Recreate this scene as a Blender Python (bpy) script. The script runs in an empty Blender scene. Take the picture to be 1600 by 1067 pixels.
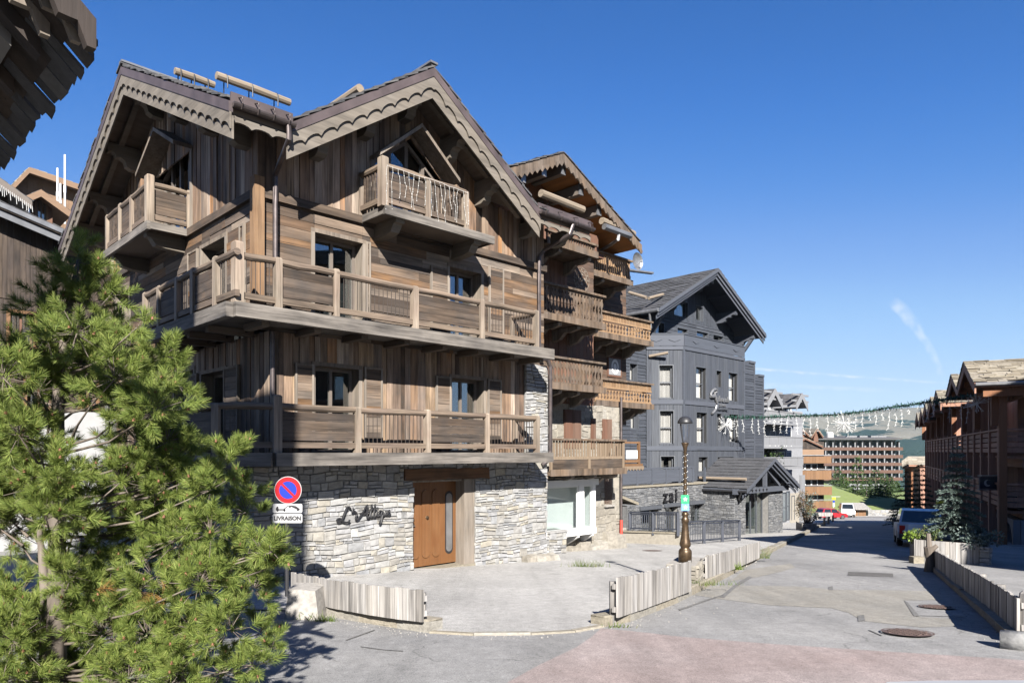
import bpy, math, random
from mathutils import Vector, Matrix
random.seed(11)
R = random.Random(5)
SC = bpy.context.scene
COL = SC.collection
FPX = 1095.0; HZ = 705.0          # focal length and eye level of the 1600 px wide photograph
TH = math.radians(45.6)           # direction of the facades, measured from the camera axis
SLOPE = 0.0795                    # the street falls away from the camera
GH = 1.6                          # eye height

# ------------------------------------------------------------------ frames
class Frame:
    def __init__(s, ang):          # ang: world angle of the frame's own x axis
        s.ang = ang; s.c = math.cos(ang); s.s = math.sin(ang)
    def w(s, p):
        return Vector((p[0]*s.c - p[1]*s.s, p[0]*s.s + p[1]*s.c, p[2]))
    def loc(s, X, Y, Z=0.0):
        return (X*s.c + Y*s.s, -X*s.s + Y*s.c, Z)
    def ray(s, u, v):
        a = (u-800)/FPX; b = (HZ-v)/FPX
        return (a*s.c + s.s, -a*s.s + s.c, b)
    def aty(s, u, v, y):
        r = s.ray(u, v); t = y/r[1]; return (r[0]*t, y, r[2]*t)
    def atx(s, u, v, x):
        r = s.ray(u, v); t = x/r[0]; return (x, r[1]*t, r[2]*t)
    def atd(s, u, v, Y):
        r = s.ray(u, v); return (r[0]*Y, r[1]*Y, r[2]*Y)
    def gnd(s, u, v, up=0.0):
        Y = (GH-up)/((v-HZ)/FPX - SLOPE); r = s.ray(u, v); return (r[0]*Y, r[1]*Y, r[2]*Y)
    def zg(s, x, y):
        p = s.w((x, y, 0)); return ground_z(p.x, p.y)
def ground_z(X, Y):
    return -GH - SLOPE*Y
F = Frame(math.pi/2 - TH)                      # x along the facades, y into the buildings
ROAD = math.radians(26.8)
G = Frame(-ROAD)                               # y along the street, x to its side
W = Frame(0.0)

META = {}
def tagprops(o, label, cat, group=None, kind=None):
    if label: o['label'] = label
    if cat: o['category'] = cat
    if group: o['group'] = group
    if kind: o['kind'] = kind
def thing(name, label, cat, fr, org, group=None, kind=None):
    o = bpy.data.objects.new(name, None); COL.objects.link(o)
    o.empty_display_size = 0.3
    o.location = fr.w(org); o.rotation_euler = (0, 0, fr.ang)
    tagprops(o, label, cat, group, kind)
    META[o.name] = (fr, tuple(org)); return o
def copy_tree(o, parent=None):
    c = o.copy(); COL.objects.link(c)
    if o.name in META: META[c.name] = META[o.name]
    if parent is not None:
        c.parent = parent
    for ch in list(o.children): copy_tree(ch, c)
    return c

class MB:
    def __init__(s): s.v = []; s.f = []
    def poly(s, pts):
        n = len(s.v); s.v += [tuple(p) for p in pts]; s.f.append(tuple(range(n, n+len(pts)))); return s
    def hexa(s, p):                 # 8 points: bottom ring, top ring
        n = len(s.v); s.v += [tuple(q) for q in p]
        for a in ((0,3,2,1),(4,5,6,7),(0,1,5,4),(1,2,6,5),(2,3,7,6),(3,0,4,7)): s.f.append(tuple(n+i for i in a))
        return s
    def box(s, x0, x1, y0, y1, z0, z1):
        if x0 > x1: x0, x1 = x1, x0
        if y0 > y1: y0, y1 = y1, y0
        if z0 > z1: z0, z1 = z1, z0
        return s.hexa([(x0,y0,z0),(x1,y0,z0),(x1,y1,z0),(x0,y1,z0),(x0,y0,z1),(x1,y0,z1),(x1,y1,z1),(x0,y1,z1)])
    def bar(s, p0, p1, w, h, up=(0,0,1)):
        p0 = Vector(p0); p1 = Vector(p1); d = (p1-p0).normalized(); up = Vector(up)
        a = d.cross(up)
        if a.length < 1e-4: a = d.cross(Vector((1,0,0)))
        a.normalize(); b = a.cross(d).normalized()
        a = a*w/2; b = b*h/2
        return s.hexa([p0-a-b, p0+a-b, p1+a-b, p1-a-b, p0-a+b, p0+a+b, p1+a+b, p1-a+b])
    def prism(s, pts, vec):
        vec = Vector(vec); n = len(s.v); k = len(pts)
        s.v += [tuple(p) for p in pts] + [tuple(Vector(p)+vec) for p in pts]
        s.f.append(tuple(range(n, n+k))[::-1]); s.f.append(tuple(range(n+k, n+2*k)))
        for i in range(k):
            j = (i+1) % k; s.f.append((n+i, n+j, n+k+j, n+k+i))
        return s
    def strip(s, up, lo, vec):      # a board between an upper and a lower edge line, thickness vec
        vec = Vector(vec); k = len(up); n = len(s.v)
        for p in (up, lo): s.v += [tuple(q) for q in p]
        for p in (up, lo): s.v += [tuple(Vector(q)+vec) for q in p]
        for i in range(k-1):
            a, b, c, d = n+i, n+i+1, n+k+i+1, n+k+i
            s.f.append((a, d, c, b)); s.f.append((a+2*k, b+2*k, c+2*k, d+2*k))
            s.f.append((d, d+2*k, c+2*k, c)); s.f.append((a, b, b+2*k, a+2*k))
        s.f.append((n, n+2*k, n+3*k, n+k)); e = n+k-1
        s.f.append((e, e+k, e+3*k, e+2*k)); return s
    def tube(s, pts, r, n=8, cap=True):
        pts = [Vector(p) for p in pts]; rs = r if isinstance(r, (list, tuple)) else [r]*len(pts)
        base = len(s.v); up = Vector((0.13, 0.31, 0.94))
        for i, p in enumerate(pts):
            d = (pts[min(i+1, len(pts)-1)] - pts[max(i-1, 0)]).normalized()
            a = d.cross(up)
            if a.length < 1e-3: a = d.cross(Vector((1, 0.2, 0)))
            a.normalize(); b = d.cross(a)
            for k in range(n):
                t = 2*math.pi*k/n; s.v.append(tuple(p + (a*math.cos(t) + b*math.sin(t))*rs[i]))
        for i in range(len(pts)-1):
            for k in range(n):
                k2 = (k+1) % n
                s.f.append((base+i*n+k, base+i*n+k2, base+(i+1)*n+k2, base+(i+1)*n+k))
        if cap:
            s.f.append(tuple(base+k for k in range(n))[::-1]); e = base+(len(pts)-1)*n
            s.f.append(tuple(e+k for k in range(n)))
        return s
    def lathe(s, prof, c, n=16):
        base = len(s.v)
        for r, z in prof:
            for k in range(n):
                t = 2*math.pi*k/n; s.v.append((c[0]+r*math.cos(t), c[1]+r*math.sin(t), c[2]+z))
        for i in range(len(prof)-1):
            for k in range(n):
                k2 = (k+1) % n; s.f.append((base+i*n+k, base+i*n+k2, base+(i+1)*n+k2, base+(i+1)*n+k))
        s.f.append(tuple(base+k for k in range(n))[::-1]); e = base+(len(prof)-1)*n
        s.f.append(tuple(e+k for k in range(n))); return s
    def mesh(s, name, mat, org, smooth=False):
        me = bpy.data.meshes.new(name)
        me.from_pydata([(x-org[0], y-org[1], z-org[2]) for x, y, z in s.v], [], s.f)
        if mat is not None: me.materials.append(M[mat] if isinstance(mat, str) else mat)
        if smooth:
            me.polygons.foreach_set('use_smooth', [True]*len(me.polygons))
        me.update(); return me
    def build(s, name, mat, parent, smooth=False, label=None, kind=None):
        fr, org = META[parent.name]
        o = bpy.data.objects.new(name, s.mesh(name, mat, org, smooth)); COL.objects.link(o)
        o.parent = parent; META[o.name] = (fr, org)
        if label: o['label'] = label
        if kind: o['kind'] = kind
        return o
    def top(s, name, mat, label, cat, fr, org=None, group=None, kind=None, smooth=False):
        if org is None:
            n = len(s.v); org = (sum(p[0] for p in s.v)/n, sum(p[1] for p in s.v)/n, min(p[2] for p in s.v))
        o = bpy.data.objects.new(name, s.mesh(name, mat, org, smooth)); COL.objects.link(o)
        o.location = fr.w(org); o.rotation_euler = (0, 0, fr.ang)
        tagprops(o, label, cat, group, kind); META[o.name] = (fr, tuple(org)); return o

def text_part(name, txt, size, depth, mat, parent, pos, xdir, up, shear=0.0, bold=0.0, align='CENTER', spacing=1.0):
    """flat lettering as a mesh: xdir along the writing, up its upward direction (frame coordinates)"""
    cu = bpy.data.curves.new(name, 'FONT'); cu.body = txt; cu.size = size; cu.extrude = depth
    cu.shear = shear; cu.offset = bold; cu.align_x = align; cu.align_y = 'CENTER'; cu.space_character = spacing
    to = bpy.data.objects.new(name, cu); COL.objects.link(to)
    dg = bpy.context.evaluated_depsgraph_get(); me = bpy.data.meshes.new_from_object(to.evaluated_get(dg))
    bpy.data.objects.remove(to); bpy.data.curves.remove(cu)
    xd = Vector(xdir).normalized(); ud = Vector(up).normalized(); nd = xd.cross(ud)
    fr, org = META[parent.name]; p = Vector(pos) - Vector(org)
    mtx = Matrix(((xd.x, ud.x, nd.x, p.x), (xd.y, ud.y, nd.y, p.y), (xd.z, ud.z, nd.z, p.z), (0,0,0,1)))
    me.transform(mtx); me.materials.clear(); me.materials.append(M[mat]); me.name = name
    o = bpy.data.objects.new(name, me); COL.objects.link(o); o.parent = parent; META[o.name] = (fr, org); return o

# ------------------------------------------------------------------ materials
M = {}
K = 0.85                        # one reflectance scale for all painted and natural surfaces
kk = lambda c: tuple(v*K for v in c)
TONE = dict(pale_stone=.88, cream_stone=.64, honey_wood=.74, pale_carved=.62, carved_wood=.66, fence_plank=.9, deck_beam=.78, post_wood=.82, rail_log=.8, panel_wood=.68,
            trim_wood=.88, verge_board=.64, bracket_wood=.68, soffit_wood=.8, old_planks_level=1.05, old_planks_upright=1.22, red_wood=.56, grey_stone=.7, lauze=.74, tan_boards=.56, dark_upright=.66,
            grey_upright=.88, grey_level=.88, pale_grey_render=.6, cream_render=.7, white_render=.46, sign_white=.42, sign_red=.55, sign_blue=.5, sign_green=.7, sign_sky=.7, street_wood=3.2, grey_log=.8, tan_paint=.7, kerb_stone=.85, brown_level=.8, door_wood=.6, amber_post=.85, grey_render=.75)
def newmat(name):
    m = bpy.data.materials.new(name); m.use_nodes = True; nt = m.node_tree
    for n in list(nt.nodes): nt.nodes.remove(n)
    out = nt.nodes.new('ShaderNodeOutputMaterial'); b = nt.nodes.new('ShaderNodeBsdfPrincipled')
    nt.links.new(b.outputs[0], out.inputs[0]); M[name] = m
    return m, nt, b, out
def N(nt, t, **kw):
    n = nt.nodes.new(t)
    for k, v in kw.items():
        if k.startswith('i_'):
            key = k[2:]
            key = int(key) if key.isdigit() else key
            n.inputs[key].default_value = v
        else: setattr(n, k, v)
    return n
def ramp(nt, fac, stops, interp='LINEAR'):
    r = nt.nodes.new('ShaderNodeValToRGB'); r.color_ramp.interpolation = interp
    el = r.color_ramp.elements
    while len(el) < len(stops): el.new(0.5)
    for e, (p, c) in zip(el, stops):
        e.position = p; e.color = (c[0], c[1], c[2], 1) if not isinstance(c, (int, float)) else (c, c, c, 1)
    nt.links.new(fac, r.inputs[0]); return r.outputs[0]
def mixc(nt, a, b, fac, mode='MIX'):
    m = nt.nodes.new('ShaderNodeMix'); m.data_type = 'RGBA'; m.blend_type = mode
    for sock, val in ((m.inputs[0], fac), (m.inputs[6], a), (m.inputs[7], b)):
        if hasattr(val, 'is_linked'): nt.links.new(val, sock)
        elif isinstance(val, (int, float)): sock.default_value = val if sock == m.inputs[0] else (val, val, val, 1)
        else: sock.default_value = (*val, 1)
    return m.outputs[2]
def coords(nt, scale, jitter=True):
    tc = nt.nodes.new('ShaderNodeTexCoord'); mp = nt.nodes.new('ShaderNodeMapping')
    mp.inputs['Scale'].default_value = scale
    nt.links.new(tc.outputs['Object'], mp.inputs[0]); vec = mp.outputs[0]
    if jitter:
        ge = nt.nodes.new('ShaderNodeNewGeometry'); mu = N(nt, 'ShaderNodeMath', operation='MULTIPLY', i_1=61.7)
        nt.links.new(ge.outputs['Random Per Island'], mu.inputs[0])
        ad = N(nt, 'ShaderNodeVectorMath', operation='ADD')
        nt.links.new(vec, ad.inputs[0]); nt.links.new(mu.outputs[0], ad.inputs[1]); vec = ad.outputs[0]
    return vec
def noise(nt, vec, scale, detail=4, rough=0.55):
    n = N(nt, 'ShaderNodeTexNoise', i_Scale=scale, i_Detail=detail, i_Roughness=rough)
    nt.links.new(vec, n.inputs['Vector']); return n.outputs['Fac']
def bump(nt, b, h, strength=0.3, dist=0.01):
    bp = N(nt, 'ShaderNodeBump', i_Strength=strength, i_Distance=dist)
    nt.links.new(h, bp.inputs['Height']); nt.links.new(bp.outputs[0], b.inputs['Normal'])
def island(nt):
    return nt.nodes.new('ShaderNodeNewGeometry').outputs['Random Per Island']

def wood(name, cols, axis='z', rough=0.75, var=0.55, stain=None, stain_amt=0.5, fine=11.0, spec=0.25, interp='LINEAR', weather=0.0):
    """planks: every loose plank of the mesh gets its own tone and grain"""
    tn_ = TONE.get(name, 1.0); cols = [tuple(v*tn_ for v in kk(c)) for c in cols]; stain = tuple(v*tn_ for v in kk(stain)) if stain else None
    m, nt, b, out = newmat(name)
    sc = {'z': (fine, fine, 0.55), 'x': (0.55, 0.55, fine), 'a': (3, 3, 3)}[axis]
    vec = coords(nt, sc)
    g = noise(nt, vec, 1.6, 7, 0.62)
    base = ramp(nt, island(nt), [(i/(len(cols)-(interp=='LINEAR')), c) for i, c in enumerate(cols)], interp)
    lv = coords(nt, (1.1, 1.1, 1.1)); big = noise(nt, lv, 1.3, 3)
    if stain: base = mixc(nt, base, stain, ramp(nt, big, [(0.42, 0), (0.72, stain_amt)]))
    k = ramp(nt, g, [(0.25, 1-var), (0.5, 0.95), (0.75, 1+var*0.55)])
    c = mixc(nt, base, k, 1.0, 'MULTIPLY')
    if weather:
        bv = coords(nt, {'z': (fine*0.22, fine*0.22, 0.35), 'x': (0.35, 0.35, fine*0.22), 'a': (1, 1, 1)}[axis]); st = noise(nt, bv, 1.8, 4, 0.6)
        c = mixc(nt, c, ramp(nt, st, [(0.3, 1-weather*0.85), (0.5, 1.0), (0.7, 1+weather*0.6)]), 1.0, 'MULTIPLY')
        bw_ = nt.nodes.new('ShaderNodeRGBToBW'); nt.links.new(c, bw_.inputs[0])
        gr = mixc(nt, bw_.outputs[0], (1.06, 1.0, 0.95), 1.0, 'MULTIPLY'); c = mixc(nt, c, gr, ramp(nt, big, [(0.4, 0.0), (0.68, weather*0.7)]))
        ck = noise(nt, coords(nt, {'z': (34, 34, 0.5), 'x': (0.5, 0.5, 34), 'a': (9, 9, 9)}[axis]), 1.0, 3, 0.7)
        c = mixc(nt, c, tuple(q*0.25 for q in cols[0]), ramp(nt, ck, [(0.27, 0.85), (0.36, 0)]))
    kn = N(nt, 'ShaderNodeTexVoronoi', i_Scale=1.0); kv = coords(nt, tuple(x*0.32 for x in sc) if axis != 'a' else (1, 1, 1))
    nt.links.new(kv, kn.inputs['Vector'])
    c = mixc(nt, c, tuple(q*0.35 for q in cols[0]), ramp(nt, kn.outputs['Distance'], [(0.05, 0.7), (0.11, 0)]))
    nt.links.new(c, b.inputs['Base Color']); b.inputs['Roughness'].default_value = rough
    b.inputs['Specular IOR Level'].default_value = spec
    bump(nt, b, g, 0.45, 0.012); return m
def plain(name, col, rough=0.6, metal=0.0, nscale=3.0, nvar=0.2, spec=0.4, bumpk=0.15, coat=0.0):
    col = col if metal > 0.9 else tuple(v*TONE.get(name, 1.0) for v in kk(col))
    m, nt, b, out = newmat(name)
    vec = coords(nt, (1, 1, 1), True); g = noise(nt, vec, nscale, 5)
    c = mixc(nt, col, ramp(nt, g, [(0.3, 1-nvar), (0.7, 1+nvar)]), 1.0, 'MULTIPLY')
    nt.links.new(c, b.inputs['Base Color']); b.inputs['Roughness'].default_value = rough
    b.inputs['Metallic'].default_value = metal; b.inputs['Specular IOR Level'].default_value = spec
    b.inputs['Coat Weight'].default_value = coat
    if bumpk: bump(nt, b, g, bumpk, 0.01)
    return m
def stonemat(name, cols, rough=0.85, nscale=6.0, var=0.35):
    cols = [tuple(v*TONE.get(name, 1.0) for v in kk(c)) for c in cols]
    m, nt, b, out = newmat(name)
    vec = coords(nt, (1, 1, 1.6)); g = noise(nt, vec, nscale, 7, 0.65)
    base = ramp(nt, island(nt), [(i/(len(cols)-1), c) for i, c in enumerate(cols)])
    c = mixc(nt, base, ramp(nt, g, [(0.28, 1-var), (0.72, 1+var*0.7)]), 1.0, 'MULTIPLY')
    nt.links.new(c, b.inputs['Base Color']); b.inputs['Roughness'].default_value = rough
    b.inputs['Specular IOR Level'].default_value = 0.2
    bump(nt, b, g, 0.7, 0.02); return m
def glassmat(name, tint=(0.9, 0.95, 0.95), body=None, refl=1.0, rough=0.02):
    """window glass: reflects like glass and lets the room or the curtain show through"""
    m, nt, b, out = newmat(name); nt.nodes.remove(b)
    gl = N(nt, 'ShaderNodeBsdfGlossy', i_Roughness=rough); tr = N(nt, 'ShaderNodeBsdfTransparent', i_Color=(*tint, 1))
    lw_ = N(nt, 'ShaderNodeLayerWeight', i_Blend=0.5); pw = N(nt, 'ShaderNodeMath', operation='POWER', i_1=4.0); nt.links.new(lw_.outputs['Facing'], pw.inputs[0]); fr = pw
    mu = N(nt, 'ShaderNodeMath', operation='MULTIPLY_ADD', i_1=0.8*refl, i_2=0.22*refl)
    mx = nt.nodes.new('ShaderNodeMixShader')
    nt.links.new(fr.outputs[0], mu.inputs[0]); nt.links.new(mu.outputs[0], mx.inputs[0])
    nt.links.new(tr.outputs[0], mx.inputs[1]); nt.links.new(gl.outputs[0], mx.inputs[2])
    nt.links.new(mx.outputs[0], out.inputs[0]); return m

OLD = [tuple(v*.88 for v in c) for c in [(0.04,0.030,0.023),(0.17,0.125,0.09),(0.225,0.172,0.13),(0.08,0.056,0.042),(0.27,0.22,0.175),(0.22,0.118,0.056),(0.115,0.092,0.076),(0.05,0.04,0.033),(0.30,0.25,0.20),(0.155,0.10,0.064),(0.095,0.072,0.056),(0.235,0.165,0.105),(0.19,0.13,0.088)]]
wood('old_planks_upright', OLD, 'z', stain=(0.20,0.10,0.045), stain_amt=0.5, interp='CONSTANT', weather=0.65)
wood('old_planks_level', [(0.045,0.032,0.024),(0.125,0.088,0.062),(0.07,0.048,0.033),(0.165,0.122,0.09),(0.10,0.062,0.038),(0.055,0.043,0.035),(0.195,0.155,0.12),(0.15,0.085,0.043),(0.085,0.064,0.05),(0.14,0.108,0.083)], 'x', stain=(0.05,0.036,0.027), stain_amt=0.35, interp='CONSTANT', weather=0.5)
wood('deck_beam', [(0.15,0.135,0.118),(0.19,0.17,0.15),(0.12,0.105,0.09)], 'x', stain=(0.08,0.066,0.055), stain_amt=0.6, fine=16, weather=0.65)
wood('rail_log', [(0.15,0.11,0.075),(0.18,0.14,0.105),(0.13,0.085,0.055)], 'x', stain=(0.16,0.075,0.03), stain_amt=0.5, fine=16, weather=0.65)
wood('post_wood', [(0.22,0.175,0.13),(0.27,0.225,0.18),(0.2,0.15,0.10)], 'z', stain=(0.22,0.115,0.05), stain_amt=0.5, fine=14, weather=0.5)
wood('panel_wood', [(0.10,0.066,0.043),(0.125,0.09,0.065),(0.08,0.056,0.04)], 'x', stain=(0.055,0.04,0.032), stain_amt=0.7, fine=16, weather=0.65)
wood('trim_wood', [(0.19,0.155,0.12),(0.225,0.19,0.155),(0.165,0.13,0.1)], 'z', fine=12, var=0.35, weather=0.4)
wood('verge_board', [(0.20,0.172,0.14),(0.225,0.195,0.162)], 'x', fine=10, var=0.3, weather=0.35)
wood('soffit_wood', [(0.14,0.112,0.088),(0.17,0.135,0.105),(0.115,0.09,0.07)], 'x', fine=10, var=0.35)
wood('bracket_wood', [(0.19,0.162,0.13),(0.215,0.185,0.15)], 'x', fine=9, var=0.3)
wood('lintel_wood', [(0.14,0.07,0.036),(0.11,0.06,0.034)], 'x', fine=10, var=0.6, stain=(0.05,0.032,0.02), stain_amt=0.6)
wood('door_wood', [(0.24,0.115,0.048),(0.22,0.10,0.04)], 'z', fine=14, var=0.25, rough=0.5, stain=(0.18,0.065,0.02), stain_amt=0.5)
wood('amber_post', [(0.21,0.13,0.075),(0.24,0.15,0.085)], 'z', stain=(0.16,0.08,0.035), stain_amt=0.5, fine=12)
wood('red_wood', [(0.22,0.115,0.075),(0.26,0.145,0.10),(0.19,0.095,0.062),(0.235,0.15,0.11)], 'z', fine=12, var=0.35)
wood('brown_level', [(0.11,0.065,0.042),(0.13,0.085,0.06),(0.09,0.055,0.038)], 'x', fine=12, var=0.4, weather=0.65)
wood('honey_wood', [(0.29,0.18,0.098),(0.33,0.215,0.125),(0.25,0.15,0.08)], 'z', fine=12, var=0.3)
wood('carved_wood', [(0.15,0.10,0.066),(0.185,0.13,0.088),(0.12,0.078,0.05)], 'z', fine=12, var=0.35, weather=0.65)
wood('pale_carved', [(0.25,0.185,0.125),(0.29,0.22,0.155),(0.2,0.14,0.095)], 'z', fine=12, var=0.3)
wood('orange_soffit', [(0.24,0.10,0.03),(0.28,0.125,0.042),(0.2,0.085,0.028)], 'x', fine=10, var=0.35)
wood('grey_upright', [(0.052,0.058,0.072),(0.062,0.068,0.082),(0.046,0.052,0.065),(0.07,0.076,0.088)], 'z', fine=10, var=0.35)
wood('grey_level', [(0.045,0.051,0.064),(0.058,0.064,0.078),(0.039,0.044,0.055)], 'x', fine=10, var=0.4)
wood('grey_trim', [(0.055,0.062,0.077),(0.066,0.072,0.088)], 'x', fine=10, var=0.2)
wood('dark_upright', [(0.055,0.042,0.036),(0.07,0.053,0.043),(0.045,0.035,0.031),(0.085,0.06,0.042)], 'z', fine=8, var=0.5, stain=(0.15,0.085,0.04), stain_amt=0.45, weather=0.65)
wood('street_wood', [(0.085,0.046,0.032),(0.10,0.054,0.037),(0.07,0.04,0.029)], 'z', fine=8, var=0.3)
wood('street_orange', [(0.17,0.075,0.038),(0.20,0.092,0.046)], 'z', fine=8, var=0.25)
wood('fence_plank', [(0.25,0.235,0.22),(0.33,0.315,0.30),(0.20,0.185,0.17),(0.36,0.345,0.33),(0.27,0.25,0.225)], 'z', fine=20, var=0.5, weather=0.7)
wood('tan_boards', [(0.25,0.135,0.066),(0.28,0.155,0.08),(0.22,0.12,0.06)], 'z', fine=6, var=0.2)
wood('hotel_band', [(0.075,0.042,0.031),(0.088,0.049,0.036)], 'x', fine=4, var=0.2)
wood('tan_paint', [(0.25,0.16,0.10),(0.27,0.175,0.115)], 'x', fine=6, var=0.2)
wood('bark', [(0.10,0.082,0.066),(0.13,0.108,0.09)], 'z', fine=6, var=0.6)
wood('grey_log', [(0.22,0.175,0.13),(0.26,0.21,0.16)], 'x', fine=10, var=0.4)
stonemat('pale_stone', [(0.20,0.20,0.20),(0.29,0.285,0.275),(0.24,0.225,0.20),(0.31,0.31,0.315),(0.26,0.26,0.265),(0.33,0.325,0.31),(0.225,0.23,0.24),(0.31,0.285,0.235),(0.28,0.28,0.285)])
stonemat('grey_stone', [(0.11,0.115,0.125),(0.17,0.175,0.185),(0.22,0.222,0.225),(0.14,0.145,0.155),(0.19,0.19,0.19)])
stonemat('cream_stone', [(0.32,0.29,0.24),(0.38,0.35,0.30),(0.28,0.255,0.215),(0.41,0.385,0.34)])
stonemat('slate', [(0.045,0.045,0.048),(0.075,0.075,0.08),(0.06,0.058,0.06),(0.10,0.098,0.098),(0.05,0.052,0.058)])
stonemat('lauze', [(0.30,0.26,0.20),(0.36,0.32,0.26),(0.24,0.21,0.165),(0.40,0.36,0.29),(0.28,0.25,0.215)])
stonemat('shingle', [(0.048,0.049,0.053),(0.062,0.063,0.068),(0.055,0.055,0.06)], var=0.25)
stonemat('kerb_stone', [(0.25,0.222,0.172),(0.29,0.26,0.21),(0.22,0.195,0.15),(0.28,0.265,0.235)], nscale=12)
plain('mortar', (0.16,0.155,0.147), 0.95, nscale=9)
plain('cream_render', (0.34,0.31,0.26), 0.9, nscale=8, nvar=0.15, bumpk=0.4)
plain('pale_grey_render', (0.27,0.275,0.29), 0.85, nvar=0.06)
plain('white_render', (0.62,0.62,0.62), 0.85, nvar=0.06)
plain('grey_render', (0.27,0.275,0.29), 0.85, nvar=0.08)
plain('white_paint', (0.62,0.62,0.61), 0.45, nvar=0.04, bumpk=0.05)
plain('metal_black', (0.02,0.02,0.022), 0.45, nvar=0.2)
plain('metal_bar', (0.045,0.036,0.03), 0.5, nvar=0.2)
plain('metal_navy', (0.032,0.036,0.048), 0.45, nvar=0.15)
plain('gutter_metal', (0.085,0.07,0.068), 0.4, metal=0.55, nscale=5, nvar=0.3)
plain('zinc', (0.22,0.22,0.225), 0.4, metal=0.6, nvar=0.2)
plain('fascia_metal', (0.075,0.058,0.058), 0.55, metal=0.2, nscale=2, nvar=0.3)
plain('bronze', (0.085,0.057,0.034), 0.38, metal=0.65, nscale=14, nvar=0.4)
plain('steel', (0.5,0.5,0.5), 0.25, metal=1.0)
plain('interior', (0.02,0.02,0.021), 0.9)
plain('curtain', (0.48,0.475,0.455), 0.9, nvar=0.04)
plain('frame_brown', (0.12,0.10,0.085), 0.55, nvar=0.12)
plain('frame_grey', (0.06,0.065,0.075), 0.5, nvar=0.1)
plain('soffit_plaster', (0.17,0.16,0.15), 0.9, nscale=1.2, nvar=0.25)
plain('sign_red', (0.55,0.012,0.02), 0.4, nvar=0.03, bumpk=0)
plain('sign_blue', (0.015,0.05,0.50), 0.4, nvar=0.03, bumpk=0)
plain('sign_white', (0.72,0.72,0.73), 0.4, nvar=0.03, bumpk=0)
plain('sign_black', (0.012,0.012,0.014), 0.5, nvar=0.03, bumpk=0)
plain('sign_green', (0.03,0.36,0.16), 0.4, nvar=0.03, bumpk=0)
plain('sign_sky', (0.17,0.36,0.75), 0.4, nvar=0.03, bumpk=0)
plain('sign_yellow', (0.55,0.42,0.01), 0.5, nvar=0.05, bumpk=0)
plain('red_paint', (0.40,0.045,0.03), 0.5, nvar=0.2)
plain('concrete', (0.24,0.225,0.205), 0.9, nscale=14, nvar=0.25, bumpk=0.5)
plain('iron_cover', (0.085,0.055,0.045), 0.7, nscale=40, nvar=0.5, bumpk=0.8)
glassmat('glass'); glassmat('glass_green', (0.93,0.965,0.96), refl=0.7); glassmat('glass_clear', (0.97,0.97,0.97), refl=0.6)
# ------------------------------------------------------------------ wall tools
class Plane:
    """a wall plane: a runs along it, d outwards from it"""
    def __init__(s, kind, at): s.kind = kind; s.at = at
    def p(s, a, d, z):
        if s.kind == 'y': return (a, s.at-d, z)
        if s.kind == 'x': return (s.at-d, a, z)
        o, ax, nx = s.at; return (o[0]+ax[0]*a+nx[0]*d, o[1]+ax[1]*a+nx[1]*d, z)
    def px(s, u, v, d=0.0, fr=F):
        if s.kind == 'y': q = fr.aty(u, v, s.at-d); return (q[0], q[2])
        if s.kind == 'x': q = fr.atx(u, v, s.at-d); return (q[1], q[2])
        o, ax, nx = s.at; r = fr.ray(u, v)
        ox, oy = o[0]+nx[0]*d, o[1]+nx[1]*d
        t = (ox*nx[0]+oy*nx[1])/(r[0]*nx[0]+r[1]*nx[1])
        return ((r[0]*t-ox)*ax[0]+(r[1]*t-oy)*ax[1], r[2]*t)
    def vec(s, a, d, z):
        q = s.p(a, d, z); o = s.p(0, 0, 0); return (q[0]-o[0], q[1]-o[1], q[2]-o[2])
def pbox(mb, pl, a0, a1, d0, d1, z0, z1):
    return mb.hexa([pl.p(a0,d0,z0), pl.p(a1,d0,z0), pl.p(a1,d1,z0), pl.p(a0,d1,z0), pl.p(a0,d0,z1), pl.p(a1,d0,z1), pl.p(a1,d1,z1), pl.p(a0,d1,z1)])
def rects(a0, a1, z0, z1, holes):
    xs = sorted({a0, a1, *[min(max(h[i], a0), a1) for h in holes for i in (0, 1)]})
    out = []
    for x0, x1 in zip(xs, xs[1:]):
        if x1-x0 < 1e-4: continue
        segs = [(z0, z1)]
        for h in holes:
            if h[0] < (x0+x1)/2 < h[1]:
                ns = []
                for s0, s1 in segs:
                    if h[2] >= s1 or h[3] <= s0: ns.append((s0, s1)); continue
                    if h[2] > s0: ns.append((s0, h[2]))
                    if h[3] < s1: ns.append((h[3], s1))
                segs = ns
        out += [(x0, x1, s0, s1) for s0, s1 in segs if s1-s0 > 1e-3]
    return out
def planks_up(mb, pl, a0, a1, z0, z1, holes=(), w=(0.11, 0.26), d=(0.0, 0.03), top=None, rnd=R):
    cuts = sorted({a0, a1, *[h[i] for h in holes for i in (0, 1) if a0 < h[i] < a1]})
    for c0, c1 in zip(cuts, cuts[1:]):
        a = c0
        while a < c1-1e-4:
            b = a + rnd.uniform(*w)
            if c1-b < w[0]*0.6: b = c1
            t = rnd.uniform(*d)
            for (x0, x1, s0, s1) in rects(a, b, z0, z1, holes):
                ta = tb = s1
                if top and s1 >= z1-1e-6: ta, tb = min(z1, top(x0)), min(z1, top(x1))
                if max(ta, tb) <= s0: continue
                ta, tb = max(ta, s0+0.001), max(tb, s0+0.001)
                g = 0.004
                mb.hexa([pl.p(x0+g,-0.03,s0), pl.p(x1-g,-0.03,s0), pl.p(x1-g,t,s0), pl.p(x0+g,t,s0),
                         pl.p(x0+g,-0.03,ta), pl.p(x1-g,-0.03,tb), pl.p(x1-g,t,tb), pl.p(x0+g,t,ta)])
            a = b
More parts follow.
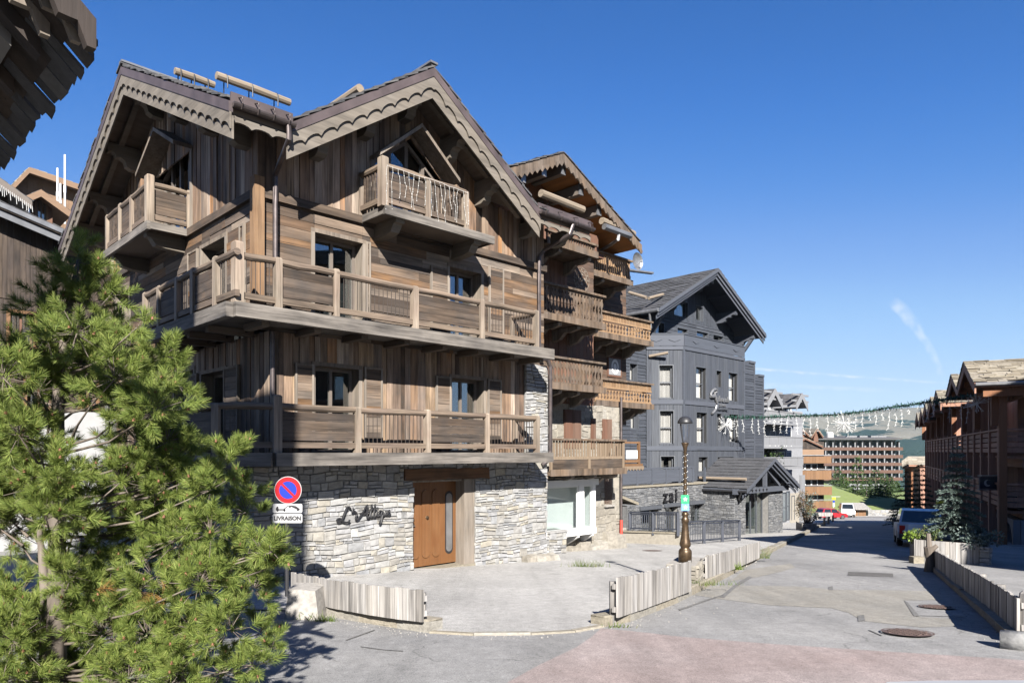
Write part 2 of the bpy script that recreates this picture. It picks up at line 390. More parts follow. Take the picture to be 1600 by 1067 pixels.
def planks_lv(mb, pl, a0, a1, z0, z1, holes=(), w=(0.14, 0.24), ln=(1.2, 3.2), d=(0.0, 0.025), rnd=R, lap=0.0):
    z = z0
    while z < z1-1e-4:
        zz = z + rnd.uniform(*w)
        if z1-zz < w[0]*0.5: zz = z1
        a = a0
        while a < a1-1e-4:
            b = a + rnd.uniform(*ln)
            if a1-b < ln[0]*0.4: b = a1
            t = rnd.uniform(*d)
            for (x0, x1, s0, s1) in rects(a, b, z, zz, holes):
                g = 0.003
                mb.hexa([pl.p(x0+g,-0.03,s0+g), pl.p(x1-g,-0.03,s0+g), pl.p(x1-g,t+lap,s0+g), pl.p(x0+g,t+lap,s0+g),
                         pl.p(x0+g,-0.03,s1-g), pl.p(x1-g,-0.03,s1-g), pl.p(x1-g,t,s1-g), pl.p(x0+g,t,s1-g)])
            a = b
        z = zz
def stones(mb, pl, a0, a1, z0, z1, holes=(), h=(0.08, 0.23), w=(0.13, 0.46), d=(0.035, 0.065), rnd=R, thin=0.45):
    def stone(x0, x1, s0, s1):
        if x1-x0 < 0.03 or s1-s0 < 0.02: return
        for q in holes:
            if q[0] < x1-0.02 and q[1] > x0+0.02 and q[2] < s1-0.02 and q[3] > s0+0.02:
                for r_ in rects(x0, x1, s0, s1, holes):
                    if r_[1]-r_[0] > 0.05 and r_[3]-r_[2] > 0.03: emit(*r_)
                return
        emit(x0, x1, s0, s1)
    def emit(x0, x1, s0, s1):
        t = rnd.uniform(*d); g = 0.003; e = min(0.016, (s1-s0)*0.16); f_ = min(0.018, (x1-x0)*0.12)
        j = lambda k: rnd.uniform(-k, k)
        back = [pl.p(x0+g, -0.02, s0+g+j(.006)), pl.p(x1-g, -0.02, s0+g+j(.006)), pl.p(x1-g, -0.02, s1-g+j(.006)), pl.p(x0+g, -0.02, s1-g+j(.006))]
        mid = [pl.p(x0+g+abs(j(.012)), t*0.55, s0+g+abs(j(.012))), pl.p(x1-g-abs(j(.012)), t*0.55, s0+g+abs(j(.012))), pl.p(x1-g-abs(j(.012)), t*0.55, s1-g-abs(j(.012))), pl.p(x0+g+abs(j(.012)), t*0.55, s1-g-abs(j(.012)))]
        fr_ = [pl.p(x0+f_+j(.01), t+j(.012), s0+e+j(.006)), pl.p(x1-f_+j(.01), t+j(.012), s0+e+j(.006)), pl.p(x1-f_+j(.01), t+j(.012), s1-e+j(.006)), pl.p(x0+f_+j(.01), t+j(.012), s1-e+j(.006))]
        n = len(mb.v)
        q0 = pl.p(0, 0, 0)
        for p_ in back+mid+fr_:
            al = p_[0]*1.0+p_[1]*0.83; mb.v.append((p_[0], p_[1], p_[2]+0.028*math.sin(al*2.3+p_[2]*1.9)+0.016*math.sin(al*6.1+p_[2]*5.3+1)))
        mb.f += [(n+8, n+9, n+10, n+11)]
        for o in (0, 4):
            for k in range(4):
                k2 = (k+1) % 4; mb.f.append((n+o+k, n+o+k2, n+o+4+k2, n+o+4+k))
    z = z0
    while z < z1-1e-4:
        zz = z + rnd.uniform(*h)
        if z1-zz < h[0]*0.6: zz = z1
        a = a0
        while a < a1-1e-4:
            b = a + rnd.uniform(*w)
            if a1-b < w[0]*0.7: b = a1
            if rnd.random() < thin and zz-z > 0.09:
                m = z+(zz-z)*rnd.uniform(0.35, 0.65)
                stone(a, b, z, m)
                if rnd.random() < 0.5: c = a+(b-a)*rnd.uniform(0.35, 0.65); stone(a, c, m, zz); stone(c, b, m, zz)
                else: stone(a, b, m, zz)
            else: stone(a, b, z, zz)
            a = b
        z = zz
def slates(mb, p00, p10, p11, p01, tw=0.42, th=0.32, t=0.03, rnd=R, jit=0.2, ragged=0.05):
    """rows of overlapping slates between an eave p00-p10 and a ridge p01-p11"""
    p00, p10, p11, p01 = map(Vector, (p00, p10, p11, p01))
    nrm = ((p10-p00) if (p10-p00).length > 0.01 else (p11-p01)).cross(p01-p00).normalized()
    if nrm.z < 0: nrm = -nrm
    L_ = ((p01-p00).length+(p11-p10).length)/2; rows = max(1, int(L_/th))
    for i in range(rows):
        t0 = i/rows; t1 = min(1.0, (i+1.35)/rows)
        A = p00.lerp(p01, t0); B = p10.lerp(p11, t0); C_ = p10.lerp(p11, t1); D = p00.lerp(p01, t1)
        w = (B-A).length
        if w < 0.1: continue
        n = max(1, int(w/tw)); k = 0.0; off = rnd.random()*0.5
        cuts = [0.0]
        while cuts[-1] < 1.0:
            cuts.append(min(1.0, cuts[-1] + (rnd.uniform(1-jit, 1+jit) if len(cuts) > 1 else 0.5+off)/n))
        for s0, s1 in zip(cuts, cuts[1:]):
            if s1-s0 < 0.15/n: continue
            lift = nrm*(t*rnd.uniform(0.9, 2.0)); thk = nrm*(t*rnd.uniform(0.8, 1.3)); g = 0.006/w
            dn = (A-D).normalized()*rnd.uniform(-ragged, ragged)
            a, b = A.lerp(B, s0+g)+dn, A.lerp(B, s1-g)+dn; c, d_ = D.lerp(C_, s1-g), D.lerp(C_, s0+g)
            mb.hexa([a+lift, b+lift, c, d_, a+lift+thk, b+lift+thk, c+thk, d_+thk])
def wave_board(mb, A, B, hgt, period, amp, vec, kind='wave'):
    """a board hanging below the line A-B with a carved lower edge"""
    A = Vector(A); B = Vector(B); L_ = (B-A).length; n = max(1, round(L_/period)); up = []; lo = []
    m = 6
    for i in range(n*m+1):
        t = i/(n*m); ph = (i % m)/m; p = A.lerp(B, t)
        if kind == 'wave': o = amp*math.sin(math.pi*ph)**0.8 if i % m else -amp*0.35
        else: o = amp*abs(2*ph-1)
        up.append(tuple(p)); lo.append((p.x, p.y, p.z-hgt+o))
    mb.strip(up, lo, vec)
def bracket(parent, pl, a, ztop, ln, h, w, mat='bracket_wood', name='roof_bracket', d0=0.0):
    mb = MB()
    prof = [(0, 0), (ln, 0), (ln, -0.28*h), (ln*0.97, -0.42*h), (ln*0.86, -0.36*h), (ln*0.78, -0.44*h), (ln*0.74, -0.60*h), (ln*0.62, -0.56*h), (ln*0.5, -0.66*h), (ln*0.45, -0.9*h), (ln*0.32, -h), (0, -h)]
    mb.prism([pl.p(a-w/2, d0+x, ztop+z) for x, z in prof], pl.vec(w, 0, 0)); return mb.build(name, mat, parent)
def rail_run(parent, A, B, z, bays, post=0.16, posth=1.12, railz=1.0, mats=('post_wood','rail_log','panel_wood','metal_bar'), first=True, ends=None, log=True):
    """railing from plan point A to B standing on height z; bays: list of (fraction0, fraction1, kind)"""
    A = Vector((*A, 0)); B = Vector((*B, 0)); d = (B-A); L_ = d.length; dn = d.normalized(); nn = Vector((-dn.y, dn.x, 0))
    at = lambda t, zz, o=0.0: tuple(A+d*t+nn*o+Vector((0, 0, z+zz)))
    cuts = [b[0] for b in bays]+[bays[-1][1]]
    for i, t in enumerate(cuts):
        if i == 0 and not first: continue
        pw = post*(R.uniform(0.85, 1.0)*(1.15 if i == 0 and first else 0.88)); ph = (posth + 0.05 if i == 0 and first else posth-0.10) + R.uniform(-0.02, 0.02)
        mb = MB(); c = Vector(at(t, 0)); e = dn*pw/2; q = nn*pw/2
        mb.hexa([c-e-q, c+e-q, c+e+q, c-e+q]+[Vector(p)+Vector((0, 0, ph-0.03)) for p in (c-e-q, c+e-q, c+e+q, c-e+q)])
        k = 0.7; n0 = len(mb.v)-4
        mb.v += [(c.x+(mb.v[n0+j][0]-c.x)*k, c.y+(mb.v[n0+j][1]-c.y)*k, z+ph) for j in range(4)]
        mb.f.remove((n0, n0+1, n0+2, n0+3))
        mb.f += [(n0, n0+1, n0+5, n0+4), (n0+1, n0+2, n0+6, n0+5), (n0+2, n0+3, n0+7, n0+6), (n0+3, n0, n0+4, n0+7), (n0+4, n0+5, n0+6, n0+7)]
        mb.build('post', mats[0], parent)
    for i, (t0, t1, kind) in enumerate(bays):
        mb = MB(); wob = [R.uniform(-0.015, 0.015) for _ in range(4)]
        pts = [at(t0+(t1-t0)*k/3, railz-0.06+wob[k], 0.0) for k in range(4)]
        if log: mb.tube(pts, [0.068, 0.075, 0.072, 0.066], 9)
        else: mb.bar(pts[0], pts[-1], 0.13, 0.1)
        mb.build('rail', mats[1], parent, smooth=False)
        mb = MB(); mb.bar(at(t0, 0.16), at(t1, 0.16), 0.09, 0.12); mb.build('bottom_rail', mats[1], parent)
        Lb = L_*(t1-t0); g = post*0.5/L_
        if kind == 'panel':
            mb = MB(); zc = 0.25
            for k in range(3):
                hh = R.uniform(0.18, 0.22); z1 = min(zc+hh, 0.84)
                mb.bar(at(t0+g, (zc+z1)/2, 0.0), at(t1-g, (zc+z1)/2, 0.0), 0.045, (z1-zc)-0.006); zc = z1
            mb.build('infill_panel', mats[2], parent)
        elif kind == 'bars':
            n = max(2, int(Lb/0.115)); mb = MB()
            for k in range(1, n):
                t = t0+g+(t1-t0-2*g)*k/n; mb.tube([at(t, 0.2), at(t, railz-0.08)], 0.009, 5, cap=False)
            mb.build('bar_panel', mats[3], parent)
        elif kind == 'slats':
            n = max(2, int(Lb/0.12)); mb = MB()
            for k in range(1, n):
                t = t0+g+(t1-t0-2*g)*k/n; mb.bar(at(t, 0.2), at(t, railz-0.08), 0.05, 0.03, up=nn)
            mb.build('slat_panel', mats[2], parent)
def window(parent, pl, a0, a1, z0, z1, rec=0.3, panes=2, cols=('trim_wood','frame_brown','glass'), trim=0.09, sill=False, back='interior', curtain=0.0, bars_=0, name='window', casing=0.035, left_only=False):
    """casing part with reveal; its panes, sashes, curtain and dark room are sub-parts"""
    mb = MB()
    for (x0, x1, s0, s1) in ((a0-trim, a0, z0, z1), (a1, a1+trim, z0, z1), (a0-trim, a1+trim, z1, z1+trim)):
        pbox(mb, pl, x0, x1, -0.02, casing, s0, s1)
    pbox(mb, pl, a0-0.03, a0-0.001, -rec-0.1, -0.025, z0, z1); pbox(mb, pl, a1+0.001, a1+0.03, -rec-0.1, -0.025, z0, z1)
    pbox(mb, pl, a0-0.03, a1+0.03, -rec-0.1, -0.025, z1+0.001, z1+0.03); pbox(mb, pl, a0-0.03, a1+0.03, -rec-0.1, -0.025, z0-0.04, z0-0.001)
    if sill: pbox(mb, pl, a0-trim-0.03, a1+trim+0.03, -0.02, 0.09, z0-0.06, z0-0.002)
    w = mb.build(name, cols[0], parent)
    fw = 0.07; mb = MB(); n = panes; e = 0.003
    for k in range(n+1):
        c = a0+e+fw/2+(a1-a0-2*e-fw)*k/n
        pbox(mb, pl, c-fw/2, c+fw/2, -rec-0.05, -rec+0.02, z0+e, z1-e)
    for k in range(n):
        c0 = a0+e+fw+(a1-a0-2*e-fw)*k/n; c1 = a0+e+(a1-a0-2*e-fw)*(k+1)/n
        pbox(mb, pl, c0, c1, -rec-0.048, -rec+0.018, z0+e, z0+fw); pbox(mb, pl, c0, c1, -rec-0.048, -rec+0.018, z1-fw, z1-e)
        for q in range(bars_):
            zq = z0+(z1-z0)*(q+1)/(bars_+1)*0.98; pbox(mb, pl, c0, c1, -rec-0.046, -rec+0.016, zq-0.035, zq+0.035)
    mb.build('sash', cols[1], w)
    for k in range(n):
        c0 = a0+fw+(a1-a0-fw)*k/n; c1 = a0+(a1-a0-fw)*(k+1)/n
        mb = MB(); pbox(mb, pl, c0-0.01, c1+0.01, -rec-0.025, -rec-0.017, z0+fw*0.8, z1-fw*0.8); mb.build('pane', cols[2], w)
    if curtain:
        mb = MB(); m_ = 28; ww = (a1-a0)
        spans = [(a0+0.03, a0+ww*curtain), (a1-ww*curtain, a1-0.03)] if curtain < 0.5 else [(a0+0.03, a1-0.03)]
        for c0, c1 in spans:
            pts = [pl.p(c0+(c1-c0)*i/m_, -rec-0.16+0.03*math.sin(i*1.7)+0.01*math.sin(i*4.1), 0) for i in range(m_+1)]
            mb.strip([(p[0], p[1], z1-0.02) for p in pts], [(p[0], p[1], z0+0.03) for p in pts], pl.vec(0, -0.012, 0))
        mb.build('curtain', 'curtain', w)
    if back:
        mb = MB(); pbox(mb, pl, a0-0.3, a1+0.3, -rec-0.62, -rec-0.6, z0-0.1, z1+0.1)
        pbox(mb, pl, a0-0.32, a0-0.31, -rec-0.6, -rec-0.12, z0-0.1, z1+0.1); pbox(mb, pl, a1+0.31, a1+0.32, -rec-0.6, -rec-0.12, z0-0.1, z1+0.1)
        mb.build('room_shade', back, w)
    return w
def shutter(parent, pl, a0, a1, z0, z1, mat='old_planks_level', d=0.06, frame='trim_wood'):
    mb = MB(); planks_lv(mb, Plane3(pl, d), a0+0.03, a1-0.03, z0+0.03, z1-0.03, w=(0.12, 0.2), ln=(5, 6), d=(0.0, 0.012))
    s = mb.build('shutter', mat, parent); mb = MB()
    for x in (a0, a1-0.045): pbox(mb, pl, x, x+0.045, d-0.035, d+0.025, z0, z1)
    pbox(mb, pl, a0+0.045, a1-0.045, d-0.035, d+0.022, z1-0.05, z1)
    mb.build('shutter_frame', frame, s); return s
class Plane3:
    def __init__(s, pl, d): s.q = pl; s.d = d
    def p(s, a, d, z): return s.q.p(a, d+s.d, z)
    def vec(s, a, d, z): return s.q.vec(a, d, z)
def glazed_gable(parent, pl, ac, hw, z0, zs, za, hood=0.5):
    """tall glazed opening under a pointed boarded hood"""
    mb = MB(); t = 0.08
    for s_ in (-1, 1):
        A = (ac+s_*(hw+0.14), zs-0.06); B = (ac, za+0.12)
        up = [pl.p(A[0], hood, A[1]+0.10), pl.p(B[0], hood, B[1]+0.10)]; lo = [pl.p(A[0], hood, A[1]), pl.p(B[0], hood, B[1])]
        mb.strip(up, lo, pl.vec(0, -hood-0.05, 0))
        mb.hexa([pl.p(ac+s_*hw, -0.25, z0), pl.p(ac+s_*(hw+0.13), -0.25, z0), pl.p(ac+s_*(hw+0.13), 0.06, z0), pl.p(ac+s_*hw, 0.06, z0),
                 pl.p(ac+s_*hw, -0.25, zs), pl.p(ac+s_*(hw+0.13), -0.25, zs-0.05), pl.p(ac+s_*(hw+0.13), 0.06, zs-0.05), pl.p(ac+s_*hw, 0.06, zs)])
    w = mb.build('gable_window', 'trim_wood', parent); mb = MB(); rec = 0.2
    top = lambda a: za-(za-zs)*abs(a-ac)/hw
    xs = [ac-hw, ac-hw/2.1, ac+0.0, ac+hw/2.1, ac+hw]
    for i, x in enumerate(xs):
        e0, e1 = (x, x+0.08) if i == 0 else ((x-0.08, x) if i == 4 else (x-0.05, x+0.05))
        mb.hexa([pl.p(e0, -rec-0.05, z0), pl.p(e1, -rec-0.05, z0), pl.p(e1, -rec+0.03, z0), pl.p(e0, -rec+0.03, z0),
                 pl.p(e0, -rec-0.05, top(e0)), pl.p(e1, -rec-0.05, top(e1)), pl.p(e1, -rec+0.03, top(e1)), pl.p(e0, -rec+0.03, top(e0))])
    for s_ in (-1, 1):
        up = [pl.p(ac+s_*hw, -rec+0.035, zs), pl.p(ac, -rec+0.035, za)]; lo = [pl.p(ac+s_*hw, -rec+0.035, zs-0.1), pl.p(ac, -rec+0.035, za-0.1)]
        mb.strip(up, lo, pl.vec(0, -0.09, 0))
    mb.build('sash', 'frame_brown', w)
    for a, b in zip(xs, xs[1:]):
        mb = MB(); mb.poly([pl.p(a, -rec-0.01, z0), pl.p(b, -rec-0.01, z0), pl.p(b, -rec-0.01, top(b)), pl.p(a, -rec-0.01, top(a))]); mb.build('pane', 'glass', w)
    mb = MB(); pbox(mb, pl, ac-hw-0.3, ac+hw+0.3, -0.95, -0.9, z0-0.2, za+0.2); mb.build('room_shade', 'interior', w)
    return w

# ================================================================== the corner chalet
Y0 = 14.28; X0 = 6.5; XR = 15.3
ch = thing('timber_chalet', 'tall corner chalet of weathered grey planks above a pale stone ground floor', 'chalet', F, (10.9, 19.0, F.zg(10.9, 16.0)))
FR = Plane('y', Y0); LF = Plane('x', X0)
YB = 25.6
# ---- stone ground floor
door_h = (10.5, 12.56, -3.35, -0.72)
mb = MB(); stones(mb, FR, 6.37, 15.42, -4.2, -0.3, holes=[(10.5, 12.56, -4.3, -0.72), (10.2, 13.05, -0.74, -0.44)])
lfs = Plane('x', 6.39); stones(mb, lfs, Y0, YB, -3.6, -0.3)
pier = Plane('y', Y0-0.02); stones(mb, pier, 14.5, 15.46, -0.28, 2.55)
mb.build('stone_wall', 'pale_stone', ch)
mb = MB()
for (x0, x1, s0, s1) in rects(6.42, 15.4, -4.4, -0.32, [(10.5, 12.56, -4.5, -0.72)]): pbox(mb, FR, x0, x1, -0.3, 0.02, s0, s1)
mb.box(6.4, 6.7, Y0+0.3, YB, -4.4, -0.32); pbox(mb, pier, 14.52, 15.44, -0.3, 0.0, -0.3, 2.55)
mb.box(15.1, 15.4, Y0+0.3, YB, -4.4, 6.4); mb.box(6.5, 15.4, YB-0.3, YB, -4.4, 6.4)
mb.build('masonry_core', 'mortar', ch)
mb = MB()
for k in range(7):
    x = 14.35+k*0.19; q = R.uniform(0.1, 0.2); z = F.zg(x, Y0-0.1)
    mb.hexa([(x, Y0-0.28-R.uniform(0, .1), z-0.1), (x+0.2, Y0-0.3-R.uniform(0, .1), z-0.1), (x+0.2, Y0, z-0.1), (x, Y0, z-0.1), (x, Y0-0.24, z+q), (x+0.19, Y0-0.26, z+q), (x+0.19, Y0, z+q+.05), (x, Y0, z+q+.05)])
mb.build('plinth_stones', 'cream_stone', ch)
mb = MB(); n = 10; pts = []
for i in range(n+1):
    x = 10.22+2.82*i/n; pts.append((x, Y0-0.06, -0.59+R.uniform(-0.015, 0.015)))
for a, b in zip(pts, pts[1:]): pass
mb.strip([(p[0], p[1], p[2]+0.145+R.uniform(-.012, .012)) for p in pts], [(p[0], p[1]-0.03, p[2]-0.14+R.uniform(-.02, .02)) for p in pts], (0, 0.4, 0))
mb.build('lintel_beam', 'lintel_wood', ch)
# ---- entrance door
mb = MB(); pbox(mb, FR, 12.2, 12.56, -0.42, 0.0, -3.02, -0.74); pbox(mb, FR, 10.5, 12.2, -0.42, -0.1, -0.79, -0.74)
pbox(mb, FR, 10.5, 10.54, -0.42, -0.3, -3.02, -0.79)
fr_ = mb.build('door_frame', 'trim_wood', ch)
DP = Plane('y', Y0+0.36); da0, da1, dz0, dz1 = 10.54, 12.2, -2.98, -0.8
mb = MB(); pbox(mb, DP, da0, da1, -0.06, 0.0, dz0, dz1); dr = mb.build('door', 'door_wood', ch)
mb = MB()
for k in range(4):                                   # raised boards with rounded ends
    w_ = 0.27 if k < 3 else 0.0
    c = da0+0.30+k*0.335
    if k == 3: continue
    pts = []
    for i in range(9): t = math.pi*i/8; pts.append(DP.p(c+math.cos(t)*0.125, 0.001, dz1-0.33+math.sin(t)*0.125))
    for i in range(9): t = math.pi+math.pi*i/8; pts.append(DP.p(c+math.cos(t)*0.125, 0.001, dz0+0.33+math.sin(t)*0.125))
    mb.prism(pts, DP.vec(0, 0.022, 0))
mb.build('door_board', 'door_wood', dr)
def slot(mb, c, hw, z0, z1, d0, d1):
    pts = [DP.p(c+math.cos(math.pi*i/8)*hw, d0, z1-hw+math.sin(math.pi*i/8)*hw) for i in range(9)]+[DP.p(c+math.cos(math.pi+math.pi*i/8)*hw, d0, z0+hw+math.sin(math.pi+math.pi*i/8)*hw) for i in range(9)]
    mb.prism(pts, DP.vec(0, d1-d0, 0))
mb = MB(); slot(mb, da0+1.42, 0.13, dz0+0.24, dz1-0.26, 0.0012, 0.012); mb.build('glass_slot_frame', 'metal_black', dr)
mb = MB(); slot(mb, da0+1.42, 0.1, dz0+0.3, dz1-0.32, 0.012, 0.016); mb.build('glass_slot', 'zinc', dr)
mb = MB(); slot(mb, da0+0.14, 0.03, -1.98, -1.42, 0.0012, 0.02); mb.tube([DP.p(da0+0.14, 0.02, -1.9), DP.p(da0+0.14, 0.08, -1.9), DP.p(da0+0.24, 0.08, -1.9)], 0.014, 6)
mb.build('door_handle', 'steel', dr)
mb = MB(); mb.lathe([(0.055, 0), (0.06, 0.01), (0.03, 0.03), (0.045, 0.06), (0.0, 0.075)], (0, 0, 0), 10)
mb.v = [DP.p(da0+0.66+x, z, -1.72+y) for x, y, z in mb.v]; mb.build('door_knob', 'bronze', dr)
mb = MB(); pbox(mb, FR, 10.5, 12.6, -0.42, 0.03, -3.14, -3.02); mb.build('door_sill', 'kerb_stone', ch)
# ---- lettering on the stone wall
a_, z_ = FR.px(523, 812); b_, zb_ = FR.px(590, 790)
LP = Plane('y', Y0-0.11)
def stroke(mb, pts, r=0.018):
    P_ = [Vector(p) for p in pts]; out = []
    for i in range(len(P_)-1):
        for k in range(4):
            t = k/4; p0 = P_[max(i-1, 0)]; p1 = P_[i]; p2 = P_[i+1]; p3 = P_[min(i+2, len(P_)-1)]
            out.append(0.5*((2*p1)+(p2-p0)*t+(2*p0-5*p1+4*p2-p3)*t*t+(3*p1-p0-3*p2+p3)*t**3))
    out.append(P_[-1])
    mb.tube([LP.p(8.33+p[0], 0, -1.62+p[1]) for p in out], r, 6)
mb = MB()
stroke(mb, [(0.33,0.30,0), (0.25,0.34,0), (0.18,0.22,0), (0.10,0.06,0), (0.0,0.02,0), (-0.02,0.07,0), (0.06,0.08,0), (0.16,0.0,0), (0.26,-0.01,0), (0.31,0.04,0)], 0.025)
stroke(mb, [(0.40,0.33,0), (0.38,0.26,0)], 0.018)
stroke(mb, [(0.36,0.20,0), (0.42,0.24,0), (0.50,0.16,0), (0.46,0.06,0), (0.52,0.04,0), (0.66,0.2,0), (0.78,0.36,0), (0.77,0.2,0), (0.78,0.05,0), (0.84,0.08,0)], 0.024)
stroke(mb, [(0.58,0.16,0), (0.7,0.16,0), (0.84,0.19,0)], 0.02)
x = 0.84
for hgt in (0.36, 0.36):
    stroke(mb, [(x,0.08,0), (x+0.07,hgt-0.04,0), (x+0.055,hgt-0.02,0), (x+0.03,0.1,0), (x+0.05,0.06,0), (x+0.10,0.1,0)], 0.018); stroke(mb, [(x-0.02,hgt-0.12,0), (x+0.12,hgt-0.1,0)], 0.015); x += 0.09
stroke(mb, [(x,0.1,0), (x+0.03,0.2,0), (x+0.03,0.08,0), (x+0.07,0.1,0)], 0.018); stroke(mb, [(x+0.045,0.27,0), (x+0.055,0.29,0)], 0.02); x += 0.075
stroke(mb, [(x+0.09,0.19,0), (x+0.03,0.2,0), (x+0.01,0.1,0), (x+0.05,0.08,0), (x+0.10,0.2,0), (x+0.07,0.02,0), (x+0.02,-0.1,0), (x+0.06,-0.1,0), (x+0.12,0.1,0)], 0.018); x += 0.13
stroke(mb, [(x,0.19,0), (x,0.1,0), (x+0.04,0.08,0), (x+0.08,0.19,0), (x+0.08,0.08,0), (x+0.12,0.1,0)], 0.018); x += 0.12
stroke(mb, [(x,0.13,0), (x+0.06,0.16,0), (x+0.06,0.2,0), (x+0.01,0.17,0), (x+0.02,0.08,0), (x+0.1,0.1,0)], 0.018)
mb.build('wall_lettering', 'sign_black', ch)

# ---- timber storeys
ZL, ZU, ZB, ZE = -0.30, 2.57, 5.42, 6.5
FR1 = Plane('y', Y0+0.06); LF1 = Plane('x', 6.78)
w1 = (FR1.px(491.5, 577)[0], FR1.px(560, 577)[0], -0.03, FR1.px(491.5, 571)[1])
w2 = (FR1.px(705, 590)[0], FR1.px(755, 590)[0], -0.03, FR1.px(705, 590)[1])
l1 = (LF1.px(353, 575)[0], LF1.px(316, 575)[0], -0.03, LF1.px(353, 578)[1])
ls2 = (18.6, 20.0, -0.03, 2.1)
mb = MB(); planks_up(mb, FR1, 6.78, 14.52, -0.3, 2.58, holes=[w1, w2]); planks_up(mb, LF1, Y0+0.06, YB, -0.3, 2.58, holes=[l1, ls2])
mb.build('lower_cladding', 'old_planks_upright', ch)
for h in (w1, w2): window(ch, FR1, *h, rec=0.3)
for h in (l1, ls2): window(ch, LF1, *h, rec=0.3)
zt = w1[3]+0.02
for u0, u1, pl in ((459, 488, FR1), (567, 595, FR1), (679, 702, FR1), (760, 781, FR1)):
    shutter(ch, pl, pl.px(u0, 600)[0], pl.px(u1, 600)[0], 0.12, pl.px(u0, 567 if u0 < 600 else 587)[1] if u0 in (459, 679) else pl.px(u0, 573 if u0 < 600 else 592)[1])
shutter(ch, LF1, LF1.px(376, 600)[0], LF1.px(354, 600)[0], 0.12, l1[3]+0.05); shutter(ch, LF1, LF1.px(312, 600)[0], LF1.px(293, 600)[0], 0.12, l1[3]+0.05)
# middle storey: level boards
m1 = (FR.px(491, 400)[0], FR.px(566, 400)[0], 2.86, FR.px(491, 363)[1]); m2 = (FR.px(702, 430)[0], FR.px(751, 430)[0], 2.86, FR.px(720, 421)[1])
n1 = (LF.px(353, 380)[0], LF.px(316, 380)[0], 2.86, LF.px(353, 370)[1]); n2 = (LF.px(203, 460)[0], LF.px(182, 460)[0], 2.86, 4.85)
mb = MB(); planks_lv(mb, FR, X0, XR, 2.57, 5.4, holes=[m1, m2]); planks_lv(mb, LF, Y0, YB, 2.57, 5.4, holes=[n1, n2])
mb.build('middle_cladding', 'old_planks_level', ch)
for h in (m1, m2): window(ch, FR, *h, rec=0.34)
for h in (n1, n2): window(ch, LF, *h, rec=0.34)
for u0, u1 in ((671, 699), (762, 785), (570, 577)):
    shutter(ch, FR, FR.px(u0, 450)[0], FR.px(u1, 450)[0], 3.0, FR.px(u0, 415 if u0 == 671 else (415 if u0 > 700 else 378))[1], d=0.05)
for u0, u1 in ((312, 297), (385, 378)):
    shutter(ch, LF, LF.px(u0, 400)[0], LF.px(u1, 400)[0], 3.0, n1[3]+0.05, d=0.05)
mb = MB(); pbox(mb, FR, X0-0.08, XR+0.05, -0.02, 0.10, 5.34, 5.52); pbox(mb, LF, Y0-0.0, YB, -0.02, 0.10, 5.34, 5.52)
mb.build('band_board', 'panel_wood', ch)
mb = MB(); mb.box(X0-0.14, X0+0.08, Y0-0.14, Y0+0.08, 2.85, 5.75); mb.build('corner_post', 'amber_post', ch)
# upper storey: upright planks up to the two gables
PX, PZ = 10.33, 9.11; EX0, EX1, EZ = 6.74, 13.94, 6.65; VY = 13.28
SX = 5.5; RY, RZ = 19.9, 9.88; EYF, EYB = 13.25, 26.56
ROOFT = 0.24
fz = lambda x: PZ-ROOFT-0.05-(PZ-EZ)/(PX-EX0)*abs(x-PX)
fz2 = lambda x: max(fz(x), EZ-ROOFT+0.0+0.486*1.0)
lz = lambda y: RZ-ROOFT-0.05-(RZ-EZ)/(RY-EYF)*abs(y-RY)
gw = (9.36, 11.5, 5.52, 6.95)
def fr_top(x): return max(fz(x), EZ-ROOFT+0.4)
mb = MB(); gwh = [(9.36, 11.5, 5.5, 6.95)]
gtop = lambda x: 7.8-(7.8-6.95)*abs(x-10.43)/1.07
# columns above the glazed gable start at its sloping head
x = X0
while x < XR-1e-4:
    b = x+R.uniform(0.11, 0.26)
    for c in (9.36, 11.5):
        if x < c < b: b = c
    if XR-b < 0.08: b = XR
    t = R.uniform(0, 0.035); z0 = 5.52
    if 9.36 <= (x+b)/2 <= 11.5: z0a, z0b = gtop(x), gtop(b)
    else: z0a = z0b = 5.52
    g = 0.004
    mb.hexa([FR.p(x+g,-0.03,z0a), FR.p(b-g,-0.03,z0b), FR.p(b-g,t,z0b), FR.p(x+g,t,z0a), FR.p(x+g,-0.03,fr_top(x)), FR.p(b-g,-0.03,fr_top(b)), FR.p(b-g,t,fr_top(b)), FR.p(x+g,t,fr_top(x))])
    x = b
planks_up(mb, LF, Y0, YB, 5.52, 10.5, holes=[(18.0, 20.6, 5.5, 7.5)], top=lz)
mb.build('upper_cladding', 'old_planks_upright', ch)
glazed_gable(ch, FR, 10.43, 1.07, 5.5, 6.95, 7.8); glazed_gable(ch, LF, 19.3, 1.3, 5.5, 7.5, 8.1)
mb = MB(); mb.box(X0+0.4, 15.05, Y0+1.4, YB-0.4, 5.0, 5.3); mb.box(X0+0.5, 15.05, Y0+1.4, YB-0.4, 2.2, 2.4); mb.build('floor_slab', 'interior', ch)
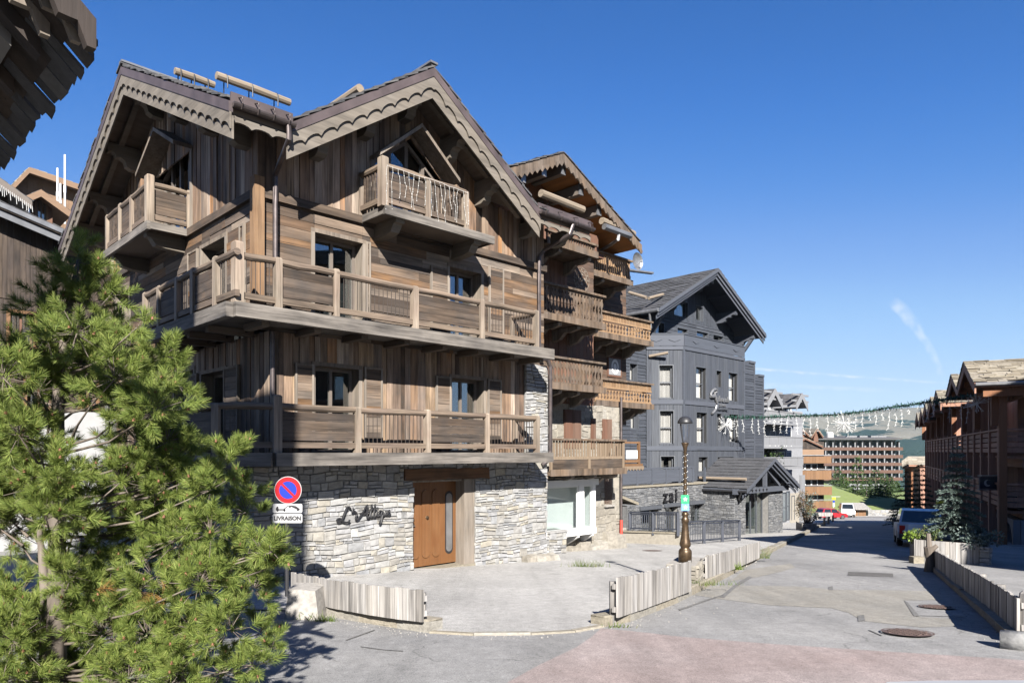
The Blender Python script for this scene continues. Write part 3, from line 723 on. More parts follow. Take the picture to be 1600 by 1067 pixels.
# ---- balconies on two levels
def deck(parent, plan, z0, z1, inner, lip=0.16):
    """plan: outer edge points; inner: wall-side points"""
    poly = plan+inner[::-1]
    mb = MB(); mb.prism([(x, y, z0+0.08) for x, y in poly], (0, 0, z1-z0-0.1)); b = mb.build('balcony', 'deck_beam', parent)
    for (a, c) in zip(plan, plan[1:]):
        d = Vector((c[0]-a[0], c[1]-a[1], 0)).normalized(); n_ = Vector((d.y, -d.x, 0))
        mb = MB(); off = n_*0.06
        mb.bar((a[0]+off.x, a[1]+off.y, (z0+z1)/2), (c[0]+off.x, c[1]+off.y, (z0+z1)/2), lip, z1-z0); mb.build('edge_beam', 'deck_beam', b)
    return b
UX, UY = 5.56, 13.3
up_y1 = F.atx(227, 540, UX)[1]
bu = deck(ch, [(UX, up_y1), (UX, UY), (14.55, UY)], 2.57, 2.85, [(X0, up_y1), (X0, Y0), (14.55, Y0)])
fru = lambda u, y: F.aty(u, 500, y)[0]
sdu = lambda u, x: F.atx(u, 500, x)[1]
def bays_x(us, kinds, y, x0): return us
def front_run(parent, us, kinds, y, z, first=True, **kw):
    xs = [fru(u, y) for u in us]; L_ = xs[-1]-xs[0]
    rail_run(parent, (xs[0], y), (xs[-1], y), z, [((a-xs[0])/L_, (b-xs[0])/L_, k) for a, b, k in zip(xs, xs[1:], kinds)], first=first, **kw)
def side_run(parent, us, kinds, x, z, first=False, **kw):
    ys = [sdu(u, x) for u in us]; L_ = ys[-1]-ys[0]
    rail_run(parent, (x, ys[0]), (x, ys[-1]), z, [((a-ys[0])/L_, (b-ys[0])/L_, k) for a, b, k in zip(ys, ys[1:], kinds)], first=first, **kw)
front_run(bu, [371, 434, 524.5, 647.5, 751.5, 837], ['bars', 'panel', 'bars', 'panel', 'bars'], UY+0.02, 2.85, post=0.17)
side_run(bu, [371, 339, 304, 279, 250.5, 228], ['bars', 'panel', 'bars', 'panel', 'bars'], UX+0.02, 2.85, post=0.17)
rx = fru(837, UY+0.02)
rail_run(bu, (rx, UY+0.02), (rx, Y0), 2.85, [(0, 1, 'bars')], first=False)
mb = MB()
for k in range(8):
    x = 6.2+k*1.15; mb.box(x, x+0.16, UY+0.15, Y0+0.02, 2.50, 2.64)
for k in range(5):
    y = 14.9+k*1.05; mb.box(UX+0.15, X0+0.2, y, y+0.16, 2.50, 2.64)
mb.build('joist', 'soffit_wood', bu, kind='stuff')
LY = 13.4; cx, cy = F.atd(336, 708, 6.42*F.s+LY*F.c)[:2]
low_y1 = 19.6
bl = deck(ch, [(cx, low_y1), (cx, cy), (6.42, LY), (14.62, LY)], -0.30, -0.03, [(6.9, low_y1), (6.9, cy+0.1), (6.9, Y0), (14.62, Y0)])
front_run(bl, [431.5, 558, 667.5, 760, 838.5], ['panel', 'bars', 'panel', 'bars'], LY+0.02, -0.03)
rail_run(bl, (6.44, LY+0.02), (cx+0.02, cy), -0.03, [(0, 1, 'bars')], first=False)
ys = [cy, sdu(289, cx), sdu(262, cx), sdu(240, cx)]
rail_run(bl, (cx+0.02, ys[0]), (cx+0.02, ys[-1]), -0.03, [((a-ys[0])/(ys[-1]-ys[0]), (b-ys[0])/(ys[-1]-ys[0]), k) for a, b, k in zip(ys, ys[1:], ('panel', 'bars', 'panel'))], first=False)
rx = fru(838.5, LY+0.02); rail_run(bl, (rx, LY+0.02), (rx, Y0), -0.03, [(0, 1, 'bars')], first=False)
# gable balconies
GX0, GX1, GY = 9.02, 12.3, 13.32
def small_deck(parent, pl, a0, a1, d, z0, z1, sign=1):
    mb = MB(); pbox(mb, pl, a0, a1, 0.0, d, z0+0.03, z1); b = mb.build('gable_balcony', 'soffit_wood', parent)
    mb = MB(); pbox(mb, pl, a0-0.04, a1+0.04, d, d+0.08, z0-0.02, z1+0.02); pbox(mb, pl, a0-0.04, a0, 0, d, z0, z1+0.01); pbox(mb, pl, a1, a1+0.04, 0, d, z0, z1+0.01)
    mb.build('edge_beam', 'deck_beam', b)
    for a in (a0+0.45, a1-0.45):
        mb = MB(); prof = [(0, 0), (d*0.98, 0), (d*0.96, -0.12), (d*0.86, -0.14), (d*0.74, -0.30), (d*0.5, -0.34), (0, -0.36)]
        mb.prism([pl.p(a-0.12, x, z0+0.03+z) for x, z in prof], pl.vec(0.24, 0, 0)); mb.build('support_bracket', 'bracket_wood', b)
    return b
bg = small_deck(ch, FR, GX0, GX1, Y0-GY, 5.36, 5.52)
front_run(bg, [598.5, 667, 727], ['panel', 'slats'], GY+0.02, 5.52, mats=('post_wood','rail_log','panel_wood','metal_bar'), posth=1.08, railz=1.0)
xa, xb = fru(598.5, GY+.02), fru(727, GY+.02)
rail_run(bg, (xa, GY+0.02), (xa, Y0), 5.52, [(0, 1, 'slats')], first=False); rail_run(bg, (xb, GY+0.02), (xb, Y0), 5.52, [(0, 1, 'slats')], first=False)
ga = (F.atx(232, 350, UX)[1], F.atx(168, 399, UX)[1])
bs = small_deck(ch, LF, ga[0]-0.1, ga[1]+0.1, X0-UX, 5.34, 5.5)
ysl = [ga[0], sdu(206, UX), sdu(188.5, UX), ga[1]]
rail_run(bs, (UX+0.02, ysl[0]), (UX+0.02, ysl[-1]), 5.5, [((a-ysl[0])/(ysl[-1]-ysl[0]), (b-ysl[0])/(ysl[-1]-ysl[0]), k) for a, b, k in zip(ysl, ysl[1:], ('slats', 'panel', 'slats'))], first=True)
rail_run(bs, (UX+0.02, ysl[0]), (X0, ysl[0]), 5.5, [(0, 1, 'panel')], first=False)
# ---- roof
def slab(mb, pts, t): mb.prism([(x, y, z) for x, y, z in pts], (0, 0, -t))
mb = MB(); ZV = PZ; YV = EYF+(ZV-EZ)/((RZ-EZ)/(RY-EYF))
SR = 16.2
slopes = [((SX,EYF,EZ),(EX0,EYF,EZ),(PX,YV,ZV),(SX,YV,ZV)), ((EX1,EYF,EZ),(SR,EYF,EZ),(SR,YV,ZV),(PX,YV,ZV)), ((SX,YV,ZV),(SR,YV,ZV),(SR,RY,RZ),(SX,RY,RZ)),
          ((EX0,VY,EZ),(EX0,VY,EZ),(PX,YV,ZV),(PX,VY,PZ)), ((EX1,VY,EZ),(EX1,VY,EZ),(PX,YV,ZV),(PX,VY,PZ)), ((SX,EYB,EZ),(SR,EYB,EZ),(SR,RY,RZ),(SX,RY,RZ))]
for s in slopes:
    pts = [s[0]] + ([s[1]] if s[1] != s[0] else []) + [s[2], s[3]]; slab(mb, pts, ROOFT)
rf = mb.build('roof', 'soffit_wood', ch)
mb = MB()
for s in slopes: slates(mb, *s, tw=0.45, th=0.36, t=0.032, ragged=0.08)
# ragged slates along the verges
for A, B, off in (((EX0,VY,EZ),(PX,VY,PZ),(0,-0.06,0)), ((EX1,VY,EZ),(PX,VY,PZ),(0,-0.06,0)), ((SX,EYF,EZ),(SX,RY,RZ),(-0.06,0,0)), ((SX,EYB,EZ),(SX,RY,RZ),(-0.06,0,0))):
    A = Vector(A); B = Vector(B); n = int((B-A).length/0.33); o = Vector(off)
    for i in range(n):
        p = A.lerp(B, i/n); q = A.lerp(B, (i+1.3)/n); k = R.uniform(0.9, 1.9); th_ = Vector((0, 0, R.uniform(0.03, 0.06)))
        a, b = p+o*k+Vector((0,0,0.06)), q+o*k+Vector((0,0,0.01)); c, d = q-o*4+Vector((0,0,0.01)), p-o*4+Vector((0,0,0.06))
        mb.hexa([a, b, c, d, a+th_, b+th_, c+th_, d+th_])
mb.build('roof_slates', 'slate', rf)
mb = MB(); mb.bar((PX-0.0, VY-0.1, PZ+0.12), (PX, YV, PZ+0.12), 0.22, 0.05); mb.bar((SX-0.1, RY, RZ+0.12), (SR, RY, RZ+0.12), 0.22, 0.05); mb.build('ridge_cap', 'zinc', rf)
def verge(parent, A, B, out, mats=('fascia_metal','verge_board'), hs=(0.2, 0.30, 0.2), period=0.44):
    o = Vector(out); A = Vector(A); B = Vector(B)
    mb = MB(); mb.strip([A+o*0.085, B+o*0.085], [A+o*0.085-Vector((0,0,hs[0])), B+o*0.085-Vector((0,0,hs[0]))], tuple(-o*0.083)); mb.build('verge_flashing', mats[0], parent)
    z = Vector((0, 0, -hs[0]+0.01))
    mb = MB(); wave_board(mb, A+o*0.07+z, B+o*0.07+z, hs[1], period, 0.075, tuple(-o*0.04)); mb.build('verge_board', mats[1], parent)
    z = Vector((0, 0, -hs[0]-0.06)); h2 = hs[1]+hs[2]-0.06
    mb = MB(); mb.strip([A+o*0.025+z, B+o*0.025+z], [A+o*0.025+z-Vector((0,0,h2)), B+o*0.025+z-Vector((0,0,h2))], tuple(-o*0.04)); mb.build('lower_verge_board', mats[1], parent)
for A, B, o in (((EX0-0.1,VY,EZ-0.07),(PX,VY,PZ),(0,-1,0)), ((EX1+0.1,VY,EZ-0.07),(PX,VY,PZ),(0,-1,0)), ((SX,EYF-0.1,EZ-0.05),(SX,RY,RZ),(-1,0,0)), ((SX,EYB+0.1,EZ-0.05),(SX,RY,RZ),(-1,0,0))):
    verge(rf, A, B, o)
# carved purlin ends
for u, v in ((521.5,195), (597.4,169.6), (661,150), (727,220), (780,289)):
    x = F.aty(u, v, VY+0.12)[0]; bracket(rf, FR, x, fz(x)+0.02, 0.9, 0.62, 0.24)
for u, v in ((199,150), (234,153.6), (277,163.7), (324,176.4), (167,222), (139.5,295), (122,362)):
    y = F.atx(u, v, SX+0.12)[1]; bracket(rf, LF, y, lz(y)+0.02, 0.9, 0.62, 0.24)
for x in (14.35, 15.7): bracket(rf, FR, x, EZ-ROOFT+0.12, 0.95, 0.4, 0.2)
# rafters under the overhangs
mb = MB()
for d in (0.55,):
    for s_ in (-1, 1):
        mb.bar((PX, Y0-d, PZ-ROOFT-0.06), (PX+s_*(PX-EX0-0.2), Y0-d, EZ-ROOFT+0.08), 0.14, 0.12)
        mb.bar((X0-d, RY, RZ-ROOFT-0.06), (X0-d, RY+s_*(RY-EYF-0.3), EZ-ROOFT+0.08), 0.14, 0.12)
mb.build('rafter', 'bracket_wood', rf)
# eave boards, gutters, downpipes
for x0, x1 in ((SX-0.02, EX0), (EX1, SR+0.02)):
    mb = MB(); mb.box(x0, x1, EYF-0.05, EYF-0.005, EZ-0.14, EZ+0.16); mb.build('eave_flashing', 'fascia_metal', rf)
    mb = MB(); wave_board(mb, (x0, EYF-0.02, EZ-0.26), (x1, EYF-0.02, EZ-0.26), 0.16, 0.44, 0.05, (0, 0.05, 0)); mb.build('eave_board', 'verge_board', rf)
    mb = MB(); n = 8; up = []; 
    for i in range(n+1):
        t = math.pi+math.pi*i/n; up.append((EYF-0.13+math.cos(t)*0.085, EZ-0.08+math.sin(t)*0.085))
    for (a, b) in zip(up, up[1:]): mb.poly([(x0, a[0], a[1]), (x1, a[0], a[1]), (x1, b[0], b[1]), (x0, b[0], b[1])])
    for x in (x0, x1): mb.poly([(x, a, b) for a, b in up])
    for k in range(4):
        x = x0+0.15+(x1-x0-0.3)*k/3; mb.tube([(x, EYF-0.02, EZ+0.1), (x, EYF-0.22, EZ+0.03), (x, EYF-0.235, EZ-0.08), (x, EYF-0.17, EZ-0.17)], 0.014, 5)
    mb.build('gutter', 'gutter_metal', rf)
px_ = FR.px(428, 300, 0.1)[0]
mb = MB(); mb.tube([(6.6, EYF-0.13, EZ-0.14), (6.62, EYF-0.13, EZ-0.4), (px_, Y0-0.16, 5.85), (px_, Y0-0.16, 5.2), (px_, Y0-0.16, 2.9)], 0.055, 10); mb.build('downpipe', 'gutter_metal', ch)
px2 = FR1.px(425, 600, 0.1)[0]
mb = MB(); mb.tube([(px2, Y0-0.06, 2.55), (px2, Y0-0.06, 0.0)], 0.05, 10); mb.build('downpipe', 'gutter_metal', ch)
px3 = FR.px(841, 480, 0.1)[0]; px4 = FR.px(856, 640, 0.1)[0]
mb = MB(); mb.tube([(15.3, EYF-0.13, EZ-0.14), (15.2, EYF-0.1, EZ-0.45), (px3+0.1, Y0-0.25, EZ-0.75), (px3, Y0-0.14, EZ-0.95), (px3, Y0-0.14, 4.0), (px3, Y0-0.14, 2.75)], 0.055, 10); mb.build('downpipe', 'gutter_metal', ch)
mb = MB(); mb.tube([(px3+0.05, Y0-0.2, 2.72), (px4-0.12, Y0-0.2, 2.7), (px4, Y0-0.2, 2.5), (px4, Y0-0.2, 0.0), (px4-0.05, Y0-0.2, -0.25), (px4-0.25, Y0-0.1, -0.4)], 0.06, 10); mb.build('downpipe', 'gutter_metal', ch)
# snow logs lashed to the slope
def on_slope(u, v):
    y = EYF
    for _ in range(200):
        q = F.aty(u, v, y)
        if q[2] <= EZ+0.16+(RZ-EZ)/(RY-EYF)*(y-EYF): return q
        y += 0.03
    return q
for (a, b, r) in (((338, 118), (453, 158.5), 0.105), ((273, 111), (335, 132.5), 0.09)):
    q = on_slope(*a); e = F.aty(b[0], b[1], q[1])
    mb = MB(); mb.tube([(q[0], q[1], q[2]), (q[0]*0.5+e[0]*0.5, q[1], q[2]+0.01), (e[0], q[1], q[2])], [r, r*1.05, r*0.95], 10); lg = mb.build('snow_log', 'grey_log', rf)
    mb = MB()
    for t in (0.12, 0.45, 0.8):
        x = q[0]+(e[0]-q[0])*t; mb.tube([(x, q[1]+r+.02, q[2]-0.34), (x, q[1]+r+.02, q[2]+r*0.6), (x, q[1], q[2]+r+0.02), (x, q[1]-r-0.02, q[2]+r*0.3), (x, q[1]-r-0.02, q[2]-0.3)], 0.018, 5)
    mb.build('log_strap', 'metal_black', lg)
xg = EX0+1.75; zg_ = EZ+(PZ-EZ)/(PX-EX0)*(xg-EX0)+0.2
q = F.aty(563, 121, VY+0.15); zq = EZ+(PZ-EZ)/(PX-EX0)*(q[0]-EX0)
mb = MB(); mb.tube([(q[0], VY+0.15, zq+0.2), (q[0], VY+3.2, zq+0.2)], 0.1, 10); mb.build('snow_log', 'grey_log', rf)

# icicle lights hanging on the front gable balcony
rg2 = random.Random(4); A = Vector((xa+.05, GY-.07, 5.52+.93)); B = Vector((xb, GY-.07, 5.52+.93)); mb = MB()
mb.tube([A.lerp(B, t/12)+Vector((0, 0, rg2.uniform(-.02, .02))) for t in range(13)], .006, 4)
for i in range(17):
    p = A.lerp(B, i/16); q = [p]
    for k in range(5): q.append(q[-1]+Vector((rg2.uniform(-.04, .04), rg2.uniform(-.015, .01), -rg2.uniform(.06, .24))))
    mb.tube(q, .0028, 4, cap=False)
    for v in q[1:]: mb.box(v.x-.006, v.x+.006, v.y-.006, v.y+.006, v.z-.009, v.z+.009)
mb.top('balcony_lights', 'curtain', 'white icicle string lights draped over the front gable balcony', 'string lights', F)
# ------------------------------------------------------------------ camera, sun, sky
cam = bpy.data.cameras.new('camera'); co = bpy.data.objects.new('camera', cam); COL.objects.link(co)
cam.sensor_width = 36.0; cam.lens = 36.0*FPX/1600; cam.shift_y = (HZ-533.5)/1600; cam.clip_end = 20000; cam.clip_start = 0.05
co.location = (0, 0, 0); co.rotation_euler = (math.pi/2, 0, 0); SC.camera = co
EXPO = 1.9
SUN_EL = math.radians(32); SD = (-0.111, 0.994)          # horizontal direction in which shadows fall
sl = bpy.data.lights.new('sun', 'SUN'); so = bpy.data.objects.new('sun', sl); COL.objects.link(so)
sl.energy = 5.0; sl.angle = math.radians(0.5); sl.color = (1.0, 0.955, 0.89)
so.rotation_euler = Vector((SD[0]*math.cos(SUN_EL), SD[1]*math.cos(SUN_EL), -math.sin(SUN_EL))).to_track_quat('-Z', 'Y').to_euler()
so.location = (2, -12, 20)
wd = bpy.data.worlds.new('World'); SC.world = wd; wd.use_nodes = True; nt = wd.node_tree
for n in list(nt.nodes): nt.nodes.remove(n)
wo = nt.nodes.new('ShaderNodeOutputWorld'); bg = nt.nodes.new('ShaderNodeBackground'); bg.inputs[1].default_value = 0.1
sky = nt.nodes.new('ShaderNodeTexSky'); sky.sky_type = 'NISHITA'; sky.sun_disc = False
sky.sun_elevation = SUN_EL; sky.sun_rotation = math.atan2(-SD[0], -SD[1]); sky.altitude = 1850; sky.air_density = 1.0; sky.dust_density = 0.6; sky.ozone_density = 2.0
tc = nt.nodes.new('ShaderNodeTexCoord')
def mth(op, a, b=None, c=None):
    m = nt.nodes.new('ShaderNodeMath'); m.operation = op
    for i, q in enumerate((a, b, c)):
        if q is None: continue
        if hasattr(q, 'is_linked'): nt.links.new(q, m.inputs[i])
        else: m.inputs[i].default_value = q
    return m.outputs[0]
sp = nt.nodes.new('ShaderNodeSeparateXYZ'); nt.links.new(tc.outputs['Generated'], sp.inputs[0])
az = mth('ARCTAN2', sp.outputs[0], sp.outputs[1]); el = mth('ARCSINE', sp.outputs[2])
nz = nt.nodes.new('ShaderNodeTexNoise'); nz.inputs['Scale'].default_value = 60; nz.inputs['Detail'].default_value = 6
mpn = nt.nodes.new('ShaderNodeMapping'); nt.links.new(tc.outputs['Generated'], mpn.inputs[0]); nt.links.new(mpn.outputs[0], nz.inputs['Vector'])
def dirang(u, v):
    a = (u-800)/FPX; b = (HZ-v)/FPX; return math.atan(a), math.atan(b/math.hypot(1, a))
def streak(p0, p1, w0, w1, amt, bend=0.0):
    """a vapour trail between two directions of the sky"""
    (a0, e0), (a1, e1) = dirang(*p0), dirang(*p1); L_ = math.hypot(a1-a0, e1-e0); ca, se = (a1-a0)/L_, (e1-e0)/L_
    da = mth('SUBTRACT', az, a0); de = mth('SUBTRACT', el, e0)
    t = mth('DIVIDE', mth('ADD', mth('MULTIPLY', da, ca), mth('MULTIPLY', de, se)), L_)
    d = mth('ADD', mth('MULTIPLY', da, -se), mth('MULTIPLY', de, ca))
    d = mth('ADD', d, mth('MULTIPLY', mth('SUBTRACT', nz.outputs[0], 0.5), w0*1.2)); d = mth('SUBTRACT', d, mth('MULTIPLY', mth('MULTIPLY', t, mth('SUBTRACT', 1.0, t)), bend))
    wv = mth('ADD', w0, mth('MULTIPLY', t, w1-w0)); q = mth('DIVIDE', d, wv)
    prof = mth('MAXIMUM', mth('SUBTRACT', 1.0, mth('MULTIPLY', q, q)), 0.0)
    ends = mth('MULTIPLY', mth('MINIMUM', mth('MAXIMUM', mth('MULTIPLY', t, 8.0), 0.0), 1.0), mth('MINIMUM', mth('MAXIMUM', mth('MULTIPLY', mth('SUBTRACT', 1.0, t), 5.0), 0.0), 1.0))
    tex = mth('MINIMUM', mth('MAXIMUM', mth('MULTIPLY', mth('SUBTRACT', nz.outputs[0], 0.3), 2.4), 0.0), 1.0)
    return mth('MULTIPLY', mth('MULTIPLY', mth('MULTIPLY', prof, ends), tex), amt)
cl = streak((1394, 466), (1474, 590), 0.0085, 0.004, 0.75, bend=0.02)
cl = mth('ADD', cl, streak((1150, 573), (1500, 600), 0.0022, 0.0018, 0.8))
cl = mth('ADD', cl, streak((1180, 600), (1400, 610), 0.004, 0.003, 0.45))
pre = N(nt, 'ShaderNodeVectorMath', operation='SCALE'); nt.links.new(sky.outputs[0], pre.inputs[0]); pre.inputs['Scale'].default_value = 0.0985
cv = nt.nodes.new('ShaderNodeRGBCurve'); nt.links.new(pre.outputs[0], cv.inputs['Color'])
for i, pts in enumerate((((.193,.036),(.255,.062),(.423,.205),(.63,.35),(1.25,.55),(2.1,.66)), ((.338,.165),(.45,.235),(.727,.42),(1.0,.58),(1.7,.72),(2.1,.78)), ((.63,.53),(.818,.68),(1.22,.85),(1.58,.935),(1.95,.93)))):
    c_ = cv.mapping.curves[i]
    for x, y in pts: c_.points.new(x/2.2, y)
cv.mapping.extend = 'HORIZONTAL'; cv.mapping.update()
mxs = nt.nodes.new('ShaderNodeMix'); mxs.data_type = 'RGBA'; nt.links.new(cl, mxs.inputs[0]); nt.links.new(cv.outputs[0], mxs.inputs[6]); mxs.inputs[7].default_value = (0.82, 0.9, 0.97, 1)
post = N(nt, 'ShaderNodeVectorMath', operation='SCALE'); nt.links.new(mxs.outputs[2], post.inputs[0]); post.inputs['Scale'].default_value = 1/(0.1*2**EXPO)
nt.links.new(post.outputs[0], bg.inputs[0]); nt.links.new(bg.outputs[0], wo.inputs[0])
SC.view_settings.view_transform = 'Standard'; SC.view_settings.look = 'None'; SC.view_settings.gamma = 1.0; SC.view_settings.exposure = EXPO
SC.cycles.max_bounces = 6; SC.cycles.transparent_max_bounces = 12; SC.cycles.caustics_reflective = False; SC.cycles.caustics_refractive = False

# ------------------------------------------------------------------ ground
def groundmat(name, col, stain, speck=0.5, cracks=0.5, nscale=0.35, rough=0.9):
    col, stain = kk(col), kk(stain)
    m, nt, b, out = newmat(name); tc = nt.nodes.new('ShaderNodeTexCoord'); v = tc.outputs['Object']
    fine = noise(nt, v, 90, 3, 0.7); mid = noise(nt, v, 7, 5, 0.6); big = noise(nt, v, nscale, 5, 0.6)
    c = mixc(nt, col, stain, ramp(nt, big, [(0.38, 0), (0.66, 1)]))
    c = mixc(nt, c, ramp(nt, fine, [(0.3, 1-speck), (0.5, 1.0), (0.72, 1+speck*0.8)]), 1.0, 'MULTIPLY')
    c = mixc(nt, c, ramp(nt, mid, [(0.3, 0.84), (0.7, 1.12)]), 1.0, 'MULTIPLY')
    grit = noise(nt, v, 38, 2, 0.8); c = mixc(nt, c, ramp(nt, grit, [(0.34, 0.72), (0.46, 1.0), (0.6, 1.0), (0.7, 1.22)]), 1.0, 'MULTIPLY')
    mp = nt.nodes.new('ShaderNodeMapping'); mp.inputs['Rotation'].default_value = (0, 0, ROAD); mp.inputs['Scale'].default_value = (1.3, 0.09, 1); nt.links.new(v, mp.inputs[0])
    c = mixc(nt, c, ramp(nt, noise(nt, mp.outputs[0], 1.0, 5, 0.65), [(0.32, 0.82), (0.5, 1.0), (0.68, 1.1)]), 1.0, 'MULTIPLY')
    sp_ = N(nt, 'ShaderNodeTexVoronoi', i_Scale=0.55); nt.links.new(v, sp_.inputs['Vector']); c = mixc(nt, c, ramp(nt, sp_.outputs['Distance'], [(0.02, 0.72), (0.13, 1.0)]), 1.0, 'MULTIPLY')
    if cracks:
        wv = N(nt, 'ShaderNodeVectorMath', operation='ADD'); nz = N(nt, 'ShaderNodeTexNoise', i_Scale=1.1, i_Detail=6)
        nt.links.new(v, nz.inputs['Vector']); nt.links.new(v, wv.inputs[0]); nt.links.new(nz.outputs['Color'], wv.inputs[1])
        vo = N(nt, 'ShaderNodeTexVoronoi', feature='DISTANCE_TO_EDGE', i_Scale=0.42); nt.links.new(wv.outputs[0], vo.inputs['Vector'])
        ck = ramp(nt, vo.outputs['Distance'], [(0.0015, .8), (0.005, 0)]); gate = ramp(nt, noise(nt, v, 0.5, 2), [(0.5, 0), (0.58, cracks)])
        k = N(nt, 'ShaderNodeMath', operation='MULTIPLY'); nt.links.new(ck, k.inputs[0]); nt.links.new(gate, k.inputs[1])
        c = mixc(nt, c, kk((0.05, 0.048, 0.045)), k.outputs[0])
    nt.links.new(c, b.inputs['Base Color']); b.inputs['Roughness'].default_value = rough; b.inputs['Specular IOR Level'].default_value = 0.2
    bump(nt, b, fine, 0.5, 0.006); return m
groundmat('asphalt', (0.205,0.202,0.2), (0.262,0.256,0.249), cracks=0.7)
groundmat('forecourt', (0.30,0.292,0.28), (0.36,0.35,0.335), nscale=0.5, cracks=0.6)
groundmat('red_asphalt', (0.262,0.212,0.2), (0.295,0.25,0.239), cracks=0.0, nscale=0.5)
groundmat('worn_patch', (0.245,0.23,0.203), (0.228,0.218,0.198), cracks=0.25, nscale=1.2)
groundmat('drain_dark', (0.095,0.09,0.087), (0.12,0.115,0.11), cracks=0.0)
groundmat('new_patch', (0.215,0.212,0.21), (0.245,0.24,0.235), cracks=0.0)
groundmat('tar', (0.13,0.127,0.122), (0.17,0.165,0.16), cracks=0.0)
def sheet(name, pix, up, mat, fr=W, label=None, cat=None, kind='structure', pts=None):
    p = pts or [W.gnd(u, v) for u, v in pix]
    mb = MB(); mb.poly([(q[0], q[1], ground_z(q[0], q[1])+up) for q in p]); return mb.top(name, mat, label, cat, W, kind=kind)
mb = MB(); xs = [-90+12*i for i in range(19)]; ys = [-40+6*i for i in range(31)]
idx = {}
for i, x in enumerate(xs):
    for j, y in enumerate(ys): idx[i, j] = len(mb.v); mb.v.append((x, y, ground_z(x, y)))
for i in range(len(xs)-1):
    for j in range(len(ys)-1): mb.f.append((idx[i, j], idx[i+1, j], idx[i+1, j+1], idx[i, j+1]))
mb.top('road', 'asphalt', None, None, W, org=(0, 0, -GH), kind='structure')
KL = [(945, 979), (985, 971), (1060, 941), (1130, 905), (1200, 866), (1262, 834), (1288, 819), (1300, 812)]   # edge of the pavement
fore = [(455, 955), (520, 962), (600, 978), (668, 987), (740, 992), (830, 991), (900, 987)] + KL
pts = [W.gnd(*q)[:2] for q in fore]
far = [W.gnd(1290, 812)[:2]]; pts += [(pts[-1][0]-14, pts[-1][1]+6), (10, 50), (-16, 40), (-16, 13)]
sheet('pavement', None, 0.02, 'forecourt', pts=[(x, y, 0) for x, y in pts])
sheet('red_paving', [(939,982), (985,986), (1062,995), (1200,1006), (1380,1018), (1560,1029), (1700,1040), (2300,1120), (2600, 1500), (560, 1500), (794,1066), (845,1038), (900,1012), (925,995)], 0.008, 'red_asphalt')
sheet('white_marking', [(1385,1067), (1450,1065), (1560,1064.3), (1700,1065), (1700,1075), (1560,1073), (1450,1072), (1385,1075)], 0.013, 'sign_white')
P1 = [(1060,925), (1130,914), (1250,916), (1300,921), (1400,922), (1465,924), (1475,937), (1412,938), (1424,958), (1430,963), (1485,966), (1492,978), (1440,980), (1350,970), (1325,957), (1300,950), (1200,945), (1120,935)]
sheet('worn_patch', P1, 0.004, 'worn_patch')
sheet('worn_patch', [(1165,890), (1235,880), (1243,886), (1220,893), (1180,902), (1140,908)], 0.0045, 'worn_patch')
sheet('worn_patch', [(1218,862), (1250,858), (1240,872), (1205,876)], 0.0045, 'new_patch')
sheet('repair_patch', [(1417,941), (1478,944), (1508,964), (1436,962)], 0.0085, 'new_patch')
sheet('road_drain_strip', [(1325.5,893), (1395,896), (1396,901.5), (1324,899)], 0.006, 'drain_dark')
for q in ([(1294,917), (1301,916), (1302,922), (1295,922)], [(1340,962), (1350,961), (1352,970), (1341,971)]): sheet('tar_spot', q, 0.0088, 'tar')
for q in ([(1412,938), (1418,941), (1437,963), (1428,963)], [(1124,933), (1150,912), (1170,900), (1176,902), (1152,916), (1132,934)], [(1060,952), (1100,938), (1130,929), (1131,930), (1101,940), (1062,954)], [(1358,984), (1379,993), (1378,994), (1357,985)], [(563,1010), (600,1015), (630,1017), (630,1018), (600,1016), (563,1011)], [(540,1000), (585,984), (586,985), (541,1001)]): sheet('tar_seam', q, 0.0092, 'tar')
def manhole(u, v, rad, label, fr=W, sq=False):
    p = W.gnd(u, v); mb = MB(); n = 28; z0 = 0.0
    def ring(r0, r1, z):
        for k in range(n):
            a, b = 2*math.pi*k/n, 2*math.pi*(k+1)/n
            P = lambda r, t: (p[0]+r*math.cos(t), p[1]+r*math.sin(t), ground_z(p[0]+r*math.cos(t), p[1]+r*math.sin(t))+z)
            mb.poly([P(r0, a), P(r1, a), P(r1, b), P(r0, b)])
    ring(rad*0.9, rad, 0.03)
    o = mb.top('manhole_cover', 'iron_cover', label, 'manhole cover', W, org=p, group='iron covers in the street')
    META[o.name] = (W, p); mb = MB(); n = 28
    ring(0.0001, rad*0.88, 0.026); mb.build('cover_plate', 'iron_cover', o)
    mb = MB()
    for i in range(-4, 5):
        for j in range(-4, 5):
            x, y = i*rad*0.19, j*rad*0.19
            if math.hypot(x, y) < rad*0.78:
                X, Y = p[0]+x, p[1]+y; z = ground_z(X, Y)+0.027; e = rad*0.055; mb.box(X-e, X+e, Y-e, Y+e, z-0.005, z+0.007)
    mb.build('cover_studs', 'iron_cover', o, kind='stuff')
manhole(1418, 990.5, 0.30, 'round iron manhole cover set in grey asphalt beside the red paving')
manhole(1464, 950, 0.26, 'round brown manhole cover inside a square asphalt repair patch')
manhole(1019, 861, 0.36, 'small rusty cover in the pale pavement before the dark hotel railing')
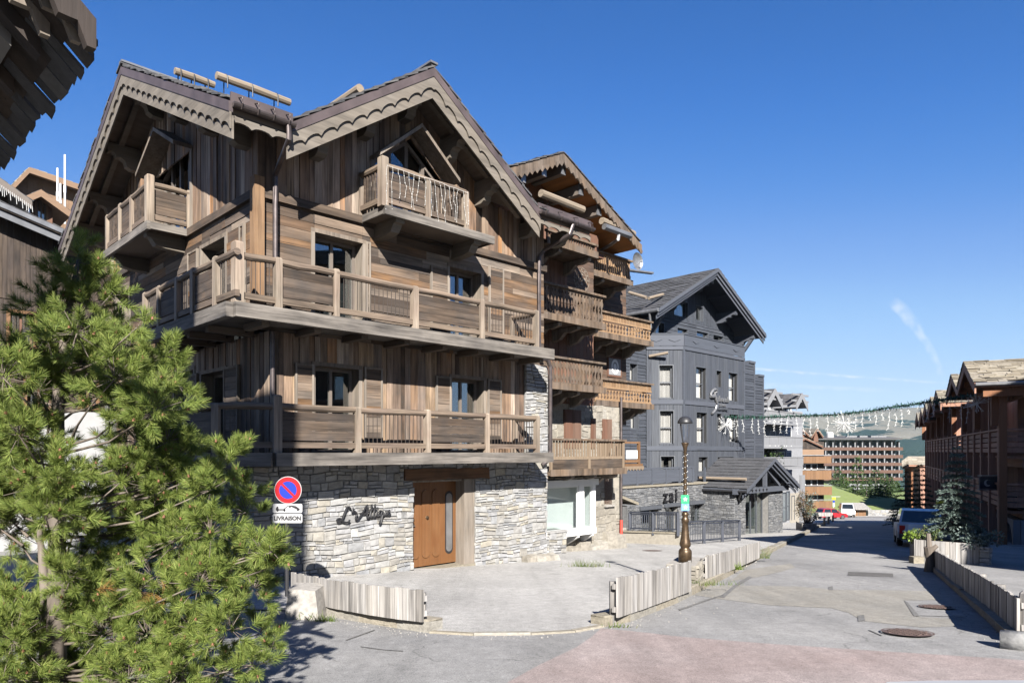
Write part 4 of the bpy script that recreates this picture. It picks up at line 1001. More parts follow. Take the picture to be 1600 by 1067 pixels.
# kerbs
def kerb(pix, name, w, h, inset=0.0, seg=0.9, mat='kerb_stone'):
    P = [Vector((*W.gnd(u, v)[:2], 0)) for u, v in pix]; path = []
    for a, b in zip(P, P[1:]):
        n = max(1, int((b-a).length/seg)); path += [a.lerp(b, i/n) for i in range(n)]
    path.append(P[-1]); mb = MB()
    nr = []
    for i in range(len(path)):
        d = path[min(i+1, len(path)-1)]-path[max(i-1, 0)]; nr.append(Vector((-d.y, d.x, 0)).normalized())
    for i in range(len(path)-1):
        a, b = path[i], path[i+1]; g = (b-a)*0.006; j = R.uniform(-0.012, 0.012); a2, b2 = a+g, b-g; na, nb = nr[i]*w, nr[i+1]*w
        zf = lambda p, t: (p.x, p.y, ground_z(p.x, p.y)+t)
        e = 0.02; ea, eb = nr[i]*e, nr[i+1]*e
        mb.hexa([zf(a2, -.1), zf(b2, -.1), zf(b2+nb, -.1), zf(a2+na, -.1), zf(a2, h-e+j), zf(b2, h-e+j), zf(b2+nb, h+j), zf(a2+na, h+j)])
        n0 = len(mb.v)-8
        mb.hexa([zf(a2, h-e+j), zf(b2, h-e+j), zf(b2+nb, h-e+j-.01), zf(a2+na, h-e+j-.01), zf(a2+ea, h+j), zf(b2+eb, h+j), zf(b2+nb, h+j+.002), zf(a2+na, h+j+.002)])
    return mb.top(name, mat, None, None, W, kind='structure')
kerb(KL[:], 'kerb', 0.24, 0.15)
kerb([(476, 952), (500, 960), (560, 971), (620, 981), (670, 988.5)], 'kerb', 0.26, 0.16)
kerb([(670, 989), (740, 993), (830, 992), (900, 988), (945, 980)], 'kerb_line', 0.11, 0.027)
kerb([(1452, 888), (1500, 931), (1540, 968), (1577, 1004)][::-1], 'kerb', -0.2, 0.12)
# plank fences
def plank_fence(label, pix, up, h, pw=0.12, name='plank_fence', group='low plank fences along the kerbs', world=None, hf=None, side=1, post=True):
    P = world or [W.gnd(u, v, up) for u, v in pix]
    P = [Vector((p[0], p[1], 0)) for p in P]; L_ = sum((b-a).length for a, b in zip(P, P[1:]))
    def at(s):
        for a, b in zip(P, P[1:]):
            l = (b-a).length
            if s <= l+1e-6: return a+(b-a)*(s/l), (b-a).normalized()
            s -= l
        return P[-1], (P[-1]-P[-2]).normalized()
    c0 = P[0]; t = thing(name, label, 'fence', W, (c0.x, c0.y, ground_z(c0.x, c0.y)+up), group)
    mb = MB(); s = 0.0
    while s < L_-0.03:
        w = min(R.uniform(pw*0.8, pw*1.25), L_-s); a, d = at(s+0.003); b, _ = at(s+w-0.003); n_ = Vector((-d.y, d.x, 0))*(0.016*side); o = n_*R.uniform(-0.3, 0.3)
        hh = (hf(s/L_) if hf else h)+R.uniform(-0.012, 0.012); zf = lambda p, z: (p.x, p.y, ground_z(p.x, p.y)+up+z)
        mb.hexa([zf(a-n_+o, .02), zf(b-n_+o, .02), zf(b+n_+o, .02), zf(a+n_+o, .02), zf(a-n_+o, hh), zf(b-n_+o, hh+R.uniform(-.006,.006)), zf(b+n_+o, hh), zf(a+n_+o, hh)])
        s += w
    mb.build('planking', 'fence_plank', t)
    for zz in (0.12, h-0.12):
        mb = MB(); s = 0
        while s < L_-0.05:
            e = min(s+0.6, L_); a, d = at(s); b, _ = at(e); n_ = Vector((-d.y, d.x, 0))*(0.05*side)
            mb.bar((a.x+n_.x, a.y+n_.y, ground_z(a.x, a.y)+up+zz), (b.x+n_.x, b.y+n_.y, ground_z(b.x, b.y)+up+zz), 0.05, 0.07); s = e
        mb.build('rail', 'fence_plank', t)
    if post:
        k = max(2, int(L_/1.8)+1)
        for i in range(k):
            a, d = at(L_*(0.03+0.94*i/(k-1))); n_ = Vector((-d.y, d.x, 0))*(0.11*side); z = ground_z(a.x, a.y)
            mb = MB(); mb.box(a.x+n_.x-.04, a.x+n_.x+.04, a.y+n_.y-.04, a.y+n_.y+.04, z-.1, z+up+h-.06); mb.build('post', 'fence_plank', t)
    return t
plank_fence('curved low fence of grey planks by the no parking sign', [(456, 936), (478, 941), (520, 952), (580, 963), (620, 969), (661, 974)], 0.12, 0.43)
plank_fence('low fence of pale grey planks ending at the dropped kerb', [(964, 967), (1000, 955), (1040, 940), (1079, 925)], 0.10, 0.55)
plank_fence('low fence of bleached planks between the lamp and the porch', [(1103, 908), (1140, 893), (1187, 872)], 0.10, 0.5)
plank_fence('long low fence of weathered boards beside the street with its shadow on the asphalt', [(1592, 996), (1540, 950), (1500, 920), (1456, 885)], 0.06, 0.5, hf=lambda t: 0.47, side=-1)
# concrete block beside the curved fence
p = W.gnd(470, 968); mb = MB(); x0, y0 = p[0]-0.25, p[1]; zb = p[2]-0.1
mb.hexa([(x0, y0, zb), (x0+0.52, y0-0.02, zb), (x0+0.55, y0+0.6, zb), (x0-.03, y0+0.6, zb), (x0+.05, y0+.07, zb+.52), (x0+.44, y0+.05, zb+.5), (x0+.48, y0+.55, zb+.52), (x0+.02, y0+.55, zb+.53)])
mb.top('concrete_block', 'concrete', 'rough concrete block at the end of the curved plank fence', 'block', W)

# grit and leaf bits gathered along the kerbs and walls
rgv = random.Random(77); mb = MB()
for path, n, sp0 in ((KL, 260, .16), ([(476, 956), (560, 975), (668, 993), (800, 995), (945, 984)], 160, .12), ([(1452, 893), (1577, 1010)], 160, .15), ([(520, 912), (640, 905), (745, 892), (870, 893)], 200, .2), ([(1000, 975), (1330, 905)], 60, 1.0)):
    P = [Vector(W.gnd(*q)) for q in path]
    for _ in range(n):
        i = rgv.randrange(len(P)-1); p = P[i].lerp(P[i+1], rgv.random()); x = p.x+rgv.gauss(0, sp0); y = p.y+rgv.gauss(0, sp0); e = rgv.uniform(.002, .0075); z = ground_z(x, y)+.008
        mb.hexa([(x-e, y-e*.7, z-.012), (x+e, y-e, z-.012), (x+e*.8, y+e, z-.012), (x-e, y+e*.8, z-.012), (x-e*.5, y-e*.4, z+e), (x+e*.5, y-e*.5, z+e*.8), (x+e*.4, y+e*.5, z+e), (x-e*.5, y+e*.4, z+e*.9)])
mb.top('gravel', 'concrete', 'loose grit scattered along the kerbs and walls', 'gravel', W, kind='stuff')
# ================================================================== carved chalet next door
WY = 16.6
XL2 = 15.5; XR2 = F.aty(970, 700, WY)[0]
c2 = thing('carved_chalet', 'brown wooden chalet with fretwork balconies and a white shop window', 'chalet', F, (18.7, 20, F.zg(18.7, 17)))
P2 = Plane('y', WY); P2b = Plane('y', 17.9)
zst = P2.px(900, 632)[1]; zg2 = -4.6
xm = P2.px(927, 500)[0]
mb = MB()
sh1 = (P2.px(880, 650)[0], P2.px(906, 650)[0], P2.px(890, 700)[1], P2.px(890, 640)[1])
sh2 = (P2.px(940, 650)[0], P2.px(954, 650)[0], P2.px(950, 700)[1], P2.px(950, 655)[1]); sh3 = (P2.px(922, 650)[0], P2.px(929, 650)[0], sh2[2], sh2[3])
sl_ = (P2.px(944, 800)[0], P2.px(956, 800)[0], P2.px(950, 788)[1], P2.px(950, 742)[1])
stones(mb, P2, XL2, XR2, -4.6, zst, holes=[sl_], h=(0.2, 0.42), w=(0.22, 0.55), d=(0.0, 0.035), thin=0.3)
mb.build('stone_wall', 'cream_stone', c2)
mb = MB(); mb.box(XL2, XR2-0.02, WY+0.0, 26, -4.8, zst); mb.box(XL2, xm, WY+0.02, 26, zst, 7.6); mb.box(xm, F.aty(978, 600, 17.9)[0]-.02, 17.92, 26, zst-.6, 8.1); mb.build('wall_core', 'cream_render', c2)
mb = MB(); planks_up(mb, P2, XL2, xm, zst, P2.px(900, 495)[1], w=(0.14, 0.24)); mb.build('upright_cladding', 'red_wood', c2)
mb = MB(); planks_lv(mb, P2, XL2, xm, P2.px(900, 495)[1], 7.7, ln=(2.5, 4)); mb.build('level_cladding', 'brown_level', c2); mb = MB(); planks_lv(mb, P2b, xm, F.aty(978, 600, 17.9)[0], zst-.6, 8.2); mb.build('level_cladding', 'brown_level', c2)
mb = MB(); planks_up(mb, Plane3(P2, 0.04), XL2, P2.px(884, 420)[0], P2.px(860, 445)[1], P2.px(860, 398)[1], w=(0.16, 0.2)); mb.build('shutter', 'red_wood', c2)
for s_ in (sh1, sh2, sh3):
    mb = MB(); m_ = (s_[0]+s_[1])/2
    for a, b in ((s_[0], m_-0.01), (m_+0.01, s_[1])): pbox(mb, P2, a, b, 0.0, 0.07, s_[2], s_[3]); pbox(mb, P2, a+0.06, b-0.06, 0.071, 0.085, s_[2]+0.1, s_[3]-0.1)
    mb.build('shutter', 'red_wood', c2)
mb = MB(); pbox(mb, P2, sl_[0], sl_[1], -0.06, 0.0, sl_[2], sl_[3]); sq = mb.build('slit_shutter', 'red_wood', c2)
mb = MB(); pbox(mb, P2, sl_[0]-0.05, sl_[1]+0.06, 0, 0.12, sl_[2]-0.08, sl_[2]-0.005); mb.build('slit_sill', 'concrete', sq)
def ring(mb, pl, a, z, r0, r1, d0, d1, n=24, ez=1.0):
    for k in range(n):
        t, u_ = 2*math.pi*k/n, 2*math.pi*(k+1)/n
        q = lambda r, t, d: pl.p(a+r*math.cos(t), d, z+ez*r*math.sin(t))
        mb.hexa([q(r0, t, d0), q(r1, t, d0), q(r1, u_, d0), q(r0, u_, d0), q(r0, t, d1), q(r1, t, d1), q(r1, u_, d1), q(r0, u_, d1)])
am, zm = P2.px(908, 437); mb = MB(); ring(mb, P2, am, zm, 0.27, 0.30, 0.02, 0.032); ring(mb, P2, am, zm, 0.42, 0.44, 0.02, 0.03)
for k in range(4):
    t = k*math.pi/2; c, s_ = math.cos(t), math.sin(t)
    mb.prism([P2.p(am+c*r-s_*w, 0.02, zm+s_*r+c*w) for r, w in ((0.02, .02), (0.13, .03), (0.2, .09), (0.22, 0), (0.2, -.09), (0.13, -.03), (0.02, -.02))], P2.vec(0, 0.012, 0))
for k in range(12):
    t = k*math.pi/6; mb.prism([P2.p(am+0.36*math.cos(t)+0.04*math.cos(q), 0.02, zm+0.36*math.sin(t)+0.04*math.sin(q)) for q in (0, 1.57, 3.14, 4.71)], P2.vec(0, 0.01, 0))
mb.build('round_emblem', 'trim_wood', c2)
a0, z0 = P2b.px(950, 585); a1, z1 = P2b.px(968, 562)
mb = MB(); pbox(mb, P2b, a0-.08, a1+.08, 0, 0.05, z0-.08, z1+0.08); pn = mb.build('oval_plaque', 'red_wood', c2)
mb = MB(); pbox(mb, P2b, a0, a1, 0.05, 0.06, z0, z1); mb.build('plaque_field', 'grey_render', pn)
mb = MB(); ring(mb, P2b, (a0+a1)/2, (z0+z1)/2, 0.16, 0.24, 0.06, 0.075, ez=1.3); ring(mb, P2b, (a0+a1)/2, (z0+z1)/2, 0.0, 0.1, 0.06, 0.07, ez=1.3); mb.build('plaque_oval', 'white_paint', pn)
def carved_balcony(parent, u0, u1, v_rail, v_bot, y, kind, yin, mat, uref=None, ret=True):
    """fretwork balcony front between two directions at depth y; boards shaped so that the gaps draw the pattern"""
    x0 = F.aty(u0, 500, y)[0]; x1 = F.aty(u1, 500, y)[0]; uu = uref or u1
    zr = F.aty(uu, v_rail, y)[2]; zb = F.aty(uu, v_bot, y)[2]; pl = Plane('y', y); H = zr-zb
    mb = MB(); mb.box(x0-0.02, x1+0.05, y-0.05, yin, zb-0.14, zb-0.02); b = mb.build('carved_balcony', 'carved_wood', parent)
    mb = MB(); mb.box(x0-0.03, x1+0.07, y-0.09, y-0.051, zb-0.16, zb+0.06); mb.build('edge_beam', 'carved_wood', b)
    mb = MB(); mb.box(x0-0.02, x1+0.06, y-0.09, y+0.05, zr-0.06, zr+0.01); mb.box(x1-0.06, x1+0.06, y+0.05, yin, zr-0.06, zr+0.01); mb.build('rail', 'carved_wood', b)
    def boards(plq, a0, a1, mbx):
        pw = {'oval': 0.17, 'slat': 0.125, 'fret': 0.2, 'plain': 0.14}[kind]; n = max(2, round((a1-a0)/pw)); w = (a1-a0)/n
        m_ = 16
        for i in range(n):
            c = a0+w*(i+0.5)
            zlo = 0.02 if kind != 'plain' else 0.42; L_ = []; Rr = []
            for k in range(m_+1):
                t = k/m_; zz = zb+zlo*H+(zr-0.06-zb-zlo*H)*t
                if kind == 'oval': h = 0.5-0.40*max(0, 1-((t-0.5)/0.2)**2)-0.3*max(0, 1-((t-0.15)/0.06)**2)-0.3*max(0, 1-((t-0.86)/0.06)**2)
                elif kind == 'slat': h = 0.31-0.1*max(0, 1-((t-0.5)/0.07)**2)+0.12*max(0, 1-(t/0.12)**2)+(0.1 if t > 0.93 else 0)
                elif kind == 'fret': h = 0.49-0.44*max(0, 1-((t-0.42)/0.12)**2)-0.34*max(0, 1-((t-0.2)/0.08)**2)
                else: h = 0.27
                h = max(0.07, h)*w*0.97; L_.append(plq.p(c-h, 0.0, zz)); Rr.append(plq.p(c+h, 0.0, zz))
            if kind == 'fret':
                kk = int(m_*0.66); mbx.strip(L_[:kk], Rr[:kk], plq.vec(0, -0.025, 0))
                for s_ in (-0.25, 0.25):
                    pbox(mbx, plq, c+s_*w-0.13*w, c+s_*w+0.13*w, -0.025, 0, zb+0.64*H, zr-0.05)
            else: mbx.strip(L_, Rr, plq.vec(0, -0.025, 0))
        if kind == 'fret': pbox(mbx, plq, a0, a1, -0.03, 0.012, zb+0.60*H, zb+0.67*H)
        if kind in ('fret', 'oval'): pbox(mbx, plq, a0, a1, -0.028, 0.01, zb-0.0, zb+0.1*H)
        if kind == 'plain':
            pbox(mbx, plq, a0, a1, -0.03, 0.02, zb+0.36*H, zb+0.45*H)
            for k in range(3): a = a0+(a1-a0-0.1)*k/2; pbox(mbx, plq, a, a+0.1, -0.03, 0.03, zb, zr-0.06)
    mb = MB(); boards(pl, x0, x1, mb); mb.build('front_boards', mat, b)
    if kind == 'plain': mb = MB(); pbox(mb, pl, x0+.02, x1-.02, -0.03, 0.0, zb+0.02*H, zb+0.355*H); mb.build('lower_panel', 'panel_wood', b)
    if ret: mb = MB(); boards(Plane('x', x1+0.0), y+0.04, yin, mb); mb.build('end_boards', mat, b)
    for k in range(3 if x1-x0 > 3 else 2):
        a = x0+(x1-x0)*(0.3+0.6*k/(2 if x1-x0 > 3 else 1)); mb = MB(); d = yin-y
        mb.prism([Plane('y', yin).p(a-0.08, x, zb-0.16+z) for x, z in ((0, 0), (d*0.97, 0), (d*0.96, -.1), (d*.7, -.18), (d*.5, -.16), (d*.3, -.36), (0, -.45))], (0.16, 0, 0)); mb.build('support_bracket', 'trim_wood', b)
    return b
LY2 = 15.35; RY2 = 16.75
carved_balcony(c2, 853, 930, 383, 397, LY2, 'slat', WY, 'carved_wood')
carved_balcony(c2, 846, 942.5, 463, 509, LY2, 'oval', WY, 'carved_wood')
carved_balcony(c2, 846, 942.5, 567.5, 608, LY2, 'oval', WY, 'carved_wood')
carved_balcony(c2, 859, 975, 687, 733, LY2, 'plain', WY, 'pale_carved')
carved_balcony(c2, 925, 985, 408, 441, RY2, 'slat', 17.9, 'honey_wood')
carved_balcony(c2, 930, 1017, 503, 536, RY2, 'fret', 17.9, 'honey_wood')
carved_balcony(c2, 930, 1018, 600, 634, RY2, 'fret', 17.9, 'honey_wood')
# side section of the lowest balcony with its white board
x0 = F.aty(976, 700, RY2)[0]; x1 = F.aty(999, 700, RY2)[0]; z0 = F.aty(999, 724, RY2)[2]; z1 = F.aty(999, 690, RY2)[2]
mb = MB(); mb.box(x0, x1, RY2-.04, RY2+.04, z1-.08, z1); mb.box(x0, x1, RY2-.04, RY2+.04, z0+.05, z0+.15); mb.box(x1-.1, x1, RY2-.05, RY2+.05, z0, z1+.01); mb.box(x0-.1, x1+.1, RY2-.1, 17.9, z0-.12, z0); sb = mb.build('side_balcony', 'tan_boards', c2)
mb = MB(); mb.box(x0+.05, x1-.2, RY2-.05, RY2-.03, z0+.2, z1-.35); mb.build('white_board', 'white_paint', sb)
mb = MB(); wave_board(mb, (x0-.3, RY2-.12, z0-.1), (x1+.15, RY2-.12, z0-.1), 0.18, 0.22, 0.08, (0, 0.04, 0), 'v'); mb.build('fringe_board', 'pale_carved', sb)
# carved console against the stone pier
mb = MB(); q = P2.px(862, 700); 
mb.prism([(15.9, LY2+0.1, -0.35), (15.9, LY2-0.25, -0.85), (15.9, LY2-0.1, -0.95), (15.9, LY2+0.25, -0.6), (15.9, LY2+0.4, -0.45)], (0.5, 0, 0)); mb.build('carved_console', 'pale_carved', c2)
# white shop window
BW = Plane('y', 16.05)
bx0 = BW.px(857, 790)[0]; bx1 = BW.px(930, 790)[0]; bz0 = BW.px(930, 823)[1]; bz1 = BW.px(930, 757)[1]
mb = MB(); d_ = WY-16.05
pbox(mb, BW, bx0-0.3, bx1, -d_, 0.05, bz0-0.22, bz0); pbox(mb, BW, bx0-0.3, bx1+0.06, -d_, 0.12, bz1, bz1+0.22)
xs_ = [bx0-0.28, BW.px(904, 790)[0], BW.px(912, 790)[0], BW.px(925, 790)[0]]
pbox(mb, BW, bx0-0.3, bx0-0.18, -0.08, 0.0, bz0, bz1); pbox(mb, BW, xs_[1], xs_[2], -0.08, 0.02, bz0, bz1); pbox(mb, BW, xs_[3], bx1, -d_, 0.02, bz0, bz1)
sw = mb.build('shop_window', 'white_paint', c2)
for a, b in ((bx0-0.18, xs_[1]), (xs_[2], xs_[3])):
    mb = MB(); pbox(mb, BW, a, b, -0.05, -0.04, bz0, bz1); mb.build('pane', 'glass_green', sw)
    mb = MB()
    for (q0, q1, r0, r1) in ((a, a+.05, bz0, bz1), (b-.05, b, bz0, bz1), (a+.05, b-.05, bz0, bz0+.05), (a+.05, b-.05, bz1-.05, bz1)): pbox(mb, BW, q0, q1, -0.07, -0.015, q1 and r0, r1)
    mb.build('sash', 'white_paint', sw)
mb = MB(); pbox(mb, BW, bx0-0.25, xs_[3]-0.02, -d_+0.02, -d_+0.06, bz0, bz1); mb.build('shop_backdrop', 'white_paint', sw)
mb = MB(); slates(mb, (bx0-.3, 15.86, bz1+.225), (bx1+.1, 15.86, bz1+.225), (bx1+.1, WY, bz1+.35), (bx0-.3, WY, bz1+.35), tw=.5, th=.25); mb.build('window_roof', 'lauze', sw)
for a in (bx0+0.55, bx0+1.5, bx1-0.2):
    mb = MB(); mb.prism([BW.p(a, x, bz0-0.22+z) for x, z in ((-d_, 0), (0.02, 0), (0.0, -.08), (-d_, -.38))], (0.12, 0, 0)); mb.build('support_bracket', 'white_paint', sw)
mb = MB(); pst = Plane('y', 15.95); xa, xb = pst.px(858, 850)[0], pst.px(884, 850)[0]; zt_ = pst.px(870, 832)[1]; stones(mb, pst, xa, xb, -4.6, zt_, h=(0.1, 0.22), w=(.15, .4)); stones(mb, Plane('x', xa), 15.95, 16.5, -4.6, zt_)
mb.box(xa+.02, xb-.02, 15.97, WY, -4.7, zt_-.02); mb.box(xa-.05, xb+.05, 15.88, WY, zt_, zt_+.07); mb.build('stone_pillar', 'pale_stone', c2)
mb = MB()
for k in range(6):
    a = P2.px(885+k*14, 860)[0]; z = F.zg(a, WY-.1)+0.0; hh = R.uniform(.1, .32)+(0.35 if k in (4, 5) else 0)
    mb.hexa([(a, WY-.35, z-.4), (a+.62, WY-.35, z-.4), (a+.62, WY-.01, z-.4), (a, WY-.01, z-.4), (a+.03, WY-.22, z+hh), (a+.58, WY-.25, z+hh), (a+.6, WY-.01, z+hh+.05), (a, WY-.01, z+hh+.1)])
mb.build('plinth_stones', 'cream_stone', c2)
xd = P2.px(970, 800, 0.1)[0]
mb = MB(); mb.tube([(xd, WY-.12, zst+0.4), (xd, WY-.12, P2.px(970, 812, .1)[1])], 0.05, 8); dp = mb.build('downpipe', 'gutter_metal', c2)
mb = MB(); mb.tube([(xd, WY-.12, P2.px(970, 812, .1)[1]), (xd, WY-.12, F.zg(xd, WY)-.1)], 0.06, 8); mb.build('painted_pipe_foot', 'red_paint', dp)
# roof with a deep orange boarded overhang
QY = 15.75; PX2 = 17.83; PZ2 = 10.09; hw2 = 4.43; EZ2 = 7.97; XLC = 15.2
zl = PZ2-(PZ2-EZ2)/hw2*(PX2-XLC)
mb = MB(); slab(mb, [(XLC, QY, zl), (PX2, QY, PZ2), (PX2, 27, PZ2), (XLC, 27, zl)], 0.2); slab(mb, [(PX2, QY, PZ2), (PX2+hw2, QY, EZ2), (PX2+hw2, 27, EZ2), (PX2, 27, PZ2)], 0.2); r2 = mb.build('roof', 'orange_soffit', c2)
mb = MB(); slates(mb, (XLC, QY-.08, zl), (XLC, 27, zl), (PX2, 27, PZ2), (PX2, QY-.08, PZ2), tw=.45, th=.36, ragged=.06); slates(mb, (PX2+hw2, QY-.08, EZ2), (PX2+hw2, 27, EZ2), (PX2, 27, PZ2), (PX2, QY-.08, PZ2), tw=.45, th=.36, ragged=.06); mb.build('roof_slates', 'slate', r2)
for A, B in (((XLC, QY, zl-.02), (PX2, QY, PZ2-.02)), ((PX2+hw2+.1, QY, EZ2-.07), (PX2, QY, PZ2-.02))):
    A = Vector(A); B = Vector(B); mb = MB(); mb.strip([A, B], [A-Vector((0, 0, .34)), B-Vector((0, 0, .34))], (0, -.04, 0)); mb.build('verge_board', 'carved_wood', r2)
    mb = MB(); dz = Vector((0, -.07, -.22)); wave_board(mb, A+dz, B+dz, .2, .26, .12, (0, .03, 0), 'v'); mb.build('fringe_board', 'carved_wood', r2)
for u, v in ((814.5, 275), (847, 267), (877, 260), (905, 290), (933, 319)):
    x = F.aty(u, v, QY+.2)[0]; zz = PZ2-(PZ2-EZ2)/hw2*abs(x-PX2)-.3
    mb = MB(); mb.box(x-.11, x+.11, QY+.15, 17.95, zz-.28, zz+.07); pb_ = mb.build('roof_bracket', 'frame_brown', r2)
    mb = MB(); mb.box(x-.115, x+.115, QY+.1, QY+.149, zz-.285, zz+.075); mb.build('painted_end', 'zinc', pb_)
GP = Plane('y', 17.3); mb = MB(); planks_up(mb, GP, XLC, PX2+hw2-1.0, 7.0, 10.2, top=lambda a: PZ2-.25-(PZ2-EZ2)/hw2*abs(a-PX2), w=(.2, .3)); mb.build('gable_cladding', 'street_orange', c2)
for a in (PX2-1.2, PX2+0.2): mb = MB(); mb.prism([GP.p(a, .04, 8.55), GP.p(a+1.0, .04, 8.55), GP.p(a+.9, .04, 8.9), GP.p(a+.1, .04, 9.3)], (0, -.03, 0)); mb.build('gable_pane', 'glass', c2)
mb = MB(); mb.box(XLC, PX2+3.0, QY+.6, 17.3, 7.2, 7.35); mb.box(XLC+.8, PX2+2.6, QY+.55, QY+.6, 7.25, 7.95); mb.build('gable_loggia', 'red_wood', c2)
q = F.aty(845, 302, 14.9); e = F.aty(911, 328, 14.9)
mb = MB(); mb.tube([q, e], .12, 10); lg = mb.build('snow_log', 'grey_log', rf)
q = F.aty(944, 354, QY-.2); e = F.aty(985, 369, QY-.2); mb = MB(); mb.tube([q, e], .11, 8); mb.build('gutter', 'zinc', r2)
mb = MB(); mb.tube([F.aty(967, 363, QY-.2), F.aty(966, 374, QY-.2), F.aty(955, 382, QY+.5), F.aty(930, 396, 17.5)], .06, 8); mb.build('downpipe', 'zinc', r2)
q = F.aty(940, 345, QY+.1); e = F.aty(990, 366, QY+.1); mb = MB(); mb.tube([q, e], .13, 8); mb.build('snow_log', 'grey_log', r2)
# rear wing with dish
a = F.atd(968, 412, 62); b = F.atd(1014, 424, 65)
rw = thing('rear_lodge', 'small slate roofed lodge with a white wall behind the fretwork chalet', 'lodge', F, (a[0]+1, a[1]+2, F.zg(a[0], a[1])))
mb = MB(); mb.prism([(a[0]-1, a[1]+.4, a[2]-.4), (b[0]+.2, b[1]-.2, b[2]-.1), (b[0]+.2, b[1]+5, b[2]+1.6), (a[0]-1, a[1]+5.5, a[2]+1.3)], (0, 0, -.22)); rr_ = mb.build('roof', 'shingle', rw)
mb = MB(); mb.tube([(a[0]-1, a[1]+.3, a[2]-.45), (b[0]+.3, b[1]-.25, b[2]-.15)], .1, 8); mb.build('gutter', 'zinc', rr_)
mb = MB(); mb.box(a[0]-2, b[0]-1.2, a[1]+1.1, a[1]+5, F.zg(a[0], a[1])-3, a[2]-.35); mb.build('wall', 'white_render', rw)
mb = MB(); c_ = F.atd(996, 410, 66); r_ = .42; n = 18; ringp = []
cen = len(mb.v); prof = [(0.0, .3), (.37, .22), (.63, .1), (.82, -.05)]
for rr0, dd in prof:
    for k in range(n): t = 2*math.pi*k/n; mb.v.append((c_[0]+rr0*math.cos(t), c_[1]+dd, c_[2]+.1+rr0*math.sin(t)))
for i in range(3):
    for k in range(n): k2 = (k+1) % n; mb.f.append((i*n+k, i*n+k2, (i+1)*n+k2, (i+1)*n+k))
dish = mb.top('satellite_dish', 'zinc', 'round white satellite dish standing on a slate roof edge', 'satellite dish', F, org=c_)
mb = MB(); mb.tube([(c_[0], c_[1]+.16, c_[2]+.1), (c_[0], c_[1]+.3, c_[2]-.5)], .03, 6); mb.build('mast', 'zinc', dish)
mb = MB(); mb.tube([(c_[0], c_[1]+.1, c_[2]-.3), (c_[0], c_[1]-.4, c_[2]-.05)], .02, 6); mb.box(c_[0]-.05, c_[0]+.05, c_[1]-.5, c_[1]-.38, c_[2]-.08, c_[2]+.04); mb.build('feed_arm', 'zinc', dish)

# ================================================================== dark grey hotel
HYP = 22.3; cxh, cyh, _ = F.aty(1068, 600, HYP); XH1 = F.aty(1162, 600, HYP)[0]
e0 = F.atd(1010, 600, (cxh*F.s+cyh*F.c)); 
ht = thing('slate_grey_hotel', 'dark grey timber hotel with a faceted bay, big roof and stone porch', 'hotel', F, (39, 26, F.zg(39, 22)))
HP = Plane('y', HYP); L_ = math.hypot(cxh-e0[0], cyh-e0[1]); ax = ((cxh-e0[0])/L_, (cyh-e0[1])/L_); HC = Plane('g', ((e0[0], e0[1]), ax, (ax[1], -ax[0])))
HS = Plane('y', e0[1]+0.05)
zt = F.aty(1068, 541, HYP)[2]; zp = F.aty(1068, 521, HYP)[2]; zb_ = F.aty(1068, 757, HYP)[2]
def hwin(pl, us, vs, **k):
    a0, _ = pl.px(us[0], 600); a1, _ = pl.px(us[1], 600); um = us[0]; return (a0, a1, pl.px(um, vs[1])[1], pl.px(um, vs[0])[1])
hc = [hwin(HC, (1030, 1051), (571, 622)), hwin(HC, (1031, 1052), (642, 693)), hwin(HC, (1032.5, 1053), (713, 739))]
hf = [hwin(HP, (1087, 1103), (573, 622)), hwin(HP, (1119, 1127), (579, 604)), hwin(HP, (1138, 1152), (582, 626)), hwin(HP, (1088, 1104.5), (644, 692)), hwin(HP, (1119.5, 1127), (646, 672)), hwin(HP, (1139, 1153), (647, 691)), hwin(HP, (1091, 1105.5), (714, 738)), hwin(HP, (1121, 1146), (714, 740))]
hs_ = [hwin(HS, (983.5, 995), (568, 594)), hwin(HS, (985, 997), (645, 670))]
mb = MB(); planks_up(mb, HC, 0, L_, zb_, zt, holes=hc, w=(.14, .2), d=(0, .015)); planks_up(mb, HP, cxh, XH1, zb_, zt, holes=hf, w=(.14, .2), d=(0, .015)); mb.build('upright_cladding', 'grey_upright', ht)
xs1 = F.aty(1178, 600, HYP+.3)[0]; xs2 = F.aty(1195, 600, HYP+.3)[0]
zs1 = F.aty(1170, 567, HYP+.3)[2]; zs2 = F.aty(1188, 588, HYP+.3)[2]
mb = MB(); planks_lv(mb, HS, 24, e0[0], -5, 7.4, holes=hs_, lap=.03, ln=(4, 7)); mb.build('side_cladding', 'grey_level', ht); mb = MB(); B1 = Plane('y', HYP+.3); planks_lv(mb, B1, XH1, xs1, -5, zs1, lap=.03, ln=(2, 4)); mb.build('stepped_cladding', 'grey_level', ht); mb = MB(); planks_lv(mb, Plane('y', HYP+.45), xs1, xs2, -5, zs2, lap=.03, ln=(2, 4)); mb.build('stepped_cladding', 'grey_level', ht)
mb = MB()
for pl, a0, a1, z in ((HC, 0, L_, None), (HP, cxh, XH1, None)):
    for v in (628, 700):
        zq = F.aty(1068, v, HYP)[2]; pbox(mb, pl, a0, a1, 0, .06, zq-.13, zq+.13)
    pbox(mb, pl, a0, a1, 0, .07, zt-.2, zt)
for x, z, y in ((xs1, zs1, HYP+.3), (xs2, zs2, HYP+.45)): mb.box(x-.8, x+.05, y-.1, y+2, z, z+.15); mb.box(x-.07, x+.03, y-.08, y-.03, -5, z)
mb.box(XH1-.06, XH1+.06, HYP-.07, HYP+.02, zb_, zt); mb.box(cxh-.07, cxh+.07, HYP-.06, HYP+.04, zb_, zt)
mb.build('trim_band', 'grey_trim', ht)
mb = MB(); n_ = len
